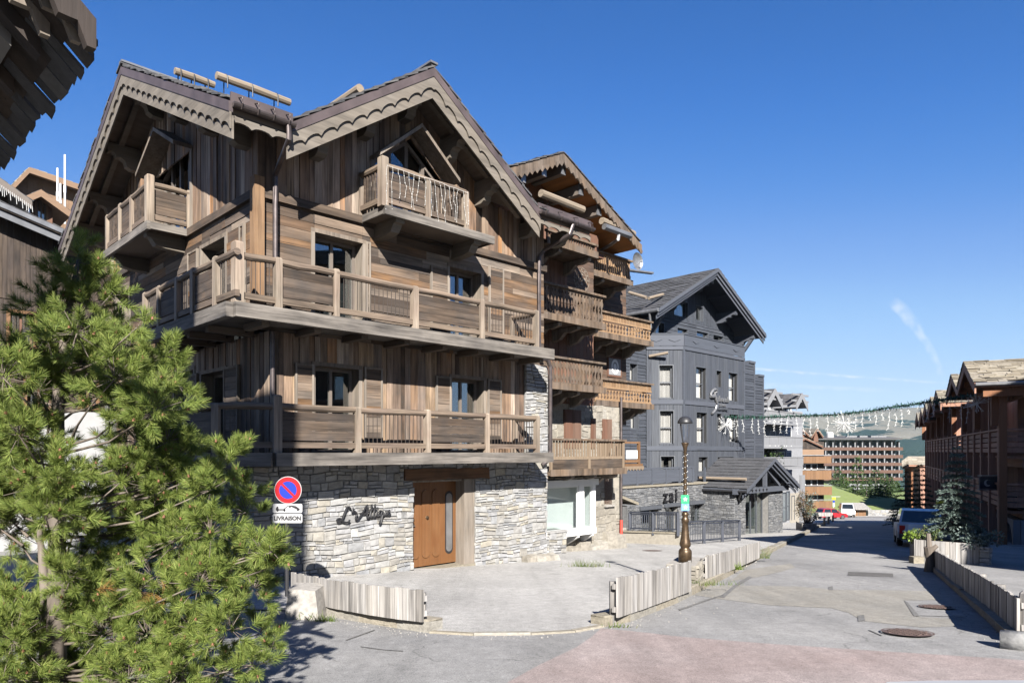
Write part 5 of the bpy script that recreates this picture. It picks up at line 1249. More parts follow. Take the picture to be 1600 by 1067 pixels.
for pl, a0, a1 in ((HC, 0, L_), (HP, cxh, XH1)):
    pbox(mb, pl, a0, a1, .02, .08, zt+.03, zp-.06); pbox(mb, pl, a0-.02, a1+.02, -.02, .12, zp-.06, zp)
    k = 2 if pl is HC else 3
    for i in range(k):
        a = a0+(a1-a0)*(i+.5)/k; mb.prism([pl.p(a+x, .085, (zt+zp)/2+z) for x, z in ((-.35, 0), (0, .12), (.35, 0), (0, -.12))], pl.vec(0, .03, 0))
mb.build('parapet', 'grey_trim', ht)
fit = lambda h, cur, bars: dict(rec=.22, panes=1, cols=('frame_grey', 'frame_grey', 'glass_clear'), trim=.05, curtain=cur, bars_=bars)
for i, h in enumerate(hc): window(ht, HC, *h, **fit(h, .7 if i < 2 else .3, 1 if i < 2 else 0))
for i, h in enumerate(hf): window(ht, HP, *h, **fit(h, 0 if i in (1, 4) else (.8 if i not in (6, 7) else .4), 1 if i in (0, 2, 3, 5) else 0))
for h in hs_: window(ht, HS, *h, **fit(h, .3, 0))
mb = MB()
for pl, a0, a1, hh in ((HC, 0, L_, hc), (HP, cxh, XH1, hf)):
    for r_ in rects(a0, a1, zb_-3.5, zt, hh): pbox(mb, pl, r_[0], r_[1], -.25, -.04, r_[2], r_[3])
mb.prism([(e0[0], e0[1]+.3, zt-.1), (cxh, HYP+.3, zt-.1), (XH1-.1, HYP+.3, zt-.1), (XH1-.1, 30, zt-.1), (e0[0], 30, zt-.1)], (0, 0, .1)); mb.box(24, e0[0], HS.at+.9, 30, -5, 7.3)
mb.box(XH1, xs1, HYP+.35, 30, -5.5, zs1); mb.box(xs1, xs2, HYP+.5, 30, -5.5, zs2); mb.box(XH1-.3, XH1-.1, HYP+.3, 30, -5, zt); mb.build('wall_core', 'interior', ht)
# attic storey and roof
VY3 = 22.5; PX3, PZ3, hw3, EZ3 = 40.2, 11.5, 6.5, 8.1; UW = Plane('y', 24.3)
hu = [hwin(UW, (1024, 1037), (503, 524)), hwin(UW, (1058, 1074), (512, 528)), hwin(UW, (1088, 1106), (517, 530)), hwin(UW, (1114, 1130), (523, 532)), hwin(UW, (1053, 1074), (468, 492)), hwin(UW, (1087, 1098), (478, 500))]
mb = MB(); planks_lv(mb, UW, 34.6, 45.6, zt-.1, 8.3, holes=hu, lap=.03, ln=(3, 6)); 
planks_up(mb, UW, 34.6, 45.6, 8.3, 11.6, holes=hu, top=lambda a: PZ3-.3-(PZ3-EZ3)/hw3*abs(a-PX3)); mb.build('attic_cladding', 'grey_level', ht)
for h in hu: window(ht, UW, *h, rec=.15, panes=1, cols=('frame_grey', 'frame_grey', 'glass'), trim=.06, curtain=.35 if h is hu[4] else 0)
mb = MB(); mb.box(34.6, 34.8, 24.35, 38, 5, 8.2); mb.box(45.4, 45.6, 24.35, 38, 5, 8.2); mb.build('attic_side_wall', 'grey_level', ht)
mb = MB()
for s_ in (-1, 1): slab(mb, [(PX3, VY3, PZ3), (PX3+s_*hw3, VY3, EZ3), (PX3+s_*hw3, 40, EZ3), (PX3, 40, PZ3)], .22)
r3 = mb.build('roof', 'grey_trim', ht)
mb = MB()
for s_ in (-1, 1): slates(mb, (PX3+s_*hw3, VY3-.05, EZ3), (PX3+s_*hw3, 40, EZ3), (PX3, 40, PZ3), (PX3, VY3-.05, PZ3), tw=.6, th=.42, t=.035, jit=.1, ragged=.02)
mb.build('roof_shingles', 'shingle', r3)
for s_ in (-1, 1):
    for i, (d, o, hgt) in enumerate(((0, .0, .22), (.1, .22, .2), (.2, .40, .2))):
        A = Vector((PX3, VY3+d-.06, PZ3-o+.02)); B = Vector((PX3+s_*(hw3+.05), VY3+d-.06, EZ3-o)); mb = MB(); mb.strip([A, B], [A-Vector((0, 0, hgt)), B-Vector((0, 0, hgt))], (0, .06, 0)); mb.build('verge_board', 'grey_trim', r3)
    for f_ in (.28, .62): 
        x = PX3+s_*hw3*f_; mb = MB(); mb.bar((x, VY3+.3, PZ3-(PZ3-EZ3)*f_-.32), (x, 24.3, PZ3-(PZ3-EZ3)*f_-.32), .16, .16); mb.build('rafter', 'grey_trim', r3)
for x, zz in ((PX3, PZ3-.55), (PX3-3.1, PZ3-2.15), (PX3+3.1, PZ3-2.15), (PX3-5.6, EZ3-.05), (PX3+5.6, EZ3-.05)): bracket(r3, UW, x, zz, 1.45, .7, .3, 'grey_trim')
for s_ in (-1, 1): mb = MB(); mb.bar((PX3+s_*5.5, 24.2, 6.2), (PX3+s_*5.6, 23.0, EZ3-.3), .2, .2); mb.build('brace', 'grey_trim', r3)
for (p, q) in (((983, 457), (1010, 465)), ((1014, 466), (1036, 460))):
    a = F.aty(*p, 24.5 if p[0] < 1000 else 23.2); b = F.aty(*q, 23.2 if p[0] < 1000 else 23.4); mb = MB(); mb.tube([a, b], .09, 8); mb.build('snow_log', 'grey_log', r3)
mb = MB(); mb.tube([(PX3-hw3-.1, VY3, EZ3-.1), (PX3-hw3-.1, 40, EZ3-.1)], .12, 8); mb.tube([(PX3-hw3-.1, VY3+.6, EZ3-.15), (PX3-hw3+.2, VY3+.7, EZ3-1.0), (PX3-hw3+.3, VY3+1.2, 6.5)], .07, 8); mb.build('gutter', 'zinc', r3)
a = HC.px(1014, 557, .02); b_ = HC.px(1041, 553, .02); mb = MB(); mb.tube([HC.p(a[0], .1, a[1]), HC.p(b_[0], .5, b_[1])], .09, 8); mb.build('water_spout', 'grey_log', ht)
# stone base with the terrace railing and lettering
SBY = 21.5; SBP = Plane('y', SBY); xa = F.aty(970, 760, SBY)[0]; xb = F.aty(1132, 760, SBY)[0]; zs = F.aty(972, 763, SBY)[2]
so = [hwin(SBP, (1001, 1028), (797, 836)), hwin(SBP, (1039, 1058), (792, 836)), hwin(SBP, (1078, 1123), (788, 818))]
mb = MB(); stones(mb, SBP, xa, xb, -6, zs, holes=so, h=(.1, .2), w=(.14, .4)); mb.build('stone_base', 'grey_stone', ht)
mb = MB()
for r_ in rects(xa, xb, -6, zs-.02, so): pbox(mb, SBP, r_[0], r_[1], -.3, 0, r_[2], r_[3])
mb.box(xa, xb, SBY, HS.at+.8, zs-.1, zs-.03); mb.build('base_core', 'mortar', ht)
mb = MB(); pbox(mb, SBP, xa-.05, xb+.05, -.6, .12, zs, zs+.1); mb.build('coping', 'kerb_stone', ht)
for i, h in enumerate(so): window(ht, SBP, *h, rec=.25, panes=1 if i < 2 else 3, cols=('frame_grey', 'frame_grey', 'glass'), trim=.0, curtain=0); 
mb = MB()
for h in so: pbox(mb, SBP, h[0]-.2, h[1]+.2, 0, .16, h[3], h[3]+.2)
mb.build('stone_lintel', 'frame_grey', ht)
mb = MB(); pbox(mb, SBP, xa-.05, F.aty(1086, 740, SBY)[0], -.1, .0, zs+.92, zs+1.02); pbox(mb, SBP, xa, F.aty(1086, 740, SBY)[0], -.08, -.03, zs+.2, zs+.9)
for k in range(7): a = xa+.05+k*1.35; pbox(mb, SBP, a, a+.1, -.1, .01, zs+.02, zs+.95)
mb.build('terrace_railing', 'grey_trim', ht)
a, z = SBP.px(1048, 776, .12); text_part('hotel_lettering', 'zai', 1.05, .04, 'sign_black', ht, SBP.p(a-.05, .14, z+.05), (1, 0, 0), (0, 0, 1), bold=.006, spacing=1.25)
# goat head emblem and small lettering on the bay
em = [(1110.5, 617.5), (1111, 614.5), (1114, 610), (1117, 608), (1119.5, 609), (1120, 612), (1118.8, 613.5)]
mb = MB(); EP = lambda u, v, d=.1: HP.p(*((lambda q: (q[0], d, q[1]))(HP.px(u, v, d))))
mb.tube([EP(*q) for q in em], [.05, .07, .09, .09, .08, .06, .03], 8); mb.tube([EP(*q) for q in ((1117.5, 612), (1117, 616), (1118.5, 624), (1120.5, 630))], [.05, .07, .08, .08], 8)
mb.tube([EP(*q) for q in ((1110.5, 619), (1113, 619.5), (1116, 619), (1117.5, 622))], [.09, .11, .11, .06], 8); mb.tube([EP(*q) for q in ((1119.5, 633), (1118.5, 639), (1115, 644), (1112.5, 646))], [.07, .08, .08, .07], 8)
mb.build('goat_emblem', 'zinc', ht)
q = EP(1129, 624); text_part('hotel_script', 'ahrenh', .55, .04, 'zinc', ht, q, (1, 0, 0), (0, 0, 1), shear=.3, bold=.003); q = EP(1129, 632.5); text_part('hotel_script', 'seven', .36, .03, 'zinc', ht, q, (1, 0, 0), (0, 0, 1), shear=.2, bold=.002)
q = EP(1129, 639); text_part('hotel_script', 'COURCHEVEL', .22, .03, 'frame_grey', ht, q, (1, 0, 0), (0, 0, 1), bold=.001)
# porch
PYF = 18.7; PXP, PZP, PHW, PZE = 40.0, -.42, 3.4, -2.12; PB = 22.25
mb = MB()
for s_ in (-1, 1): slab(mb, [(PXP, PYF, PZP), (PXP+s_*PHW, PYF, PZE), (PXP+s_*PHW, PB, PZE), (PXP, PB, PZP)], .16)
pr = mb.build('porch_roof', 'grey_trim', ht)
mb = MB()
for s_ in (-1, 1): slates(mb, (PXP+s_*PHW, PYF-.04, PZE), (PXP+s_*PHW, PB, PZE), (PXP, PB, PZP), (PXP, PYF-.04, PZP), tw=.42, th=.36, t=.03, jit=.08, ragged=.03)
mb.build('porch_shingles', 'shingle', pr)
for s_ in (-1, 1):
    for d, o, h_ in ((0, 0, .2), (.12, .2, .16), (.26, .34, .16)):
        A = Vector((PXP, PYF+d-.05, PZP-o+.02)); B = Vector((PXP+s_*(PHW+.03), PYF+d-.05, PZE-o)); mb = MB(); mb.strip([A, B], [A-Vector((0, 0, h_)), B-Vector((0, 0, h_))], (0, .05, 0)); mb.build('verge_board', 'grey_trim', pr)
mb = MB(); mb.tube([(PXP-PHW+.5, PYF+.3, PZE+.55), (PXP-PHW+.5, PB-.3, PZE+.55)], .09, 8); mb.build('snow_log', 'grey_log', pr)
mb = MB(); mb.tube([(PXP-PHW-.08, PYF, PZE-.12), (PXP-PHW-.08, PB, PZE-.12)], .06, 8); mb.tube([(PXP-PHW-.08, PYF+.3, PZE-.15), (PXP-PHW+.2, PYF+.6, PZE-.55), (PXP-2.6, 19.5, -2.9)], .06, 8); mb.build('gutter', 'metal_black', pr)
PW = Plane('y', 19.5); x0 = PW.px(1164, 800)[0]; x1 = PW.px(1201, 800)[0]; x2 = PW.px(1222, 800)[0]; xl = PW.px(1148, 800)[0]
mb = MB(); stones(mb, PW, x1, x2, -6, -2.3, h=(.1, .2), w=(.14, .36)); stones(mb, PW, xl, x0, -6, -2.3, h=(.1, .2), w=(.14, .36)); stones(mb, Plane('x', xl), 19.5, 22.2, -6, -2.3, h=(.1, .2), w=(.14, .4)); mb.build('porch_stone', 'grey_stone', ht)
mb = MB(); mb.box(x1+.02, x2-.02, 19.52, 22.2, -6, -2.32); mb.box(xl+.02, x0-.02, 19.52, 22.2, -6, -2.32); mb.box(x0, x1, 21.2, 21.3, -6, -2.3); mb.build('porch_core', 'mortar', ht)
mb = MB(); mb.box(xl-.3, x2+.3, 19.2, 19.48, -2.42, -2.12); mb.bar((PXP-1.9, 19.3, -2.1), (PXP, 19.3, -.95), .16, .16); mb.bar((PXP+1.9, 19.3, -2.1), (PXP, 19.3, -.95), .16, .16); mb.box(PXP-.1, PXP+.1, 19.2, 19.4, -2.1, -.7)
for x in (PXP+2.3, PXP-2.3): mb.box(x-.12, x+.12, PYF+.1, 20, PZE+.15, PZE+.42)
mb.build('porch_truss', 'grey_trim', ht)
for k in range(5):
    c = PW.px(1175.5+k*5.6, 767, .3)[0]; mb = MB(); mb.prism([(c+(.13 if i % 2 == 0 else .055)*math.sin(i*math.pi/5), 19.185, -2.27+(.13 if i % 2 == 0 else .055)*math.cos(i*math.pi/5)) for i in range(10)], (0, .012, 0)); mb.build('star', 'steel', ht)
mb = MB(); n = 4
for i in range(n+1): x = x0+(x1-x0)*i/n; mb.box(x-.04, x+.04, 19.9, 19.98, -5.2, -2.42)
mb.box(x0, x1, 19.9, 19.98, -5.25, -5.05); pd = mb.build('entrance_doors', 'frame_grey', ht)
for i in range(n): a, b = x0+(x1-x0)*i/n, x0+(x1-x0)*(i+1)/n; mb = MB(); mb.box(a+.04, b-.04, 19.93, 19.945, -5.05, -2.42); mb.build('pane', 'glass', pd)
mb = MB(); mb.box(x0-.1, x1+.1, 19.2, 19.9, -5.35, -5.05); mb.build('entrance_step', 'kerb_stone', ht)
# ---- railings in front of the hotel
def metal_rail(label, p0, p1, up, h, n, heavy=False):
    t = thing('metal_railing', label, 'railing', W, (p0[0], p0[1], ground_z(*p0[:2])+up), 'dark railings before the hotel')
    A = Vector((p0[0], p0[1], ground_z(*p0[:2])+up)); B = Vector((p1[0], p1[1], ground_z(*p1[:2])+up)); z = Vector((0, 0, h))
    mb = MB(); mb.bar(A+z, B+z, .12, .06); mb.build('rail', 'metal_navy', t); mb = MB(); mb.bar(A+Vector((0, 0, .12)), B+Vector((0, 0, .12)), .06, .06); mb.bar(A+z*.9, B+z*.9, .05, .05); mb.build('bottom_rail', 'metal_navy', t)
    k = max(2, round((B-A).length/1.6))
    for i in range(k+1): p = A.lerp(B, i/k); mb = MB(); mb.box(p.x-.06, p.x+.06, p.y-.06, p.y+.06, p.z-.15, p.z+h); mb.build('post', 'metal_navy', t)
    mb = MB()
    for i in range(1, n): p = A.lerp(B, i/n); mb.tube([p+Vector((0, 0, .1)), p+z*.95], .022 if heavy else .016, 5, cap=False)
    mb.build('bar_panel', 'metal_navy', t); return t
pc = W.gnd(1063, 852); pa = W.atd(984, 836, 31.0); pb2 = W.gnd(1155, 845)
metal_rail('dark slatted railing above a cream wall by the stone steps', (pa[0], pa[1]), (pc[0]-.1, pc[1]), .55, .82, 22, True)
metal_rail('dark slatted railing before the porch behind the lamp post', (pc[0]+.15, pc[1]), (pb2[0], pb2[1]), .06, .92, 36)
d = Vector((pc[0]-pa[0], pc[1]-pa[1], 0)); mb = MB(); A = Vector((pa[0]-.4, pa[1]+.2, ground_z(*pa[:2]))); B = Vector((pc[0], pc[1], ground_z(*pc[:2])))
mb.prism([A+Vector((0, 0, -.3)), B+Vector((0, 0, -.3)), B+Vector((0, 0, .34+.14)), A+Vector((0, 0, .34+.14))], (.3, .12, 0)); lw = mb.top('low_wall', 'cream_render', 'low cream wall carrying a dark slatted railing', 'wall', W)
mb = MB(); mb.prism([A+Vector((-.06, -.05, .485)), B+Vector((.02, -.05, .485)), B+Vector((.02, -.05, .55)), A+Vector((-.06, -.05, .55))], (.4, .2, 0)); mb.build('coping', 'kerb_stone', lw)
# stone steps and sloping wall between the two buildings
a = F.atd(975, 840, 32); gx, gy = a[0], a[1]; gz = F.zg(gx, gy)
st = thing('garden_stair', 'stone steps under a sloping capped wall between brown chalet and hotel', 'stair', F, (gx, gy, gz))
mb = MB()
for k in range(4): mb.box(gx-.3-k*.0, gx+1.5, gy+.2+k*.28, gy+3, gz-.3+k*.17, gz+.17*(k+1)-.003)
mb.build('steps', 'cream_stone', st)
mb = MB(); sp_ = Plane('y', gy+1.9); stones(mb, sp_, gx-.6, gx+1.2, gz, gz+1.7, h=(.4, .6), w=(.5, .9), d=(0, .02)); mb.build('cream_wall', 'cream_stone', st)
mb = MB(); sq_ = Plane('y', gy+.7); stones(mb, sq_, gx+1.2, gx+1.9, gz-.2, gz+1.55, h=(.08, .16), w=(.12, .3)); mb.box(gx+1.22, gx+1.88, gy+.72, gy+1.9, gz-.2, gz+1.5); mb.build('stone_pier', 'grey_stone', st)
mb = MB(); mb.prism([(gx-.7, gy+.6, gz+2.35), (gx+2.0, gy+.6, gz+1.55), (gx+2.0, gy+.6, gz+1.68), (gx-.7, gy+.6, gz+2.48)], (0, 1.5, 0)); mb.build('wall_cap', 'kerb_stone', st)
# ================================================================== foliage
def leafmat(name, cols, trans=0.3, rough=0.6):
    cols = [tuple(v*.75 for v in c) for c in cols]
    m, nt, b, out = newmat(name)
    c = ramp(nt, island(nt), [(i/(len(cols)-1), q) for i, q in enumerate(cols)])
    nt.links.new(c, b.inputs['Base Color']); b.inputs['Roughness'].default_value = rough; b.inputs['Specular IOR Level'].default_value = 0.25
    t = nt.nodes.new('ShaderNodeBsdfTranslucent'); nt.links.new(c, t.inputs[0])
    mx = nt.nodes.new('ShaderNodeMixShader'); mx.inputs[0].default_value = trans
    nt.links.new(b.outputs[0], mx.inputs[1]); nt.links.new(t.outputs[0], mx.inputs[2]); nt.links.new(mx.outputs[0], out.inputs[0])
leafmat('pine_needles', [(0.07,0.115,0.025),(0.185,0.25,0.052),(0.28,0.335,0.078),(0.13,0.195,0.042),(0.36,0.385,0.115)], .38)
leafmat('spruce_needles', [(0.018,0.032,0.02),(0.03,0.05,0.03),(0.024,0.04,0.022)], .15)
leafmat('blue_needles', [(0.085,0.12,0.105),(0.13,0.17,0.155),(0.06,0.09,0.072),(0.18,0.22,0.2)], .15)
leafmat('larch_green', [(0.05,0.09,0.025),(0.08,0.125,0.035),(0.035,0.065,0.02)], .25)
leafmat('forest_green', [(0.028,0.055,0.02),(0.05,0.085,0.03),(0.07,0.10,0.035)], .2)
leafmat('shrub_green', [(0.06,0.10,0.03),(0.10,0.14,0.05),(0.14,0.13,0.05)], .25)
leafmat('lime_leaf', [(0.14,0.22,0.03),(0.2,0.28,0.05)], .3)
leafmat('rust_leaf', [(0.16,0.075,0.035),(0.10,0.10,0.05),(0.20,0.11,0.07)], .25)
leafmat('dry_needles', [(0.30,0.17,0.05),(0.24,0.13,0.04)], .2)
leafmat('grass_blade', [(0.07,0.12,0.02),(0.12,0.16,0.04),(0.17,0.17,0.07)], .3)
plain('bud_brown', (0.16,0.065,0.035), 0.7)
plain('soil', (0.06,0.045,0.032), 0.95, nscale=12, nvar=.4)
TR = random.Random(42)
def rdir(rnd, up=0.0):
    while True:
        v = Vector((rnd.uniform(-1, 1), rnd.uniform(-1, 1), rnd.uniform(-1, 1)))
        if 0.05 < v.length < 1: v.normalize(); v.z += up; return v.normalized()
def needle(mb, p, d, ln, w, rnd):
    s = d.cross(rdir(rnd))
    if s.length < 1e-3: return
    s = s.normalized()*w/2; n = len(mb.v); e = p+d*ln
    mb.v += [tuple(p-s), tuple(p+s), tuple(e+s*.25), tuple(e-s*.25)]; mb.f.append((n, n+1, n+2, n+3))
def tuft(mb, p, d, ln, nl, n, w, rnd):
    """a pine shoot: needles set around a short axis, spreading at its tip"""
    a = d.cross(Vector((0.2, 0.5, 0.83))).normalized(); b = d.cross(a)
    for i in range(n):
        t = rnd.random()**0.8; ph = rnd.uniform(0, 6.283); sp = rnd.uniform(0.8, 1.3)*(1.0-0.5*t*t)
        nd = (d*math.cos(sp)+(a*math.cos(ph)+b*math.sin(ph))*math.sin(sp)); nd.z += 0.12; nd.normalize()
        needle(mb, p+d*(ln*t), nd, nl*rnd.uniform(0.8, 1.15), w, rnd)
CL = [(128,392,18),(122,412,24),(108,438,30),(148,442,28),(82,468,32),(135,478,38),(172,462,20),(58,482,24),(120,522,44),(165,528,38),(75,535,38),(200,538,24),(150,570,44),(100,578,44),(214,512,14),
 (40,598,42),(5,590,44),(110,606,34),(180,592,38),(228,572,26),(258,556,18),(262,590,26),(20,655,38),(-15,700,50),(205,640,46),(245,640,42),(150,622,26),(24,726,40),(215,690,50),(262,690,38),
 (0,765,60),(52,762,44),(135,772,44),(190,752,48),(250,750,50),(300,762,36),(350,728,30),(371,712,18),(330,765,28),(20,830,50),(150,840,46),(220,830,52),(280,842,48),(330,832,42),(384,800,30),(426,862,15),(388,766,22),
 (30,930,50),(110,900,38),(170,915,46),(240,902,48),(310,912,48),(368,880,42),(410,862,30),(396,922,36),(430,884,18),(20,1000,60),(90,1000,54),(160,992,54),(230,992,52),(300,982,48),(360,982,42),(405,990,26),(424,1012,15),
 (30,1062,50),(110,1062,50),(200,1062,50),(280,1052,42),(345,1052,38),(395,1040,24),(60,1120,60),(90,745,36),(98,800,40),(30,680,34),(60,705,26),(70,800,40),(180,1120,60),(300,1110,50)]
CLX = [(u+TR.uniform(-42, 42), v+TR.uniform(-30, 36), r*.9) for u, v, r in CL if v > 560 and u < 330]
CL = [(u, v, r, 0) for u, v, r in CL]+[(u, v, r, .55) for u, v, r in CLX]
tb = W.w((-3.88, 5.95, 0)); tz = ground_z(tb.x, tb.y)
pine = thing('pine_tree', 'bushy green mountain pine with long needle tufts in front of the corner chalet', 'pine tree', W, (tb.x, tb.y, tz))
trunk = [Vector((tb.x, tb.y, tz-.1)), Vector((tb.x+.02, tb.y, tz+.9)), Vector((tb.x, tb.y+.02, tz+1.7)), Vector((tb.x+.03, tb.y, tz+2.6)), Vector((tb.x+.12, tb.y, tz+3.3)), Vector(W.atd(127, 385, 6.0))]
mb = MB(); mb.tube(trunk, [.085, .075, .06, .045, .03, .008], 9); mb.tube([trunk[0]+Vector((-.12, .05, 0)), trunk[0]+Vector((-.1, .05, .8)), trunk[0]+Vector((-.2, .1, 1.5))], [.06, .05, .02], 8); mb.build('trunk', 'bark', pine, smooth=True)
cr = MB(); br = MB(); bd = MB(); dry = MB()
for (u, v, r, back_) in CL:
    Y = 5.95+back_+TR.uniform(-.75, .55)*(0.5 if v < 500 else 1.0); c = Vector(W.atd(u, v, Y)); rm = r/FPX*Y
    tt = min(max((c.z-tz)/4.0-.12, .05), .98); k = tt*(len(trunk)-1); i = min(int(k), len(trunk)-2); o = trunk[i].lerp(trunk[i+1], k-i)
    mid = o.lerp(c, .55)+Vector((0, 0, -.06*(c-o).length)); br.tube([o.lerp(c, 0 if not back_ else .5), o.lerp(mid, .5)+Vector((TR.uniform(-.05, .05), TR.uniform(-.05, .05), TR.uniform(-.05, .06))) if not back_ else o.lerp(c, .6), mid if not back_ else o.lerp(c, .75), c], [.014, .011, .009, .005], 6)
    n = max(5, int(3.0+(r/44.0)**2*27))
    for q in range(n):
        d = rdir(TR, .35); p = c+Vector((d.x*rm, d.y*rm*1.2, d.z*rm))*TR.uniform(.35, .95); dd = ((p-c).normalized()*.7+rdir(TR, .7)*.6).normalized()
        br.tube([c.lerp(p, .3), p], [.0035, .003], 4, cap=False)
        ln = TR.uniform(.08, .15); tuft(cr, p, dd, ln, TR.uniform(.06, .08), 165, .0038, TR)
        if TR.random() < .3:
            e = p+dd*ln; s = .009; n0 = len(bd.v); bd.hexa([e+Vector(x)*s for x in ((-1,-1,-1),(1,-1,-1),(1,1,-1),(-1,1,-1),(-.6,-.6,1.4),(.6,-.6,1.4),(.6,.6,1.4),(-.6,.6,1.4))])
for (u, v) in ((240, 925), (252, 905), (150, 920), (262, 935)):
    p = Vector(W.atd(u, v, 5.5)); tuft(dry, p, rdir(TR, -.4), .12, .09, 60, .003, TR)
cr.build('crown', 'pine_needles', pine); br.build('branches', 'bark', pine, smooth=True); bd.build('buds', 'bud_brown', pine, kind='stuff'); dry.build('dry_twigs', 'dry_needles', pine, kind='stuff')

def conifer(name, label, X, Y, h, r, mat, seed, group=None, levels=None, dens=1.0, size=.16, z=None, drop=.25, bare=.06, fr=W, cat='spruce', flat=0.45):
    rnd = random.Random(seed); p = fr.w((X, Y, 0)); z0 = ground_z(p.x, p.y) if z is None else z
    t = thing(name, label, cat, W, (p.x, p.y, z0), group); mb = MB(); mb.tube([(p.x, p.y, z0-.1), (p.x, p.y, z0+h*.5), (p.x, p.y, z0+h*.98)], [.035*h**.7, .022*h**.7, .006], 7); mb.build('trunk', 'bark', t)
    mb = MB(); lv = levels or int(7+h*2.2)
    for i in range(lv):
        f = i/(lv-1); zz = z0+h*(bare+(1-bare)*f); rr = r*(1-f)**0.85+.04*r; nb = max(4, int((7+rr*4)*(.75+.25*dens)))
        for k in range(nb):
            a = 6.283*k/nb+rnd.uniform(-.35, .35)+i*.7; L_ = rr*rnd.uniform(.72, 1.12); n = max(2, int(L_/size*3.2*dens))
            for q in range(n):
                s = (q+rnd.random())/n; dd = Vector((math.cos(a), math.sin(a), 0)); pp = Vector((p.x, p.y, zz))+dd*(L_*s)+Vector((0, 0, -drop*L_*s*s*1.0+.12*L_*s))
                sw = dd.cross(Vector((0, 0, 1)))*rnd.uniform(-1, 1)*size*.9*(1.15-s); pp += sw
                d2 = (dd*.8+sw*1.2/size*.5+Vector((0, 0, rnd.uniform(-.35, .3)*flat*2))).normalized()
                for _ in range(3):
                    d3 = (d2+rdir(rnd)*.55).normalized(); w = size*.22; sd = d3.cross(rdir(rnd)).normalized()*w/2; n0 = len(mb.v); e = pp+d3*size*rnd.uniform(.7, 1.2); m_ = pp.lerp(e, .4)
                    mb.v += [tuple(pp), tuple(m_+sd), tuple(e), tuple(m_-sd)]; mb.f.append((n0, n0+1, n0+2, n0+3))
    mb.build('crown', mat, t); return t
def bush(name, label, X, Y, w, h, mat, seed, group=None, n=500, size=.07, z=None, cat='shrub', fr=W, trunk=False, dpt=None):
    rnd = random.Random(seed); p = fr.w((X, Y, 0)); z0 = ground_z(p.x, p.y) if z is None else z
    t = thing(name, label, cat, W, (p.x, p.y, z0), group); mb = MB(); st_ = MB()
    lumps = [(rnd.uniform(-.7, .7)*w/2, rnd.uniform(-.7, .7)*(dpt or w)/2, rnd.uniform(.15, .8)*h, rnd.uniform(.18, .36)*min(w, h*1.4)) for _ in range(9)]
    for l in lumps: st_.tube([(p.x+l[0]*.2, p.y+l[1]*.2, z0-.05), (p.x+l[0], p.y+l[1], z0+l[2])], [.02*h, .008*h], 5)
    for i in range(n):
        l = rnd.choice(lumps); d = rdir(rnd, .1); q = Vector((p.x+l[0], p.y+l[1], z0+l[2]))+d*l[3]*rnd.uniform(.5, 1.05)
        if q.z < z0+.02: continue
        d2 = (d+rdir(rnd)*.8).normalized(); sd = d2.cross(rdir(rnd)).normalized()*size*.3; e = q+d2*size; m_ = q.lerp(e, .45); n0 = len(mb.v)
        mb.v += [tuple(q), tuple(m_+sd), tuple(e), tuple(m_-sd)]; mb.f.append((n0, n0+1, n0+2, n0+3))
    st_.build('stems', 'bark', t); mb.build('crown', mat, t); return t
def weeds(label, pix, n, h, seed, mat='grass_blade', up=.0, spread=.25, cat='weeds'):
    rnd = random.Random(seed); p = W.gnd(*pix, up); mb = MB()
    for i in range(n):
        x = p[0]+rnd.gauss(0, spread); y = p[1]+rnd.gauss(0, spread*.35); q = Vector((x, y, ground_z(x, y)+up)); d = rdir(rnd, 1.4); needle(mb, q, d, h*rnd.uniform(.4, 1.1), .012, rnd)
    return mb.top('weed_tuft', mat, label, cat, W, org=(p[0], p[1], p[2]), group='weeds in the paving')
weeds('green weeds growing from the pale pavement before the shop window', (918, 885), 130, .22, 1, up=.02)
weeds('green weeds at the foot of the rough concrete block', (478, 967), 90, .16, 2, spread=.1); weeds('weeds below the curved plank fence on the kerb edge', (508, 970), 90, .12, 3, spread=.1)
weeds('strip of weeds along the kerb between the two pale plank fences', (1098, 914), 160, .14, 4, up=.12, spread=.3); weeds('tiny weeds at the kerb end by the red paving', (968, 980), 50, .08, 5, spread=.12)
weeds('tall dry weeds at the end of the bleached fence', (1192, 872), 70, .4, 6, up=.1, spread=.12); weeds('yellowish shoots against the bleached plank fence', (1153, 890), 60, .25, 7, mat='lime_leaf', up=.1, spread=.07)

# ================================================================== street lamp on its stone block
lp = W.gnd(1071, 918); LYd = lp[1]+.35
lx = (1070.5-800)/FPX*LYd; zl0 = -(877.4-HZ)/FPX*LYd; pm = FPX/LYd
lz_ = lambda v: -(v-877.4)/pm
gB = ground_z(lx, LYd)
sbk = thing('stone_planter_block', 'pale rubble stone block carrying the street lamp between two plank fences', 'stone block', W, (lx, LYd, gB))
class RoadPl(Plane): pass
rd = (math.sin(ROAD), math.cos(ROAD)); nrm_ = (rd[1], -rd[0])
bo = (lx-rd[0]*.35+nrm_[0]*.3, LYd-rd[1]*.35+nrm_[1]*.3); SP = Plane('g', (bo, rd, nrm_))
mb = MB(); stones(mb, SP, 0, 1.15, gB-.2, zl0+.02, h=(.1, .2), w=(.15, .35)); SP2 = Plane('g', (bo, (nrm_[0], nrm_[1]), (-rd[0], -rd[1]))); stones(mb, SP2, -.6, 0, gB-.2, zl0+.02, h=(.1, .2), w=(.15, .3)); mb.build('rubble', 'cream_stone', sbk)
mb = MB(); c = [SP.p(.01, -.01, 0), SP.p(1.14, -.01, 0), SP.p(1.14, -.6, 0), SP.p(.01, -.6, 0)]; mb.prism([(x, y, gB-.2) for x, y, _ in c], (0, 0, zl0-.01-gB+.2)); mb.build('core', 'concrete', sbk)
lamp = thing('street_lamp', 'bronze street lamp with a domed lantern and two star signs', 'street lamp', W, (lx, LYd, zl0))
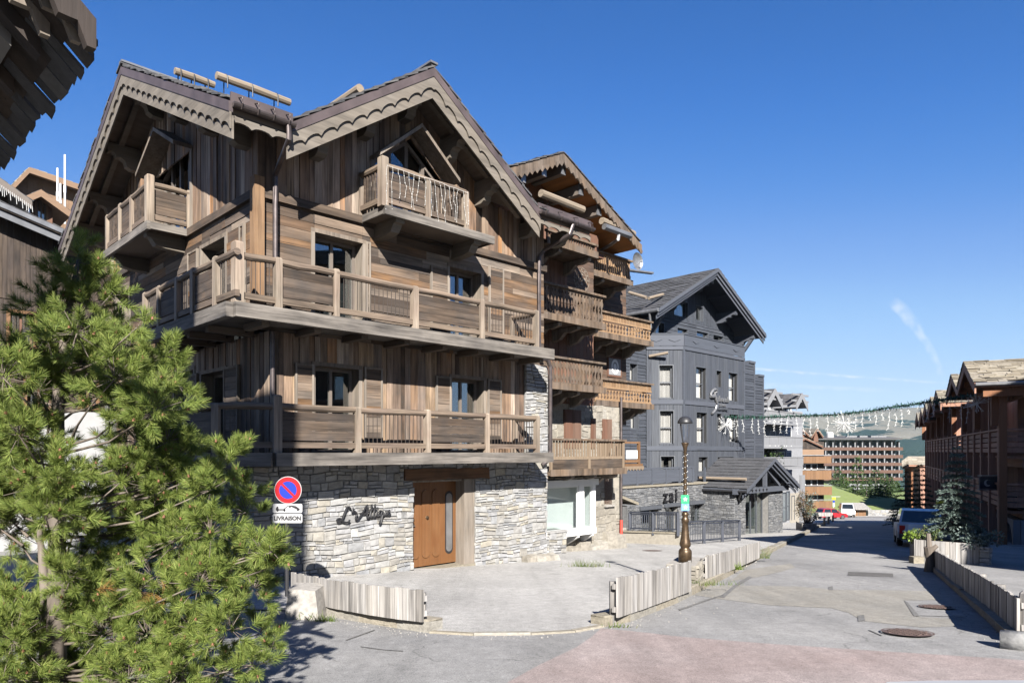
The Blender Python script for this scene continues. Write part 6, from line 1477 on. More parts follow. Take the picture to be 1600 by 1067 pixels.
prof = [(877.4,10.2),(861,10.2),(858.5,9.2),(856,6.8),(854,6.8),(852.5,8.4),(849,8.8),(846,8.0),(838,6.6),(826,5.2),(818,4.6),(816,5.4),(812,6.0),(809,5.0),(807,4.2),(804,5.4),(801,4.6),(799,3.2)]
mb = MB(); mb.lathe([(r/pm, lz_(v)) for v, r in prof], (lx, LYd, zl0), 20); mb.build('base', 'bronze', lamp, smooth=True)
mb = MB(); mb.lathe([(3.2/pm, lz_(799)), (2.9/pm, lz_(770)), (2.5/pm, lz_(704)), (3.0/pm, lz_(702)), (3.4/pm, lz_(699)), (5.9/pm, lz_(692.5)), (5.9/pm, lz_(691.5))], (lx, LYd, zl0), 12); mb.build('pole', 'bronze', lamp, smooth=True)
mb = MB(); mb.lathe([(4.4/pm, lz_(691)), (5.6/pm, lz_(682)), (7.4/pm, lz_(664)), (7.5/pm, lz_(661.5))], (lx, LYd, zl0), 16); mb.build('lantern_glass', 'glass_clear', lamp, smooth=True)
mb = MB(); mb.lathe([(11.3/pm, lz_(661.5)), (11.6/pm, lz_(660.2)), (10.8/pm, lz_(657)), (8.4/pm, lz_(653)), (5/pm, lz_(650.8)), (.2/pm, lz_(650))], (lx, LYd, zl0), 20); mb.build('lantern_cap', 'metal_black', lamp, smooth=True)
mb = MB(); mb.tube([(lx-.045, LYd-.02, zl0+lz_(692)), (lx-.075, LYd-.03, zl0+lz_(680)), (lx-.10, LYd-.03, zl0+lz_(662))], .016, 6); mb.build('lantern_arm', 'metal_black', lamp)
mb = MB(); n = 120; pts = [(lx+.041*math.cos(i*.55), LYd+.041*math.sin(i*.55), zl0+lz_(798-(798-705)*i/n)) for i in range(n+1)]; mb.tube(pts, .007, 4); lsx = mb.build('light_wire', 'metal_bar', lamp)
mb = MB()
for i in range(0, n, 2):
    p = Vector(pts[i]); o = Vector((math.cos(i*.55), math.sin(i*.55), 0))*.008; s = .0055; mb.box(p.x+o.x-s, p.x+o.x+s, p.y+o.y-s, p.y+o.y+s, p.z-s, p.z+s)
mb.build('bulbs', 'white_paint', lsx, kind='stuff')
for (u0, u1, v0, v1, m_) in ((1064, 1076.5, 773, 786.3, 'sign_green'), (1064.5, 1076.5, 787, 797.5, 'sign_sky')):
    X = lambda u: (u-800)/FPX*(LYd-.06); Z = lambda v: (HZ-v)/FPX*(LYd-.06)
    mb = MB(); mb.box(X(u0), X(u1), LYd-.075, LYd-.06, Z(v1), Z(v0)); pl_ = mb.build('direction_plate', m_, lamp)
    c = (X(u0)+X(u1))/2+.002; zc = (Z(v0)+Z(v1))/2; R_ = (X(u1)-X(u0))*.36
    mb = MB(); mb.prism([(c+R_*(1 if i % 2 == 0 else .45)*math.sin(i*math.pi/5), LYd-.077, zc+R_*(1 if i % 2 == 0 else .45)*math.cos(i*math.pi/5)) for i in range(10)], (0, -.004, 0)); mb.build('star', 'sign_white', pl_)

# ================================================================== no parking sign
SY = 12.4; sx = (447.5-800)/FPX*SY; SZ = lambda v: (HZ-v)/FPX*SY; SXx = lambda u: (u-800)/FPX*SY
sg = thing('parking_sign', 'round blue and red no parking sign with two white plates on a dark post', 'road sign', W, (sx, SY, ground_z(sx, SY)))
mb = MB(); mb.tube([(sx, SY+.03, ground_z(sx, SY)-.1), (sx, SY+.03, SZ(748))], .036, 10); mb.build('post', 'metal_black', sg)
c = (SXx(450.8), SZ(765.3)); RR = 21.3/FPX*SY
def disc(mb, r0, r1, y0, y1, n=40):
    for k in range(n):
        a, b = 6.28318*k/n, 6.28318*(k+1)/n; q = lambda r, t, y: (c[0]+r*math.cos(t), y, c[1]+r*math.sin(t))
        mb.hexa([q(r0, a, y0), q(r1, a, y0), q(r1, b, y0), q(r0, b, y0), q(r0, a, y1), q(r1, a, y1), q(r1, b, y1), q(r0, b, y1)])
mb = MB(); disc(mb, .001, RR, SY-.03, SY-.012); ds = mb.build('round_plate', 'sign_white', sg)
mb = MB(); disc(mb, RR*.64, RR*.955, SY-.034, SY-.0305); d45 = RR*.65
mb.bar((c[0]-d45*.70, SY-.0345, c[1]+d45*.70), (c[0]+d45*.70, SY-.0345, c[1]-d45*.70), .004, RR*.17, up=(1, 0, 1)); mb.build('red_ring', 'sign_red', ds)
mb = MB(); disc(mb, .001, RR*.638, SY-.0325, SY-.0303); mb.build('blue_field', 'sign_blue', ds)
def plate(v0, v1, name):
    x0, x1, z0, z1 = SXx(426.8), SXx(473.2), SZ(v1), SZ(v0); r = .03; pts = []
    for cx_, cz_, a0 in ((x1-r, z1-r, 0), (x0+r, z1-r, 1), (x0+r, z0+r, 2), (x1-r, z0+r, 3)):
        for k in range(5): t = math.pi/2*(a0+k/4); pts.append((cx_+r*math.cos(t), SY-.03, cz_+r*math.sin(t)))
    b = MB(); b.prism(pts, (0, .015, 0)); return b.build(name, 'sign_white', sg), (x0, x1, z0, z1)
p1, q1 = plate(786.6, 800.8, 'tow_plate'); p2, q2 = plate(802.2, 816.6, 'text_plate')
def frame_line(par, q):
    b = MB(); e = .012; w = .006; x0, x1, z0, z1 = q
    for (a0, a1, c0, c1) in ((x0+e, x1-e, z0+e, z0+e+w), (x0+e, x1-e, z1-e-w, z1-e), (x0+e, x0+e+w, z0+e+w, z1-e-w), (x1-e-w, x1-e, z0+e+w, z1-e-w)): b.box(a0, a1, SY-.033, SY-.0305, c0, c1)
    b.build('plate_line', 'sign_black', par)
text_part('plate_text', 'LIVRAISON', .098, .0015, 'sign_black', p2, ((q2[0]+q2[1])/2, SY-.032, (q2[2]+q2[3])/2), (1, 0, 0), (0, 0, 1), bold=.0042, spacing=1.0)
b = MB(); X0_, Z0_ = q1[0], q1[2]; sc = (q1[1]-q1[0])/46.4
def pg(b, pts): b.prism([(X0_+x*sc, SY-.0305, Z0_+z*sc) for x, z in pts], (0, -.002, 0))
pg(b, [(5, 4), (5, 7), (7, 10), (9, 10), (9.5, 6), (20, 6), (20, 4)]); pg(b, [(17, 6), (24, 11.6), (24.5, 11), (19, 6)])
pg(b, [(24, 9.6), (27, 10.8), (38, 5.5), (42, 4.2), (42.5, 6), (40, 8), (36.5, 10.5), (30, 11.8), (25, 11)])
for x, z in ((8, 3.6), (18.5, 3.6), (27, 9.6), (39.5, 4.4)): pg(b, [(x+1.6*math.cos(k*.785), z+1.6*math.sin(k*.785)) for k in range(8)])
b.build('tow_pictogram', 'sign_black', p1)

# ================================================================== near chalet whose eave hangs into the picture
C_ = Vector((-1.534, 2.576, 1.529)); ev = Vector((-.7307, .6827, 0)); nv = Vector((-.6827, -.7307, 0)); upv = Vector((0, 0, .9))
NC = thing('near_chalet', 'shaded chalet whose slate eave and carved verge boards hang over the lane', 'chalet', W, (-8, 0, ground_z(-8, 0)))
Q = lambda t, s, z=0.0: C_+ev*t+nv*s+upv*s+Vector((0, 0, z))
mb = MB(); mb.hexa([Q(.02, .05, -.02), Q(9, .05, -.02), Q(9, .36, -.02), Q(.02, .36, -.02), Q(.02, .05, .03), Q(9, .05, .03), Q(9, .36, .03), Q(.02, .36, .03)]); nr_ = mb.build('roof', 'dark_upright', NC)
mb = MB()
for row in range(2):
    t = 0.0
    while t < 8.5:
        w = R.uniform(.06, .13); o = R.uniform(-.012, .012); s0 = row*.15-.02+o; th = R.uniform(.012, .03); zz = .035+R.uniform(0, .02)
        if row == 0: zz = -.02+R.uniform(-.015, .01)
        mb.hexa([Q(t, s0, zz), Q(t+w-.01, s0+R.uniform(-.01, .01), zz), Q(t+w-.01, s0+.17, zz+.01), Q(t, s0+.17, zz+.01), Q(t, s0, zz+th), Q(t+w-.01, s0, zz+th), Q(t+w-.01, s0+.17, zz+th), Q(t, s0+.17, zz+th)]); t += w
mb.build('roof_slates', 'slate', nr_)
mb = MB(); t = .3
while t < 8:
    mb.hexa([Q(t, .10, -.09), Q(t+.07, .10, -.09), Q(t+.07, .36, -.09), Q(t, .36, -.09), Q(t, .10, -.025), Q(t+.07, .10, -.025), Q(t+.07, .36, -.025), Q(t, .36, -.025)]); t += .42
mb.build('rafter', 'dark_upright', nr_, kind='stuff')
for t0, t1, s0, h0, m_ in ((-.02, 0.02, .0, .11, 'dark_upright'), (.05, .075, .03, .1, 'trim_wood'), (.17, .2, .1, .12, 'trim_wood')):
    mb = MB(); n = 10; up = [Q(t0, s0+.3*i/n, .05) for i in range(n+1)]; lo = [Q(t0, s0+.3*i/n, .05-h0-(.03*math.sin(i*2.1))) for i in range(n+1)]; mb.strip(up, lo, tuple(ev*(t1-t0))); mb.build('verge_board', m_, nr_)
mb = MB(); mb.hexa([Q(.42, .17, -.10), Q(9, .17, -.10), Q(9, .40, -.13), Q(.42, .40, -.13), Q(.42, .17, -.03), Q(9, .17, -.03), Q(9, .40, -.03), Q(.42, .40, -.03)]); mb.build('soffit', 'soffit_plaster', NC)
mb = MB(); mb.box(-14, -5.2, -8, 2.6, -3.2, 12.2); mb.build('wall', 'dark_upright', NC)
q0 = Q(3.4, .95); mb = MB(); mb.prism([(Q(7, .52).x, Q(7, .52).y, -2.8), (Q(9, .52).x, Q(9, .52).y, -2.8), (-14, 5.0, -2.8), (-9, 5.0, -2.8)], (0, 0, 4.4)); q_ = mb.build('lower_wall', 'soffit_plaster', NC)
mb = MB(); mb.hexa([(-5.19, -6, 8.6), (-2.56, -6, 8.6), (-2.56, -2.1, 6.1), (-5.19, -2.1, 6.1), (-5.19, -6, 13.2), (-2.56, -6, 11.6), (-2.56, -2.1, 11.6), (-5.19, -2.1, 13.2)])  # unseen jetty added to shade stone wall and pine top, underside sloped for sun
mb.build('shading_storey', 'dark_upright', NC)

# ================================================================== chalets up the lane
DY = 31.0; DP_ = Plane('y', DY); dk = thing('dark_chalet', 'dark brown plank chalet with orange framed windows behind the pine', 'chalet', F, (4, DY+3, F.zg(4, DY)))
tl = DP_.px(-60, 304); tr_ = DP_.px(100, 374); zi = DP_.px(40, 470)[1]; zw = DP_.px(60, 641)[1]
top_ = lambda a: tl[1]+(tr_[1]-tl[1])*(a-tl[0])/(tr_[0]-tl[0])-.12
wd1 = hwin(DP_, (16, 52), (488, 540)); wd2 = hwin(DP_, (42, 82), (592, 638)); wd3 = hwin(DP_, (128, 150), (592, 638))
mb = MB(); planks_up(mb, DP_, tl[0], 9.5, zi, 9.5, w=(.12, .2), top=top_); planks_up(mb, DP_, tl[0], 9.5, zw, zi-.03, holes=[wd1, wd2, wd3], w=(.12, .2)); mb.build('cladding', 'dark_upright', dk)
mb = MB()
for h in (wd1, wd2, wd3): 
    for a, b, c_, d_ in ((h[0]-.12, h[0], h[2], h[3]), (h[1], h[1]+.12, h[2], h[3]), (h[0]-.12, h[1]+.12, h[3], h[3]+.12), (h[0]-.12, h[1]+.12, h[2]-.1, h[2])): pass
for h in (wd1, wd2, wd3): window(dk, DP_, *h, rec=.2, panes=2, cols=('tan_boards', 'red_wood', 'glass'), trim=.12, sill=True)
mb = MB(); 
for r_ in rects(tl[0], 9.4, -6, 9, [wd1, wd2, wd3, (tl[0], 9.5, tr_[1]-.6, 10)]): pbox(mb, DP_, r_[0], r_[1], -.3, -.03 if r_[2] > zw-.1 else 0.06, r_[2], min(r_[3], 9)) if r_[2] >= zw or r_[3] <= zw+.01 else pbox(mb, DP_, r_[0], r_[1], -.3, -.035, zw, r_[3])
mb.build('wall_core', 'interior', dk)
mb = MB(); pbox(mb, DP_, tl[0], 9.5, -.3, .05, -6.2, zw-.005); mb.build('white_base', 'white_render', dk)
A = Vector(DP_.p(tl[0], .8, tl[1])); B = Vector(DP_.p(tr_[0]+.3, .8, tr_[1]-.05)); mb = MB(); mb.strip([A, B], [A-Vector((0, 0, .16)), B-Vector((0, 0, .16))], (0, 4, 0)); dr_ = mb.build('roof', 'dark_upright', dk)
mb = MB(); mb.strip([A+Vector((0, -.05, .05)), B+Vector((.05, -.05, .05))], [A+Vector((0, -.05, -.12)), B+Vector((.05, -.05, -.12))], (0, .045, 0)); mb.strip([A+Vector((0, .1, -.2)), B+Vector((.05, .1, -.2))], [A+Vector((0, .1, -.42)), B+Vector((.05, .1, -.42))], (0, .045, 0)); mb.build('verge_board', 'zinc', dr_)
mb = MB(); slates(mb, A+Vector((0, 0, .06)), A+Vector((0, 4, .06)), B+Vector((0, 4, .06)), B+Vector((0, 0, .06)), tw=.5, th=.4); mb.build('roof_slates', 'slate', dr_)
def small_house(name, label, Y, peak, lft, rgt, base_v, wmat, vmat, rmat, depth=8, wins=(), group=None, over=1.0, walls=None):
    """gabled house with its gable square to the camera's facade direction"""
    pl = Plane('y', Y); p, l, r = (Vector(pl.p(*((lambda q: (q[0], over, q[1]))(pl.px(*t, over))))) for t in (peak, lft, rgt)); zb = pl.px(*base_v)[1]
    t = thing(name, label, 'chalet', F, (p.x, Y, zb), group); ins = .8
    tp = lambda a: (p.z-(p.z-l.z)*(p.x-a)/(p.x-l.x) if a < p.x else p.z-(p.z-r.z)*(a-p.x)/(r.x-p.x))-.25
    mb = MB(); planks_up(mb, pl, l.x+ins, r.x-ins, zb, 99, holes=[hwin(pl, *w) for w in wins], top=tp, w=(.25, .4)); mb.box(l.x+ins, r.x-ins, Y+.4, Y+depth, zb, min(l.z, r.z)); mb.build('wall', wmat, t)
    for w in wins: window(t, pl, *hwin(pl, *w), rec=.12, panes=2, cols=(vmat, 'frame_brown', 'glass'), trim=.1, back=None)
    mb = MB(); slab(mb, [l, p, p+Vector((0, depth, 0)), l+Vector((0, depth, 0))], .2); slab(mb, [p, r, r+Vector((0, depth, 0)), p+Vector((0, depth, 0))], .2); rf_ = mb.build('roof', vmat, t)
    mb = MB(); slates(mb, l, l+Vector((0, depth, 0)), p+Vector((0, depth, 0)), p, tw=.6, th=.5); slates(mb, r, r+Vector((0, depth, 0)), p+Vector((0, depth, 0)), p, tw=.6, th=.5); mb.build('roof_slates', rmat, rf_)
    for e in (l, r): mb = MB(); mb.strip([p+Vector((0, -.06, .02)), e+Vector((0, -.06, .02))], [p+Vector((0, -.06, -.4)), e+Vector((0, -.06, -.4))], (0, .05, 0)); mb.build('verge_board', vmat, rf_)
    return t, pl
small_house('tan_chalet', 'tan painted chalet with a broad gable high behind the dark chalet', 62, (46, 262), (10, 300), (150, 298), (46, 420), 'tan_paint', 'tan_paint', 'lauze', depth=9)
th_, pl_ = small_house('dormer_chalet', 'brown chalet dormer with blue reflecting windows below the tan gable', 50, (64, 297), (20, 316), (112, 332), (60, 420), 'red_wood', 'tan_paint', 'slate', wins=(((36, 50), (308, 345)), ((58, 72), (312, 345))))
th_, pl_ = small_house('fringed_chalet', 'dark chalet roof with a hanging light fringe and slatted balcony', 42, (-30, 258), (-120, 300), (50, 315), (0, 420), 'dark_upright', 'frame_brown', 'slate')
A = Vector(pl_.p(*((lambda q: (q[0], 1.1, q[1]))(pl_.px(-30, 268, 1.1))))); B = Vector(pl_.p(*((lambda q: (q[0], 1.1, q[1]))(pl_.px(50, 322, 1.1))))); mb = MB()
for i in range(26):
    p = A.lerp(B, i/25); mb.tube([p, p+Vector((.03, 0, -R.uniform(.1, .5)))], .01, 4, cap=False)
mb.top('icicle_lights', 'white_paint', 'white icicle lights hanging along a dark gable edge', 'string lights', F)
q0 = pl_.px(-60, 320, 1.2); q1 = pl_.px(32, 333, 1.2); rl = thing('slatted_balcony', 'dark slatted balcony front under the light fringe', 'balcony', F, pl_.p(q1[0]-2, 1.2, q1[1]-1))
mb = MB(); A = Vector(pl_.p(q0[0], 1.2, q0[1]-.5)); B = Vector(pl_.p(q1[0], 1.2, q1[1]-.3)); mb.bar(A, B, .12, .1); mb.bar(A-Vector((0, 0, 1.1)), B-Vector((0, 0, 1.1)), .12, .1); mb.build('rail', 'frame_brown', rl); mb = MB()
for i in range(40): p = A.lerp(B, i/39); mb.box(p.x-.05, p.x+.05, p.y-.03, p.y+.03, p.z-1.1, p.z)
mb.build('slat_panel', 'frame_brown', rl); mb = MB(); mb.hexa([A+Vector((0, -.05, -1.3)), B+Vector((0, -.05, -1.3)), B+Vector((0, 1.4, -1.3)), A+Vector((0, 1.4, -1.3)), A+Vector((0, -.05, -1.15)), B+Vector((0, -.05, -1.15)), B+Vector((0, 1.4, -1.15)), A+Vector((0, 1.4, -1.15))]); mb.build('floor', 'frame_brown', rl)
for i, (u, v0, v1, lab) in enumerate(((101.5, 242, 350, 'tallest white scaffold pole above the roofs'), (90, 263, 345, 'shorter white scaffold pole beside the tall one'), (94.5, 287, 345, 'lowest white scaffold pole before the tan chalet'))):
    a = W.atd(u, v1, 46); b_ = W.atd(u, v0, 46); mb = MB(); mb.tube([a, b_], .06, 6); mb.tube([Vector(a).lerp(Vector(b_), .45), Vector(a).lerp(Vector(b_), .55)], .085, 6); mb.top('scaffold_pole', 'white_paint', lab, 'pole', W, group='scaffold poles')
# ================================================================== row of brown houses across the street
GXF = 6.0
gg = [0, 5.5, 14.7, 19.3, 24.4, 28.9, 34.5]; gh = [4.23, 4.16, 4.03, 3.9, 3.77, 3.56, 3.51]
GY0 = 36.6; GYE = GY0+42
tr = thing('brown_row_house', 'long brown timber row with repeated stone slab gables above an arcade', 'row house', G, (12, 56, G.zg(12, 56)))
FP = Plane('x', GXF)
mb = MB(); mb.box(GXF+1.6, GXF+14, GY0+.6, GYE, -9, 2.9); mb.box(GXF+.02, GXF+1.6, GY0+1.2, GYE, -.45, -.2); mb.box(GXF+.02, GXF+1.6, GY0+1.2, GYE, -2.75, -2.5); mb.build('wall_core', 'interior', tr)
W_ = Plane('x', GXF+1.55); mb = MB(); planks_up(mb, W_, GY0+.6, GYE, -2.5, 2.9, w=(.25, .4)); mb.build('back_cladding', 'street_wood', tr)
mb = MB(); planks_lv(mb, FP, GY0, GYE, 2.3, 3.0, ln=(4, 7)); planks_lv(mb, FP, GY0, GYE, -.7, -.1, ln=(4, 7)); planks_lv(mb, FP, GY0, GYE, -2.9, -2.5, ln=(4, 7)); mb.build('beam_cladding', 'street_wood', tr)
nb = 16; bw = (GYE-GY0)/nb
for k in range(nb+1):
    y = GY0+k*bw; mb = MB(); mb.box(GXF-.9, GXF-.6, y-.14, y+.14, G.zg(GXF-.9, y)-.1, 2.75); mb.build('post', 'street_wood', tr)
    if k % 2 == 0: mb = MB(); mb.box(GXF-1.15, GXF-.91, y-.13, y+.13, 1.1, 2.7) ; mb.build('sunlit_post_top', 'street_orange', tr)  # orange box added on the post, colour stands for its sunlit upper part
for k in range(nb):
    y = GY0+k*bw; 
    for zf in (-.2, -2.55):
        mb = MB(); 
        for j in range(4): mb.box(GXF-.82, GXF-.74, y+.16, y+bw-.16, zf+.15+j*.24, zf+.34+j*.24)
        mb.box(GXF-.9, GXF-.66, y+.15, y+bw-.15, zf+1.1, zf+1.18); mb.box(GXF-.66, GXF, y+.15, y+bw-.15, zf-.1, zf); mb.build('balcony_front', 'street_wood', tr)
    # arcade
    z0 = G.zg(GXF, y+bw/2); zt_ = -2.95; zs_ = zt_-.55; n = 10; w2 = bw/2-.32; mb = MB(); arc = [(y+bw/2+w2*math.cos(math.pi*i/n), zs_-.4+.75*math.sin(math.pi*i/n)) for i in range(n+1)][::-1]
    pts = [(GXF-.35, y, z0-.2), (GXF-.35, y, zt_), (GXF-.35, y+bw, zt_), (GXF-.35, y+bw, z0-.2), (GXF-.35, arc[-1][0], z0-.2)]+[(GXF-.35, a, b) for a, b in arc[::-1]]+[(GXF-.35, arc[0][0], z0-.2)]
    mb.strip([(GXF-.35, a, zt_) for a, b in arc], [(GXF-.35, a, b) for a, b in arc], (.35, 0, 0)); mb.box(GXF-.35, GXF, y, arc[0][0], z0-.2, zt_); mb.box(GXF-.35, GXF, arc[-1][0], y+bw, z0-.2, zt_); mb.build('arcade', 'grey_render', tr)
VX = 4.2
for i, (o, h) in enumerate(zip(gg, gh)):
    yc = 39.55+o; hw = 3.65 if i in (0,) else 2.9; ez = h-1.3*(hw/3.65)-.02; mb = MB(); far_ = 2.9
    slab(mb, [(VX, yc-hw, ez), (VX, yc, h), (GXF+9, yc, h), (GXF+9, yc-hw, ez)], .18); slab(mb, [(VX, yc, h), (VX, yc+far_, h-1.03), (GXF+9, yc+far_, h-1.03), (GXF+9, yc, h)], .18); r_ = mb.build('roof', 'street_wood', tr)
    mb = MB(); slates(mb, (VX-.08, yc-hw, ez), (GXF+9, yc-hw, ez), (GXF+9, yc, h), (VX-.08, yc, h), tw=.55, th=.27, t=.045, ragged=.12, jit=.5); slates(mb, (VX-.08, yc+far_, h-1.03), (GXF+9, yc+far_, h-1.03), (GXF+9, yc, h), (VX-.08, yc, h), tw=.75, th=.5, t=.04); mb.build('roof_slabs', 'lauze', r_)
    for s_, e in ((-hw, ez), (far_, h-1.03)):
        mb = MB(); A = Vector((VX-.03, yc, h)); B = Vector((VX-.03, yc+s_, e)); mb.strip([A, B], [A-Vector((0, 0, .42)), B-Vector((0, 0, .42))], (.06, 0, 0)); mb.build('verge_board', 'street_wood', r_)
    mb = MB(); planks_up(mb, Plane('x', GXF-.5), yc-hw+.3, yc+far_-.3, 2.2, 5, w=(.2, .3), top=lambda a: h-.25-1.3/3.65*abs(a-yc)); mb.build('gable_cladding', 'street_orange', tr)
    for s_ in (-1.6, 0, 1.6): mb = MB(); mb.box(VX+.15, GXF, yc+s_-.1, yc+s_+.1, h-abs(s_)*.356-.5, h-abs(s_)*.356-.22); mb.build('purlin', 'street_orange', r_)
mb = MB(); mb.tube([(VX, 39.55-3.72, gh[0]-1.36), (GXF+9, 39.55-3.72, gh[0]-1.36)], .09, 8); mb.build('gutter', 'zinc', tr)
mb = MB(); mb.box(VX+.3, GXF+9, 39.55-3.5, 39.55-3.4, 2.35, 2.72); mb.build('eave_beam', 'street_orange', tr)
# near end towards the camera
NP = Plane('y', GY0); mb = MB(); planks_up(mb, Plane('y', GY0+1.3), GXF, GXF+9, -2.9, 3, w=(.25, .4)); mb.build('end_cladding', 'street_wood', tr)
for k in range(5):
    x = GXF-.75+k*1.9; mb = MB(); mb.box(x-.14, x+.14, GY0-.32, GY0-.02, G.zg(x, GY0)-.1, 2.7); mb.build('post', 'street_orange' if k == 0 else 'street_wood', tr)  # first post gets orange in place of sunlight on it, the others stay brown
    for zf in (-.2, -2.55):
        mb = MB()
        for j in range(4): mb.box(x+.16, x+1.74, GY0-.2, GY0-.12, zf+.15+j*.24, zf+.34+j*.24)
        mb.box(x+.15, x+1.75, GY0-.27, GY0-.03, zf+1.1, zf+1.18); mb.box(x+.15, x+1.75, GY0-.02, GY0+1.3, zf-.12, zf); mb.build('balcony_front', 'street_wood', tr)
for k in range(4):
    x = GXF+.2+k*1.9; mb = MB(); mb.box(x-.3, x+.3, GY0-.2, GY0+.3, -5.2, -2.95); mb.build('end_pier', 'grey_render', tr)
# lower row farther down
t2 = thing('low_stone_roofed_house', 'low dark house with pale stone slab roof beyond the brown row', 'house', G, (12, 150, -12))
mb = MB(); planks_up(mb, Plane('x', 8.2), 139, 166, -13, -2.4, w=(.3, .5)); mb.box(8.25, 20, 139, 166, -13, -2.4); planks_up(mb, Plane('y', 138.9), 8.2, 20, -13, -2.4, w=(.3, .5)); mb.build('wall', 'street_wood', t2)
for k in range(6):
    y = 141+k*4.6; mb = MB(); h = -.9-.2*k; slab(mb, [(6.6, y-2.5, h-1.5), (6.6, y, h), (21, y, h), (21, y-2.5, h-1.5)], .18); slab(mb, [(6.6, y, h), (6.6, y+2.3, h-1.4), (21, y+2.3, h-1.4), (21, y, h)], .18); r_ = mb.build('roof', 'street_wood', t2)
    mb = MB(); slates(mb, (6.5, y-2.5, h-1.5), (21, y-2.5, h-1.5), (21, y, h), (6.5, y, h), tw=.9, th=.6, t=.05, ragged=.1); mb.build('roof_slabs', 'lauze', r_)
    mb = MB(); mb.box(7.0, 7.3, y-1.2, y-.9, -12.5, h-1.1); mb.build('post', 'street_orange', t2)
# signs on the row
p = Vector((4.6, 37.9, 0)); hz = lambda v, Y: (HZ-v)/FPX*Y
wp = G.w(p); Yh = 31.2; xa, xb = (1531-800)/FPX*Yh, (1563.5-800)/FPX*Yh
hs = thing('hanging_shop_sign', 'dark hanging board with a white crescent under a small pelmet', 'shop sign', W, ((xa+xb)/2, Yh, hz(766, Yh)))
mb = MB(); mb.box(xa, xb, Yh, Yh+.08, hz(763, Yh), hz(744.5, Yh)); bdp = mb.build('board', 'metal_navy', hs)
mb = MB(); mb.box(xa-.05, xb+.05, Yh-.04, Yh+.12, hz(765.5, Yh), hz(763.3, Yh)); mb.box(xa+.02, xb+.04, Yh-.1, Yh+.2, hz(744, Yh), hz(742.3, Yh)); mb.tube([((xa+xb)/2, Yh+.1, hz(743, Yh)), (xb+.9, Yh+1.2, hz(743, Yh))], .03, 6); mb.build('pelmet', 'zinc', hs)
cx_, cz_ = (1543-800)/FPX*Yh, hz(754.5, Yh); mb = MB(); r0 = .155; pts = [(cx_+r0*math.cos(t), Yh-.003, cz_+r0*math.sin(t)) for t in [math.radians(50+260*i/18) for i in range(19)]]+[(cx_+.05+r0*.72*math.cos(t), Yh-.003, cz_+.03+r0*.72*math.sin(t)) for t in [math.radians(300-240*i/18) for i in range(19)]]
o_ = [Vector(q) for q in pts[:19]]; i_ = [Vector(q) for q in pts[19:]][::-1]; mb.strip(o_, i_, (0, -.008, 0)); mb.build('crescent', 'sign_white', bdp)
Yy = 29.5; ys_ = thing('yellow_sign', 'small plain yellow sign plate behind the blue spruce', 'sign', W, ((1470-800)/FPX*Yy, Yy, ground_z(0, Yy))); mb = MB(); mb.box((1463-800)/FPX*Yy, (1477-800)/FPX*Yy, Yy, Yy+.03, hz(790.5, Yy), hz(781.5, Yy)); mb.build('plate', 'sign_yellow', ys_)
mb = MB(); mb.tube([((1466-800)/FPX*Yy, Yy+.06, ground_z(0, Yy)), ((1466-800)/FPX*Yy, Yy+.06, hz(782, Yy))], .03, 6); mb.build('post', 'metal_black', ys_)

# ================================================================== planter with blue spruce, post, stump
A = Vector((11.8, 20.5, 0)); B = Vector((13.2, 19.35, 0)); dn = (B-A).normalized(); bk = Vector((.45, .89, 0))
plt = thing('plank_planter', 'long planter of grey upright boards with a whitish stone end holding the blue spruce', 'planter', W, (A.x, A.y, ground_z(A.x, A.y)))
zf = lambda p: ground_z(p.x, p.y); PHt = .62; zA = zf(B)-.02; LB = (B-A).length
AP = Plane('g', ((A.x, A.y), (dn.x, dn.y), (dn.y, -dn.x))); mb = MB(); planks_up(mb, AP, 0, LB*.86, zA-.25, zA+PHt-.04, w=(.1, .17)); AS = Plane('g', ((A.x+bk.x*2.6, A.y+bk.y*2.6), (-bk.x, -bk.y), (-bk.y, bk.x))); planks_up(mb, AS, 0, 2.6, zA-.45, zA+PHt-.04, w=(.1, .17)); mb.build('planking', 'fence_plank', plt)
mb = MB(); stones(mb, AP, LB*.86, LB, zA-.25, zA+PHt-.1, h=(.1, .16), w=(.15, .3)); AE = Plane('g', ((B.x, B.y), (bk.x, bk.y), (bk.y, -bk.x))); stones(mb, AE, 0, 2.4, zA-.3, zA+PHt-.1, h=(.1, .16), w=(.15, .35)); mb.build('stone_end', 'pale_stone', plt)
mb = MB(); mb.prism([A+dn*.02+bk*.05+Vector((0, 0, zA-.4)), B-dn*.03+bk*.05+Vector((0, 0, zA-.4)), B-dn*.03+bk*2.4+Vector((0, 0, zA-.4)), A+dn*.02+bk*2.4+Vector((0, 0, zA-.4))], (0, 0, PHt+.28)); mb.build('soil', 'soil', plt)
c = A.lerp(B, .62)+bk*1.0; conifer('blue_spruce', 'silvery blue spruce with layered drooping boughs growing in the plank planter', c.x, c.y, 2.75, .8, 'blue_needles', 3, levels=13, dens=2.6, size=.13, z=zA+PHt-.12, drop=.3, bare=.1)
c = A.lerp(B, .85)+bk*.45; bush('juniper_bush', 'low silver green juniper spreading over the planter boards', c.x, c.y, 1.2, .5, 'blue_needles', 4, n=900, size=.08, z=zA+PHt-.16)
c = A.lerp(B, .18)+bk*.5; bush('mixed_shrub', 'small green shrub at the street end of the plank planter', c.x, c.y, .9, .4, 'shrub_green', 5, n=500, size=.07, z=zA+PHt-.14)
c = A.lerp(B, -.02)+bk*.25; bush('lime_plant', 'bright yellow green leafy plant at the planter corner', c.x, c.y, .35, .35, 'lime_leaf', 6, n=160, size=.09, z=zA+PHt-.15, cat='plant')
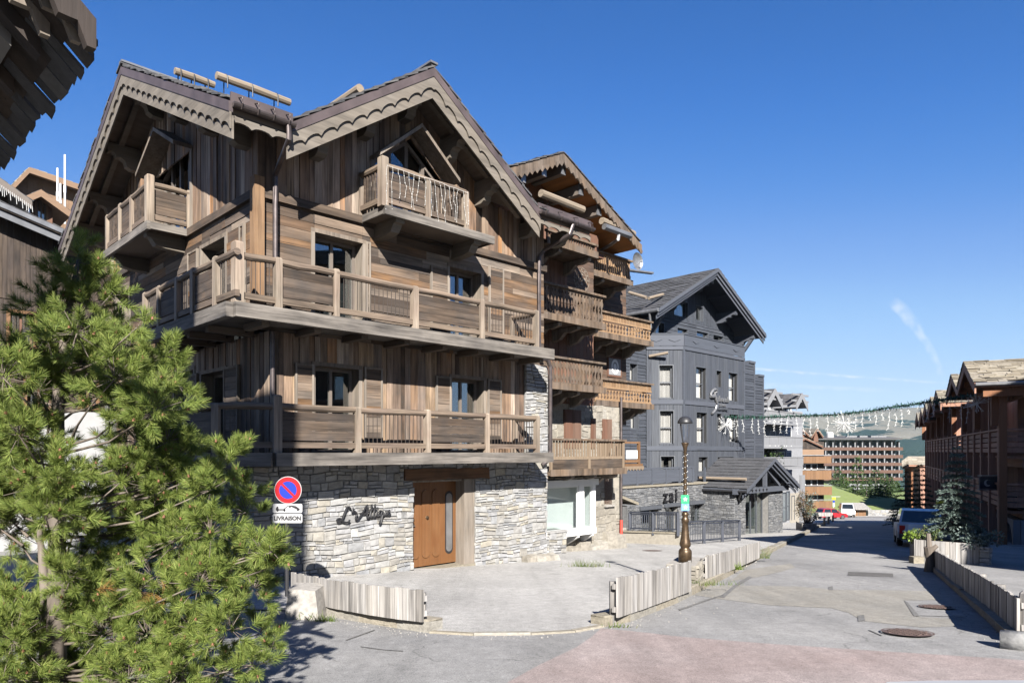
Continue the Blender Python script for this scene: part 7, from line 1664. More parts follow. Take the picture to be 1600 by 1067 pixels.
p = W.gnd(1596, 1003); mb = MB(); mb.lathe([(.075, -.1), (.08, .1), (.078, .5), (.07, .58), (.04, .61)], (p[0]+.06, p[1], p[2]), 10); mb.top('wooden_post', 'fence_plank', 'stout weathered round post at the near end of the long board fence', 'post', W, org=p, smooth=False)
p = W.gnd(1452, 893); sp_ = thing('tree_stump_post', 'gnarled old stump post where the long board fence meets the planter', 'post', W, p); mb = MB(); mb.tube([(p[0], p[1], p[2]-.1), (p[0]+.02, p[1], p[2]+.3), (p[0]-.02, p[1], p[2]+.62)], [.14, .1, .11], 8); mb.build('stump', 'bark', sp_); mb = MB(); mb.tube([(p[0], p[1], p[2]+.5), (p[0]+.16, p[1]-.05, p[2]+.66)], [.07, .05], 7); mb.tube([(p[0], p[1], p[2]+.6), (p[0]-.02, p[1], p[2]+.95)], [.07, .05], 7); mb.build('branch_stub', 'bark', sp_)
p = W.gnd(1436, 880); mb = MB(); mb.box(p[0]-.15, p[0]+.15, p[1], p[1]+.25, p[2]-.05, p[2]+.18); mb.top('stone_kerb_end', 'kerb_stone', 'pale stone block at the corner of the plank planter', 'block', W)
p = W.gnd(1586, 1013); mb = MB(); mb.tube([(p[0]-.1, p[1]+.1, p[2]+.06), (p[0]+.45, p[1]-.3, p[2]+.07)], [.13, .15], 9); mb.top('rounded_stone', 'pale_stone', 'rounded whitish kerb stone at the near end of the long fence', 'stone', W, smooth=True)
conifer('dark_spruce', 'dark green spruce in the shade before the brown row', 25.6, 44, 4.2, 1.35, 'spruce_needles', 8, levels=14, dens=.9, size=.2, group='dark spruces by the street')
conifer('dark_spruce', 'small dark spruce at the far bend of the street', 38.0, 69, 2.7, 1.1, 'spruce_needles', 9, levels=9, dens=.8, size=.2, group='dark spruces by the street')
conifer('dark_spruce', 'dark spruce behind the parked silver car', 31.5, 56, 4.4, 1.5, 'spruce_needles', 10, levels=12, dens=.8, size=.22, group='dark spruces by the street')
for i, (x, y, w, h) in enumerate(((21.3, 36.5, 1.0, .8), (25.0, 43.5, 1.3, 1.0), (28.6, 51.5, 1.4, 1.1), (33.6, 61, 1.6, 1.2))):
    bush('dark_shrub', ['dark shrub just behind the silver car', 'dark shrub below the shaded spruce', 'rounded dark shrub in the middle of the street planting', 'farthest dark shrub along the shaded kerb'][i].replace('farthest', 'smallest looking'), x, y, w, h, 'spruce_needles' if i % 2 else 'shrub_green', 20+i, group='shrubs along the shaded kerb', n=420, size=.14)

# ================================================================== vehicles
def carmat(name, col): 
    m, nt, b, out = newmat(name); b.inputs['Base Color'].default_value = (*col, 1); b.inputs['Roughness'].default_value = .35; b.inputs['Metallic'].default_value = .25; b.inputs['Coat Weight'].default_value = .6; b.inputs['Coat Roughness'].default_value = .06
    g = noise(nt, coords(nt, (1, 1, 1), False), 2.0, 3); nt.links.new(mixc(nt, col, tuple(c*.8 for c in col), g), b.inputs['Base Color'])
carmat('silver_paint', (.36, .38, .42)); carmat('car_white', (.5, .5, .5)); carmat('car_red', (.26, .01, .016)); plain('tyre', (.018, .018, .019), .85); plain('car_glass', (.012, .015, .018), .08, spec=.8, bumpk=0, nvar=0); plain('lamp_red', (.35, .01, .01), .25, bumpk=0); plain('lamp_clear', (.6, .6, .6), .15, bumpk=0); plain('plastic_dark', (.03, .03, .032), .6)
def car(name, label, X, Y, ang, dims, paint, prof, roof, wheel=.33, cat='car', fr=W, rack=False):
    """prof: side outline of the lower body (y, z); roof: glasshouse outline (y, z); car points along +y"""
    Lc, Wc = dims; fr2 = Frame(ang); px_, py_, _ = (X, Y, 0); x0, y0, _z = fr2.loc(X, Y); zg_ = ground_z(X, Y)
    t = thing(name, label, cat, fr2, (x0, y0, zg_)); sl_ = -SLOPE*math.cos(ang)
    Z = lambda y, z: zg_+z+sl_*y+.0
    def loft(mb, out, w0, w1, zmid):
        n = len(out); secs = [(-w0, 0), (-w1, 1), (w1, 1), (w0, 0)]; base = len(mb.v)
        zs = [q[1] for q in out]; zc = (min(zs)+max(zs))/2; yc = sum(q[0] for q in out)/n
        for (w, k) in ((-w0*.9, .93), (-w0, 1), (-w0*.55, 1.0), (w0*.55, 1.0), (w0, 1), (w0*.9, .93)):
            for (y, z) in out:
                yy = yc+(y-yc)*(k if abs(w) > w0*.95 or k < 1 else 1.03); kk = w1 if z > zmid else 1.0
                ww = w*kk*(1 if k == 1 else 1.11); mb.v.append((x0+ww, y0+yy, Z(yy, zc+(z-zc)*(1 if k == 1 else .97))))
        order = [1, 2, 3, 4]; rows = [0+0, 1, 2, 3, 4, 5]
        for r in range(1, 4):
            for i in range(n): j = (i+1) % n; mb.f.append((base+r*n+i, base+r*n+j, base+(r+1)*n+j, base+(r+1)*n+i))
        mb.f.append(tuple(base+n+i for i in range(n))[::-1]); mb.f.append(tuple(base+4*n+i for i in range(n)))
    mb = MB(); loft(mb, prof, Wc/2, .97, 99); b = mb.build('body', paint, t)
    zr = max(q[1] for q in roof); zb_ = min(q[1] for q in roof)
    mb = MB(); base = len(mb.v); n = len(roof)
    for s_ in (-1, 1):
        for (y, z) in roof: f_ = (z-zb_)/(zr-zb_); mb.v.append((x0+s_*Wc/2*(.94-.16*f_), y0+y, Z(y, z)))
    for i in range(n): j = (i+1) % n; mb.f.append((base+i, base+j, base+n+j, base+n+i))
    mb.f.append(tuple(base+i for i in range(n))[::-1]); mb.f.append(tuple(base+n+i for i in range(n))); mb.build('cabin', paint, t)
    # glass set just proud of the cabin
    ins = lambda y, z, s_, o: (x0+s_*(Wc/2*(.94-.16*(z-zb_)/(zr-zb_))+o), y0+y, Z(y, z))
    ry = [roof[0], roof[1]]; fy = [roof[-1], roof[-2]]
    for (lo, hi, nm, sg) in ((roof[0], roof[1], 'rear_window', -1), (roof[-1], roof[-2], 'windscreen', 1)):
        P = lambda f_, s_: (x0+s_*Wc/2*(.94-.16*f_)*.9, y0+lo[0]+(hi[0]-lo[0])*f_+sg*.015, Z(lo[0], lo[1]+(hi[1]-lo[1])*f_)+.006)
        mb = MB(); mb.poly([P(.14, -1), P(.14, 1), P(.9, 1), P(.9, -1)]); mb.build(nm, 'car_glass', t)
    yr = roof[0][0]+.3; yf = roof[-1][0]-.35; ym = (yr+yf)/2; hi = zb_+(zr-zb_)*.84; lo = zb_+.06
    for s_ in (-1, 1):
        for a, c_ in ((yr, ym-.06), (ym+.06, yf)):
            mb = MB(); sh = (.16 if a == yr else 0); sf = (.3 if c_ == yf else 0); mb.poly([ins(a, lo, s_, .006), ins(c_, lo, s_, .006), ins(c_-sf, hi, s_, .006), ins(a+sh, hi, s_, .006)]); mb.build('side_window', 'car_glass', t)
    ya, yb = prof[0][0]+.75, max(q[0] for q in prof)-.8
    for y in (ya, yb):
        for s_ in (-1, 1):
            xw = x0+s_*(Wc/2-.1); c_ = (xw, y0+y, Z(y, wheel)); mb = MB(); ringv = [(-.11, wheel*.86), (-.09, wheel), (.09, wheel), (.11, wheel*.86)]; n = 18; base = 0
            for (dx, r) in ringv:
                for k in range(n): a = 6.28318*k/n; mb.v.append((c_[0]+dx, c_[1]+r*math.cos(a), c_[2]+r*math.sin(a)))
            for i in range(3):
                for k in range(n): k2 = (k+1) % n; mb.f.append((i*n+k, i*n+k2, (i+1)*n+k2, (i+1)*n+k))
            mb.f.append(tuple(range(n))); mb.f.append(tuple(range(3*n, 4*n))); w_ = mb.build('wheel', 'tyre', t)
            mb = MB(); mb.v = [(c_[0]+s_*.115, c_[1]+wheel*.6*math.cos(6.28318*k/12), c_[2]+wheel*.6*math.sin(6.28318*k/12)) for k in range(12)]; mb.f = [tuple(range(12))]; mb.build('rim', 'steel', w_)
    yb_ = min(q[0] for q in prof); yfr = max(q[0] for q in prof); zl = zb_-.06
    for s_ in (-1, 1):
        mb = MB(); mb.box(x0+s_*(Wc/2-.16)-.1, x0+s_*(Wc/2-.16)+.1, y0+yb_-.03, y0+yb_+.1, Z(yb_, zl-.42), Z(yb_, zl)); mb.build('tail_light', 'lamp_red', t)
        mb = MB(); mb.box(x0+s_*(Wc/2-.26)-.17, x0+s_*(Wc/2-.26)+.17, y0+yfr-.1, y0+yfr+.025, Z(yfr, .62), Z(yfr, .78)); mb.build('headlight', 'lamp_clear', t)
    for y, sg in ((yb_, -1), (yfr, 1)):
        mb = MB(); mb.box(x0-Wc*.47, x0+Wc*.47, y0+y+min(0, sg*.07), y0+y+max(0, sg*.07), Z(y, .28), Z(y, .52)); bb = mb.build('bumper', 'plastic_dark', t)
        mb = MB(); mb.box(x0-.26, x0+.26, y0+y+sg*.071, y0+y+sg*.08, Z(y, .36), Z(y, .47)); mb.build('number_plate', 'sign_white', bb)
    if sg: mb = MB(); mb.box(x0-Wc*.36, x0+Wc*.36, y0+yfr, y0+yfr+.03, Z(yfr, .56), Z(yfr, .68)); mb.build('grille', 'plastic_dark', t)
    for s_ in (-1, 1): mb = MB(); mb.box(x0+s_*(Wc/2+.02)-.08, x0+s_*(Wc/2+.02)+.08, y0+yf-.15, y0+yf+.0, Z(yf, zb_+.02), Z(yf, zb_+.17)); mb.build('mirror', 'plastic_dark', t)
    return t
suvp = [(-2.25, .35), (-2.3, .6), (-2.24, .92), (1.0, .94), (1.9, .92), (2.25, .75), (2.28, .35)]; suvr = [(-2.2, .91), (-1.8, 1.46), (-1.45, 1.54), (.2, 1.52), (.55, 1.4), (1.15, .93)]
car('parked_car', 'silver estate car parked behind the plank planter, seen from its tail', 17.25, 29.8, -ROAD, (4.2, 1.66), 'silver_paint', suvp, suvr)
smp = [(-1.9, .3), (-1.95, .55), (-1.9, .88), (.8, .9), (1.6, .82), (1.95, .68), (1.97, .3)]; smr = [(-1.86, .86), (-1.55, 1.4), (-1.2, 1.48), (.0, 1.46), (.3, 1.36), (.95, .89)]
car('red_car', 'small bright red car standing beyond the planters at the bend', 43.0, 94.5, math.radians(-78), (3.9, 1.68), 'car_red', smp, smr)
vnp = [(-2.6, .35), (-2.65, .6), (-2.6, 1.25), (1.9, 1.2), (2.5, 1.0), (2.62, .7), (2.62, .35)]; vnr = [(-2.58, 1.22), (-2.5, 2.2), (-2.2, 2.3), (1.1, 2.26), (1.4, 2.1), (2.1, 1.2)]
car('white_van', 'white delivery van facing up the street beside the wooden hut', 53.7, 112.5, math.pi-math.radians(20), (5.2, 2.0), 'car_white', vnp, vnr, cat='van')

# ================================================================== festoon across the street
GP_ = [(1125,651,44.5), (1137,652,44.2), (1195,651.7,43), (1261,649.5,41.6), (1310,647.4,40.4), (1358.8,641.7,39), (1404.8,634.5,37.4), (1459,627,35.6), (1502.5,620,33.8), (1526,616.5,32.8)]
path = [Vector(W.atd(*q)) for q in GP_]
ga_ = thing('festoon', 'dark green garland with white icicle lights strung across the street', 'garland', W, tuple(path[4]))
dense = []
for a, b in zip(path, path[1:]):
    n = max(1, int((b-a).length/.18)); dense += [a.lerp(b, i/n) for i in range(n)]
leafmat('garland_green', [(.02, .06, .045), (.03, .09, .065), (.045, .11, .09)], .1)
mb = MB(); mb.tube(dense+[path[-1]], .025, 5); mb.tube([path[0], Vector(W.atd(1040, 646, 41.2))], .012, 4); mb.tube([path[-1], Vector(W.atd(1600, 598, 30.5)), Vector(W.atd(1700, 570, 27))], .012, 4); mb.build('cable', 'metal_black', ga_)
mb = MB(); rg = random.Random(9)
for p in dense:
    for _ in range(22): d = rdir(rg); needle(mb, p+d*.01, d, rg.uniform(.12, .22), .05, rg)
mb.build('needles', 'garland_green', ga_); mb = MB()
i = 3
while i < len(dense)-2:
    p = dense[i]; ln = rg.uniform(.4, 1.3); q = [p]; 
    for k in range(5): q.append(p+Vector((rg.uniform(-.05, .05), rg.uniform(-.03, .03), -ln*(k+1)/5)))
    mb.tube(q, .0075, 4, cap=False)
    for k in range(1, 6):
        for s_ in (-1, 1): mb.tube([q[k], q[k]+Vector((s_*rg.uniform(.03, .1), 0, -rg.uniform(.02, .1)))], .008, 4, cap=False)
    i += rg.choice((2, 2, 3))
mb.build('icicle_strands', 'white_paint', ga_, kind='stuff')
for (u, v, Y, r, lab) in ((1134, 664, 43.7, .62, 'white starburst light hanging before the grey hotel wall'), (1319, 661, 40, .72, 'white starburst light in the middle of the festoon'), (1526, 631, 32.6, .56, 'white starburst light at the brown row end of the festoon')):
    c = Vector(W.atd(u, v, Y)); t = thing('starburst_light', lab, 'light decoration', W, tuple(c), 'starburst lights'); mb = MB(); mb.lathe([(.01, -.07), (.07, 0), (.01, .07)], tuple(c), 8); mb.build('hub', 'white_paint', t); mb = MB()
    for k in range(44):
        d = rdir(rg, .0); e = c+d*r*rg.uniform(.6, 1.0); mb.tube([c, e], .008, 4); mb.box(e.x-.015, e.x+.015, e.y-.015, e.y+.015, e.z-.015, e.z+.015)
    mb.build('rays', 'white_paint', t)
    mb = MB(); mb.tube([c, c+Vector((0, 0, .45))], .008, 4); mb.build('hanger', 'metal_black', t)

# chalet farther up on the same side of the street; only its shadow reaches the picture
nr2 = thing('corner_lodge', 'tall lodge on the near street corner that shades the car park', 'lodge', W, (22, 10, ground_z(22, 10)))
CLs = Plane('x', 15.2); CLn = Plane('y', 5.0); hol = [(6.2+k*2.4, 7.5+k*2.4, zf, zf+1.5) for k in range(3) for zf in (-.6, 2.4, 5.4)]
mb = MB(); planks_up(mb, CLs, 5, 13.5, -1.6, 9.2, holes=hol, w=(.14, .24)); mb.build('cladding', 'dark_upright', nr2)
mb = MB(); stones(mb, CLs, 5, 13.5, -3.5, -1.62, h=(.15, .3), w=(.25, .6)); mb.build('stone_base', 'pale_stone', nr2)
mb = MB(); mb.box(15.9, 32, 5, 13.5, -3.5, 9.19); mb.box(15.25, 15.9, 13.2, 13.5, -3.5, 9.19); mb.box(15.25, 15.9, 5, 5.3, -3.5, 9.19); mb.build('wall', 'dark_upright', nr2)
for h in hol: window(nr2, CLs, *h, rec=.15, panes=2, sill=True, back=None)
for zf in (1.6, 4.6): rail_run(nr2, (14.3, 5.2), (14.3, 13.3), zf, [(0, .5, 'panel'), (.5, 1, 'panel')]); mb = MB(); mb.box(14.2, 15.17, 5, 13.5, zf-.18, zf-.01); mb.build('balcony_floor', 'deck_beam', nr2)
mb = MB(); mb.prism([(14.0, 4.5, 9.2), (32.5, 4.5, 9.2), (23.5, 4.5, 12.6)], (0, 9.8, 0)); lr_ = mb.build('roof', 'soffit_wood', nr2)
mb = MB(); slates(mb, (14.0, 4.4, 9.22), (14.0, 14.4, 9.22), (23.5, 14.4, 12.62), (23.5, 4.4, 12.62)); mb.build('roof_slates', 'slate', lr_)
HAZE = 0.000035
# ================================================================== far end of the street
def far_z(X, Y):
    z = -11.15 if Y < 200 else -11.15-(Y-200)*.06
    m = 6.2*math.exp(-((X-62)/17)**2-((Y-172)/30)**2)
    return z+m*min(1, max(0, (Y-121)/12))
def grassmat(name, a, b_, c_, sc):
    m, nt, b, out = newmat(name); v = nt.nodes.new('ShaderNodeTexCoord').outputs['Object']; g1 = noise(nt, v, sc, 5); g2 = noise(nt, v, sc*9, 4)
    c = mixc(nt, a, b_, ramp(nt, g1, [(.35, 0), (.65, 1)])); c = mixc(nt, c, c_, ramp(nt, g2, [(.5, 0), (.75, .6)])); nt.links.new(c, b.inputs['Base Color']); b.inputs['Roughness'].default_value = .95; bump(nt, b, g2, .6, .3); return m
grassmat('meadow', kk((.095, .14, .032)), kk((.14, .175, .046)), kk((.165, .16, .07)), .06)
mb = MB(); xs = [-60+8*i for i in range(36)]; ys = [116+6*i for i in range(36)]; ix = {}
for i, x in enumerate(xs):
    for j, y in enumerate(ys): ix[i, j] = len(mb.v); mb.v.append((x, y, far_z(x, y) if y > 119 else ground_z(x, y)-.3))
for i in range(len(xs)-1):
    for j in range(len(ys)-1): mb.f.append((ix[i, j], ix[i+1, j], ix[i+1, j+1], ix[i, j+1]))
mb.top('meadow', 'meadow', None, None, W, org=(0, 0, 0), kind='structure', smooth=True)
mb = MB(); mb.prism([(45, 115.5, ground_z(0, 115.5)+.06), (66, 113.5, ground_z(0, 113.5)+.06), (66, 121, -11.1), (45, 121, -11.1)], (0, 0, .03)); mb.top('road_bend', 'forecourt', None, None, W, kind='structure')
# retaining wall and hut
a = (1356-800)/FPX*121; b_ = (1402-800)/FPX*121; WP = Plane('y', 0); wl = thing('retaining_wall', 'pale stone retaining wall at the foot of the meadow', 'wall', W, (a, 121, -11.3))
class WPl(Plane): pass
PW_ = Plane('y', 121.0); mb = MB(); stones(mb, PW_, a, b_+8, -11.6, -10.1, h=(.25, .45), w=(.4, 1.0), d=(.05, .12)); mb.build('stonework', 'pale_stone', wl); mb = MB(); mb.box(a, b_+8, 121.02, 121.8, -11.6, -10.15); mb.build('core', 'concrete', wl)
hx0 = (1330-800)/FPX*117; hx1 = (1353-800)/FPX*117; HYt = 117.0; hut = thing('wooden_hut', 'small wooden hut with a pale pitched roof behind the white van', 'hut', W, (hx0+1, HYt, -11))
mb = MB(); zb0 = -11.2; zw_ = hz(794, HYt); planks_up(mb, Plane('y', HYt), hx0, hx1, zb0, zw_, holes=[(hx0+.4, hx1-.5, zb0, zw_-.45)], w=(.2, .3)); planks_up(mb, Plane('x', hx0), HYt, HYt+3, zb0, zw_); mb.box(hx0+.05, hx1-.05, HYt+.1, HYt+3, zb0, zw_); mb.build('wall', 'tan_boards', hut)
mb = MB(); mb.box(hx0+.4, hx1-.5, HYt+.02, HYt+.08, zb0, zw_-.45); dd = mb.build('door', 'tan_boards', hut); mb = MB(); mb.box((hx0+hx1)/2-.03, (hx0+hx1)/2+.03, HYt-.03, HYt+.019, zb0, zw_-.45); mb.build('door_post', 'frame_brown', dd)
mb = MB(); slab(mb, [(hx0-.5, HYt-.8, zw_-.05), (hx1+.5, HYt-.8, zw_-.05), (hx1+.3, HYt+1.5, hz(786, HYt)), (hx0-.3, HYt+1.5, hz(786, HYt))], .12); slab(mb, [(hx0-.3, HYt+1.5, hz(786, HYt)), (hx1+.3, HYt+1.5, hz(786, HYt)), (hx1+.5, HYt+3.8, zw_), (hx0-.5, HYt+3.8, zw_)], .12); mb.build('roof', 'fence_plank', hut)
# small things at the bend
Yt = 98; x = (1302.5-800)/FPX*Yt; ts = thing('traffic_sign', 'far traffic sign post with yellow and blue plates above the red car', 'road sign', W, (x, Yt, ground_z(x, Yt))); mb = MB(); mb.tube([(x, Yt, ground_z(x, Yt)), (x, Yt, hz(775, Yt))], .04, 6); mb.build('post', 'zinc', ts)
mb = MB(); mb.box(x-.24, x+.24, Yt-.07, Yt-.045, hz(780.5, Yt), hz(776.5, Yt)); mb.build('plate', 'sign_yellow', ts); mb = MB(); mb.prism([(x+.17*math.cos(k*.524), Yt-.07, hz(783, Yt)+.17*math.sin(k*.524)) for k in range(12)], (0, .025, 0)); mb.build('round_plate', 'sign_blue', ts); mb = MB(); mb.box(x-.15, x+.15, Yt-.07, Yt-.045, hz(791.5, Yt), hz(785.5, Yt)); mb.build('white_plate', 'sign_white', ts); mb = MB(); mb.box(x-.35, x+.9, Yt-.07, Yt-.045, hz(776.0, Yt), hz(775.2, Yt)); mb.build('arm_plate', 'sign_white', ts)
for i, (u, v, h, m_, lab) in enumerate(((1288, 822, .75, 'kerb_stone', 'pale stubby post at the pavement end, first from the planter'), (1294.5, 818.5, .7, 'kerb_stone', 'pale stubby post between a light and a black post'), (1301.5, 815, .75, 'metal_black', 'black stubby post under the red car'))):
    p = W.gnd(u, v); mb = MB(); mb.lathe([(.12, -.05), (.1, .1), (.09, h-.08), (.06, h)], p, 8); mb.top('street_post', m_, lab, 'bollard', W, org=p, group='stubby posts at the pavement end')
p = W.gnd(1291, 812); tb_ = thing('plank_trough', 'long weathered plank trough on legs below the red car', 'planter', W, p); mb = MB(); mb.box(p[0]-1.2, p[0]+.8, p[1], p[1]+.7, p[2]+.45, p[2]+.9); mb.build('trough', 'fence_plank', tb_); mb = MB(); mb.box(p[0]-1.1, p[0]-.95, p[1]+.1, p[1]+.6, p[2], p[2]+.449); mb.build('leg', 'fence_plank', tb_); mb = MB(); mb.box(p[0]+.55, p[0]+.7, p[1]+.1, p[1]+.6, p[2], p[2]+.449); mb.build('leg', 'fence_plank', tb_)
p = W.gnd(1264, 829); pp = thing('slatted_planter', 'square slatted wooden planter by the hotel porch holding a reddish tree', 'planter', W, p); mb = MB()
for k in range(4): mb.box(p[0]-.48, p[0]+.48, p[1]-.02, p[1]+.9, p[2]+.02+k*.12, p[2]+.125+k*.12)
mb.build('slats', 'fence_plank', pp); mb = MB()
for sx_ in (-.5, .44):
    for sy_ in (-.05, .88): mb.box(p[0]+sx_, p[0]+sx_+.06, p[1]+sy_, p[1]+sy_+.06, p[2]-.03, p[2]+.54)
mb.build('corner_posts', 'fence_plank', pp); mb = MB(); mb.box(p[0]-.44, p[0]+.44, p[1]+.03, p[1]+.85, p[2]+.1, p[2]+.46); mb.build('soil', 'soil', pp)
bush('ash_tree', 'small reddish green tree standing in the slatted planter', p[0], p[1]+.4, 1.5, 2.5, 'rust_leaf', 31, n=1300, size=.1, z=p[2]+.45, cat='tree'); bush('planter_pine', 'thin blue green pine sharing the slatted planter', p[0]+.15, p[1]+.35, 1.1, 2.3, 'blue_needles', 32, n=500, size=.11, z=p[2]+.45, cat='tree')
# grey twin-gabled apartments
AY = 31.0; AP_ = Plane('y', AY); ap = thing('grey_apartments', 'pale grey apartment house with twin gables and glazed white balconies', 'apartment house', F, (AP_.px(1225, 700)[0], AY+4, F.zg(AP_.px(1225, 700)[0], AY)))
ax0 = AP_.px(1150, 700)[0]; ax1 = AP_.px(1254, 700)[0]; zgd = -9.5; ztop = AP_.px(1220, 640)[1]
mb = MB(); pbox(mb, AP_, ax0, ax1, -9, 0, zgd, ztop); mb.build('wall', 'grey_render', ap)
mb = MB(); pbox(mb, AP_, AP_.px(1248.5, 700)[0], ax1+.03, -.5, .25, zgd, AP_.px(1250, 742)[1]); mb.build('corner_pillar', 'pale_grey_render', ap); mb = MB(); pbox(mb, AP_, AP_.px(1234, 700)[0], AP_.px(1248, 700)[0], .01, .06, zgd, AP_.px(1240, 770)[1]); mb.build('cream_wall', 'cream_render', ap)
for i, (v0, v1, u0, u1) in enumerate(((643, 662, 1190, 1253), (682, 699, 1192, 1254), (714, 731, 1212, 1255))):
    pb_ = Plane('y', AY-1.7); a, b_ = pb_.px(u0-20, 700)[0], pb_.px(u1, 700)[0]; z1, z0 = pb_.px(1225, v0)[1], pb_.px(1225, v1)[1]
    mb = MB(); mb.box(a, b_, AY-1.7, AY, z0-.1, z0+.12); bb = mb.build('balcony', 'pale_grey_render', ap); mb = MB(); k = 6
    for j in range(k): aa = a+(b_-a)*j/k; mb.box(aa+.04, aa+(b_-a)/k-.04, AY-1.74, AY-1.70, z0+.2, z1-.06)
    mb.box(a, b_, AY-1.78, AY-1.66, z1-.06, z1+.02); mb.build('balustrade', 'pale_grey_render', bb)
    for (q0, q1) in ((1203, 1211), (1217, 1225), (1229, 1236)):
        h = hwin(AP_, (q0, q1), (v0-8 if i else 634, v1+2)); window(ap, AP_, h[0], h[1], max(h[2], z0+.15), h[3], rec=.1, panes=2, cols=('white_paint', 'frame_grey', 'glass'), trim=.05, back=None)
for q0, q1, v0, v1 in ((1222, 1227.5, 770, 815), (1228.5, 1232.5, 768, 812), (1236, 1240, 775, 812)): 
    h = hwin(AP_, (q0, q1), (v0, v1)); window(ap, Plane('y', AY-.07), *h, rec=.05, panes=1, cols=('frame_grey', 'frame_grey', 'glass'), trim=.06, back=None, bars_=1)
for pk, lf, rg_ in (((1211, 607.5), (1190, 628), (1222.5, 631)), ((1253, 614.5), (1228, 633), (1262, 634))):
    pv = Plane('y', AY-2.2); P0, Lf, Rg = (Vector(pv.p(q[0], 0, q[1])) for q in (pv.px(*pk), pv.px(*lf), pv.px(*rg_))); Lf.x = P0.x-(Rg.x-P0.x); Lf.z = Rg.z
    mb = MB(); slab(mb, [Lf, P0, P0+Vector((0, 9, 0)), Lf+Vector((0, 9, 0))], .25); slab(mb, [P0, Rg, Rg+Vector((0, 9, 0)), P0+Vector((0, 9, 0))], .25); rr2 = mb.build('roof', 'grey_render', ap)
    mb = MB(); slates(mb, Lf, Lf+Vector((0, 9, 0)), P0+Vector((0, 9, 0)), P0, tw=.7, th=.6); slates(mb, Rg, Rg+Vector((0, 9, 0)), P0+Vector((0, 9, 0)), P0, tw=.7, th=.6); mb.build('roof_slates', 'slate', rr2)
    for e in (Lf, Rg): mb = MB(); mb.strip([P0+Vector((0, -.06, .05)), e+Vector((0, -.06, .05))], [P0+Vector((0, -.06, -.55)), e+Vector((0, -.06, -.55))], (0, .05, 0)); mb.build('verge_board', 'pale_grey_render', rr2)
    mb = MB(); tp = lambda a: P0.z-.3-(P0.z-Rg.z)*abs(a-P0.x)/(Rg.x-P0.x); planks_up(mb, AP_, Lf.x+.6, Rg.x-.6, ztop-.2, 99, top=tp, w=(.4, .6)); mb.build('gable_cladding', 'frame_brown', ap)
    mb = MB(); 
    for dz in (.9, 1.5): mb.box(P0.x-1.8, P0.x+1.8, AY-2.1, AY-1.95, Rg.z+dz-.6, Rg.z+dz-.42)
    mb.build('gable_rails', 'pale_grey_render', rr2)
# tan balcony building
TY = 130.0; tx = lambda u: (u-800)/FPX*TY; tz_ = lambda v: hz(v, TY); tn = thing('tan_balcony_block', 'apartment block with tan boarded balconies and small brown roof gables', 'apartment block', W, (tx(1270), TY+4, -12))
mb = MB(); mb.box(tx(1235), tx(1293), TY+1.5, TY+12, -13, tz_(690)); mb.build('wall', 'dark_upright', tn)
for v0, v1, u0, u1 in ((713, 723.5, 1240, 1299), (735, 749, 1240, 1299), (760, 773, 1240, 1300), (782.5, 796, 1270, 1300)):
    PT = Plane('y', TY); mb = MB(); planks_up(mb, PT, tx(u0), tx(u1), tz_(v1), tz_(v0), w=(.5, .7)); mb.box(tx(u0), tx(u1), TY+.03, TY+1.5, tz_(v1), tz_(v1)+.2); planks_up(mb, Plane('x', tx(u0)), TY, TY+1.5, tz_(v1), tz_(v0)); bb = mb.build('balcony', 'tan_boards', tn)
    mb = MB(); mb.box(tx(u0), tx(u1), TY-.05, TY+.05, tz_(v0)+.15, tz_(v0)+.3); mb.build('rail', 'zinc', bb)
for v0, v1 in ((725, 734), (750, 759), (774, 782)):
    for u0, u1 in ((1254, 1262), (1264, 1272), (1274, 1282)): window(tn, Plane('y', TY+1.45), tx(u0), tx(u1), tz_(v1), tz_(v0), rec=.05, panes=1, cols=('white_paint', 'frame_grey', 'glass'), trim=.1, back=None)
mb = MB(); mb.box(tx(1245), tx(1288), TY+.2, TY+.3, tz_(713), tz_(702)); mb.build('terrace_screen', 'tan_paint', tn)
for (pk, l, r, y, d) in (((1258, 667), (1245, 681), (1272, 680), TY+2, 8), ((1285, 668.5), (1275, 683), (1294, 682), TY+2, 8), ((1262, 684), (1240, 698), (1290, 697), TY+1, 7)):
    P0, A, B = Vector((tx(pk[0]), y, tz_(pk[1]))), Vector((tx(l[0]), y, tz_(l[1]))), Vector((tx(r[0]), y, tz_(r[1]))); mb = MB(); slab(mb, [A, P0, P0+Vector((0, d, 0)), A+Vector((0, d, 0))], .3); slab(mb, [P0, B, B+Vector((0, d, 0)), P0+Vector((0, d, 0))], .3); r_ = mb.build('roof', 'red_wood', tn)
    mb = MB(); slates(mb, A, A+Vector((0, d, 0)), P0+Vector((0, d, 0)), P0, tw=1, th=.8, t=.05); slates(mb, B, B+Vector((0, d, 0)), P0+Vector((0, d, 0)), P0, tw=1, th=.8, t=.05); mb.build('roof_slates', 'lauze', r_)
    mb = MB(); mb.prism([(A.x+.7, y+.6, min(A.z, B.z)-2), (B.x-.7, y+.6, min(A.z, B.z)-2), (B.x-.7, y+.6, B.z-.2), (P0.x, y+.6, P0.z-.4), (A.x+.7, y+.6, A.z-.2)], (0, 3, 0)); mb.build('gable_wall', 'red_wood', tn)
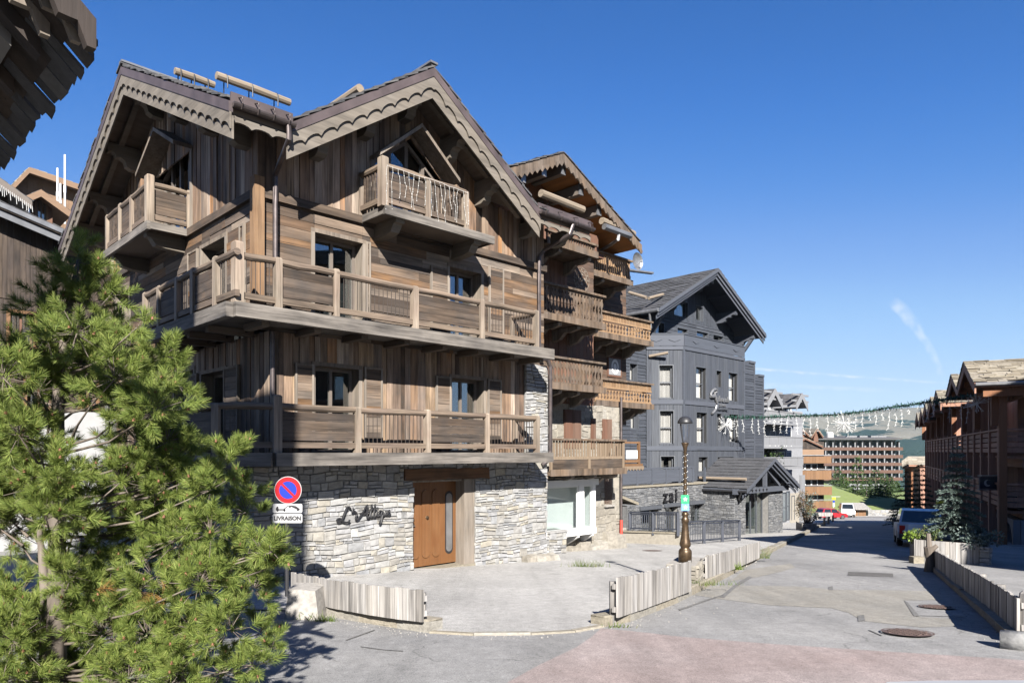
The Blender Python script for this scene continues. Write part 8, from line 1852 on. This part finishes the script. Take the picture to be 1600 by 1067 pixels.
# long red-brown hotel in the distance
BY = 265.0; bx = lambda u: (u-800)/FPX*BY; bz = lambda v: hz(v, BY); lh = thing('long_hotel', 'long distant hotel with red brown balcony bands and white partitions', 'hotel', W, (bx(1350), BY+8, -16))
mb = MB(); mb.box(bx(1270), bx(1404), BY+2, BY+16, -22, bz(687)); mb.build('wall', 'pale_grey_render', lh)
mb = MB(); mb.prism([(bx(1262), BY-1.5, bz(687)), (bx(1407), BY-1.5, bz(687)), (bx(1406), BY+17, bz(682)), (bx(1262), BY+17, bz(682))], (0, 0, .6)); rr3 = mb.build('roof', 'slate', lh)
for u in (1303, 1306): mb = MB(); mb.lathe([(1.0, 0), (1.0, 2), (.6, 2.6)], (bx(u), BY+4, bz(685)), 10); mb.build('roof_vent', 'white_render', rr3)
for u in (1345, 1362, 1380, 1392): mb = MB(); mb.box(bx(u)-1.5, bx(u)+1.5, BY+6, BY+9, bz(684), bz(680)); mb.build('roof_hatch', 'zinc', rr3)
bands = [701, 713, 725, 736.5, 748]; k = 12
for i, v in enumerate(bands):
    PT = Plane('y', BY); mb = MB(); planks_lv(mb, PT, bx(1262), bx(1411), bz(v+2.6), bz(v-2.4), w=(.5, .7), ln=(8, 14)); mb.box(bx(1262), bx(1411), BY+.03, BY+2, bz(v+2.6), bz(v+1.8)); mb.build('balcony', 'hotel_band', lh)
    top_v = 689 if i == 0 else bands[i-1]+3
    for j in range(k):
        x = bx(1268)+(bx(1406)-bx(1268))*j/k; w = (bx(1406)-bx(1268))/k
        mb = MB(); mb.box(x+w*.12, x+w*.55, BY+1.93, BY+1.98, bz(v-1.5), bz(top_v)); mb.build('window', 'car_glass', lh)
        if i == 0 or j % 1 == 0:
            mb = MB(); mb.box(x+w*.86, x+w*1.0, BY+.05, BY+1.9, bz(v-1.5), bz(top_v)); pt_ = mb.build('partition', 'pale_grey_render', lh)
mb = MB(); mb.box(bx(1398), bx(1402), BY+1, BY+3, -24, bz(750)); mb.build('corner_column', 'white_render', lh)
mb = MB(); mb.box(bx(1270), bx(1396), BY+2.5, BY+3, -24, bz(751)); mb.build('ground_floor', 'interior', lh)
# trees of the park and bushes
for i, (u, v0, v1, Y, r, kind, lab) in enumerate(((1340, 715, 797, 150, 3.0, 'larch_green', 'tall slender larch before the long hotel'), (1368, 735, 797, 152, 4.6, 'forest_green', 'broad dense conifer in the park'), (1354, 748, 800, 146, 3.2, 'forest_green', 'short conifer between the larch and the broad one'), (1382, 742, 796, 156, 3.4, 'forest_green', 'round topped conifer at the meadow side of the broad one'), (1318, 742, 775, 190, 3.0, 'larch_green', 'slim tree rising above the grass slope'), (1309, 732, 770, 200, 3.6, 'forest_green', 'tree close to the tan balcony block'), (1400, 752, 772, 215, 2.5, 'larch_green', 'little tree under the hotel corner'), (1390, 746, 775, 190, 3.2, 'forest_green', 'dark park tree below the hotel corner'))):
    x = (u-800)/FPX*Y; zb = hz(v1, Y); conifer('park_tree', lab, x, Y, hz(v0, Y)-zb, r, kind, 60+i, group='park trees at the end of the street', levels=13, dens=.55, size=.75, z=zb, flat=.8, cat='tree')
p = (1222-800)/FPX*60; bush('terrace_shrub', 'small green shrub on the grey apartment terrace', (1205-800)/FPX*66, 66, 2.2, 1.6, 'forest_green', 77, n=300, size=.25, z=hz(724, 66))

# ================================================================== mountains and the air before them
from mathutils import noise as mn
def mountmat():
    m, nt, b, out = newmat('mountain'); tcn = nt.nodes.new('ShaderNodeTexCoord'); v = tcn.outputs['Object']; sp_ = nt.nodes.new('ShaderNodeSeparateXYZ'); nt.links.new(v, sp_.inputs[0])
    big = noise(nt, v, .0035, 6, .6); fine_ = noise(nt, v, .02, 6, .65); f3 = noise(nt, v, .06, 4, .7)
    past = mixc(nt, kk((.16, .145, .115)), kk((.12, .115, .085)), big); rock = kk((.34, .34, .33)); past = mixc(nt, past, rock, ramp(nt, fine_, [(.58, 0), (.7, .8)]))
    forest = mixc(nt, (.008, .017, .014), (.02, .034, .02), f3)
    hsum = N(nt, 'ShaderNodeMath', operation='MULTIPLY_ADD', i_1=-.0075, i_2=.62); nt.links.new(sp_.outputs[2], hsum.inputs[0])
    hn = N(nt, 'ShaderNodeMath', operation='MULTIPLY_ADD', i_1=3.2, i_2=-1.5); nt.links.new(big, hn.inputs[0])
    ad = N(nt, 'ShaderNodeMath', operation='ADD'); nt.links.new(hsum.outputs[0], ad.inputs[0]); nt.links.new(hn.outputs[0], ad.inputs[1])
    ad2 = N(nt, 'ShaderNodeMath', operation='MULTIPLY_ADD', i_1=1.2, i_2=-.6); nt.links.new(fine_, ad2.inputs[0]); ad3 = N(nt, 'ShaderNodeMath', operation='ADD'); nt.links.new(ad.outputs[0], ad3.inputs[0]); nt.links.new(ad2.outputs[0], ad3.inputs[1])
    c = mixc(nt, past, forest, ramp(nt, ad3.outputs[0], [(.0, 0), (.12, 1)])); nt.links.new(c, b.inputs['Base Color']); b.inputs['Roughness'].default_value = 1; b.inputs['Specular IOR Level'].default_value = 0; bump(nt, b, f3, .8, 8)
mountmat()
rv = [(-.4, 640), (.2, 652), (.36, 655), (.41, 652), (.457, 650), (.5, 646.5), (.548, 641), (.594, 637), (.73, 630), (1.4, 640)]
def ridge_v(a):
    for (a0, v0), (a1, v1) in zip(rv, rv[1:]):
        if a <= a1: t = (a-a0)/(a1-a0); return v0+(v1-v0)*max(0, min(1, t))
    return rv[-1][1]
mb = MB(); na, nd = 240, 70
for i in range(na+1):
    a = -.3+1.6*i/na
    for j in range(nd+1):
        t = j/nd; Y = 420+3900*t**1.3; zr = (HZ-ridge_v(a))/FPX*3700
        s_ = min(1, max(0, (Y-900)/2800)); s_ = s_*s_*(3-2*s_); z = -110-(160*(1-s_))*min(1, (Y-420)/700)+(zr+110)*s_ if Y < 3700 else zr-(Y-3700)*.4
        p = Vector((a*Y*.0016, Y*.0016, 0)); z += (mn.fractal(p, .9, 2.1, 6)*95)*min(1, (Y-420)/1500)*(1-.82*s_); mb.v.append((a*Y, Y, z))
for i in range(na):
    for j in range(nd): q = i*(nd+1)+j; mb.f.append((q, q+nd+1, q+nd+2, q+1))
mb.top('mountains', 'mountain', None, None, W, org=(0, 0, 0), kind='structure', smooth=True)
mb = MB(); mb.box(-2500, 6500, -300, 5200, -520, 420)
hm = bpy.data.materials.new('haze'); hm.use_nodes = True; hn_ = hm.node_tree
for n in list(hn_.nodes): hn_.nodes.remove(n)
ho = hn_.nodes.new('ShaderNodeOutputMaterial'); pv_ = hn_.nodes.new('ShaderNodeVolumePrincipled'); pv_.inputs['Color'].default_value = (.5, .72, 1, 1); pv_.inputs['Density'].default_value = HAZE; pv_.inputs['Anisotropy'].default_value = 0.0
hn_.links.new(pv_.outputs[0], ho.inputs['Volume'])
if HAZE > 0: mb.top('haze', hm, None, None, W, org=(0, 0, 0), kind='stuff')
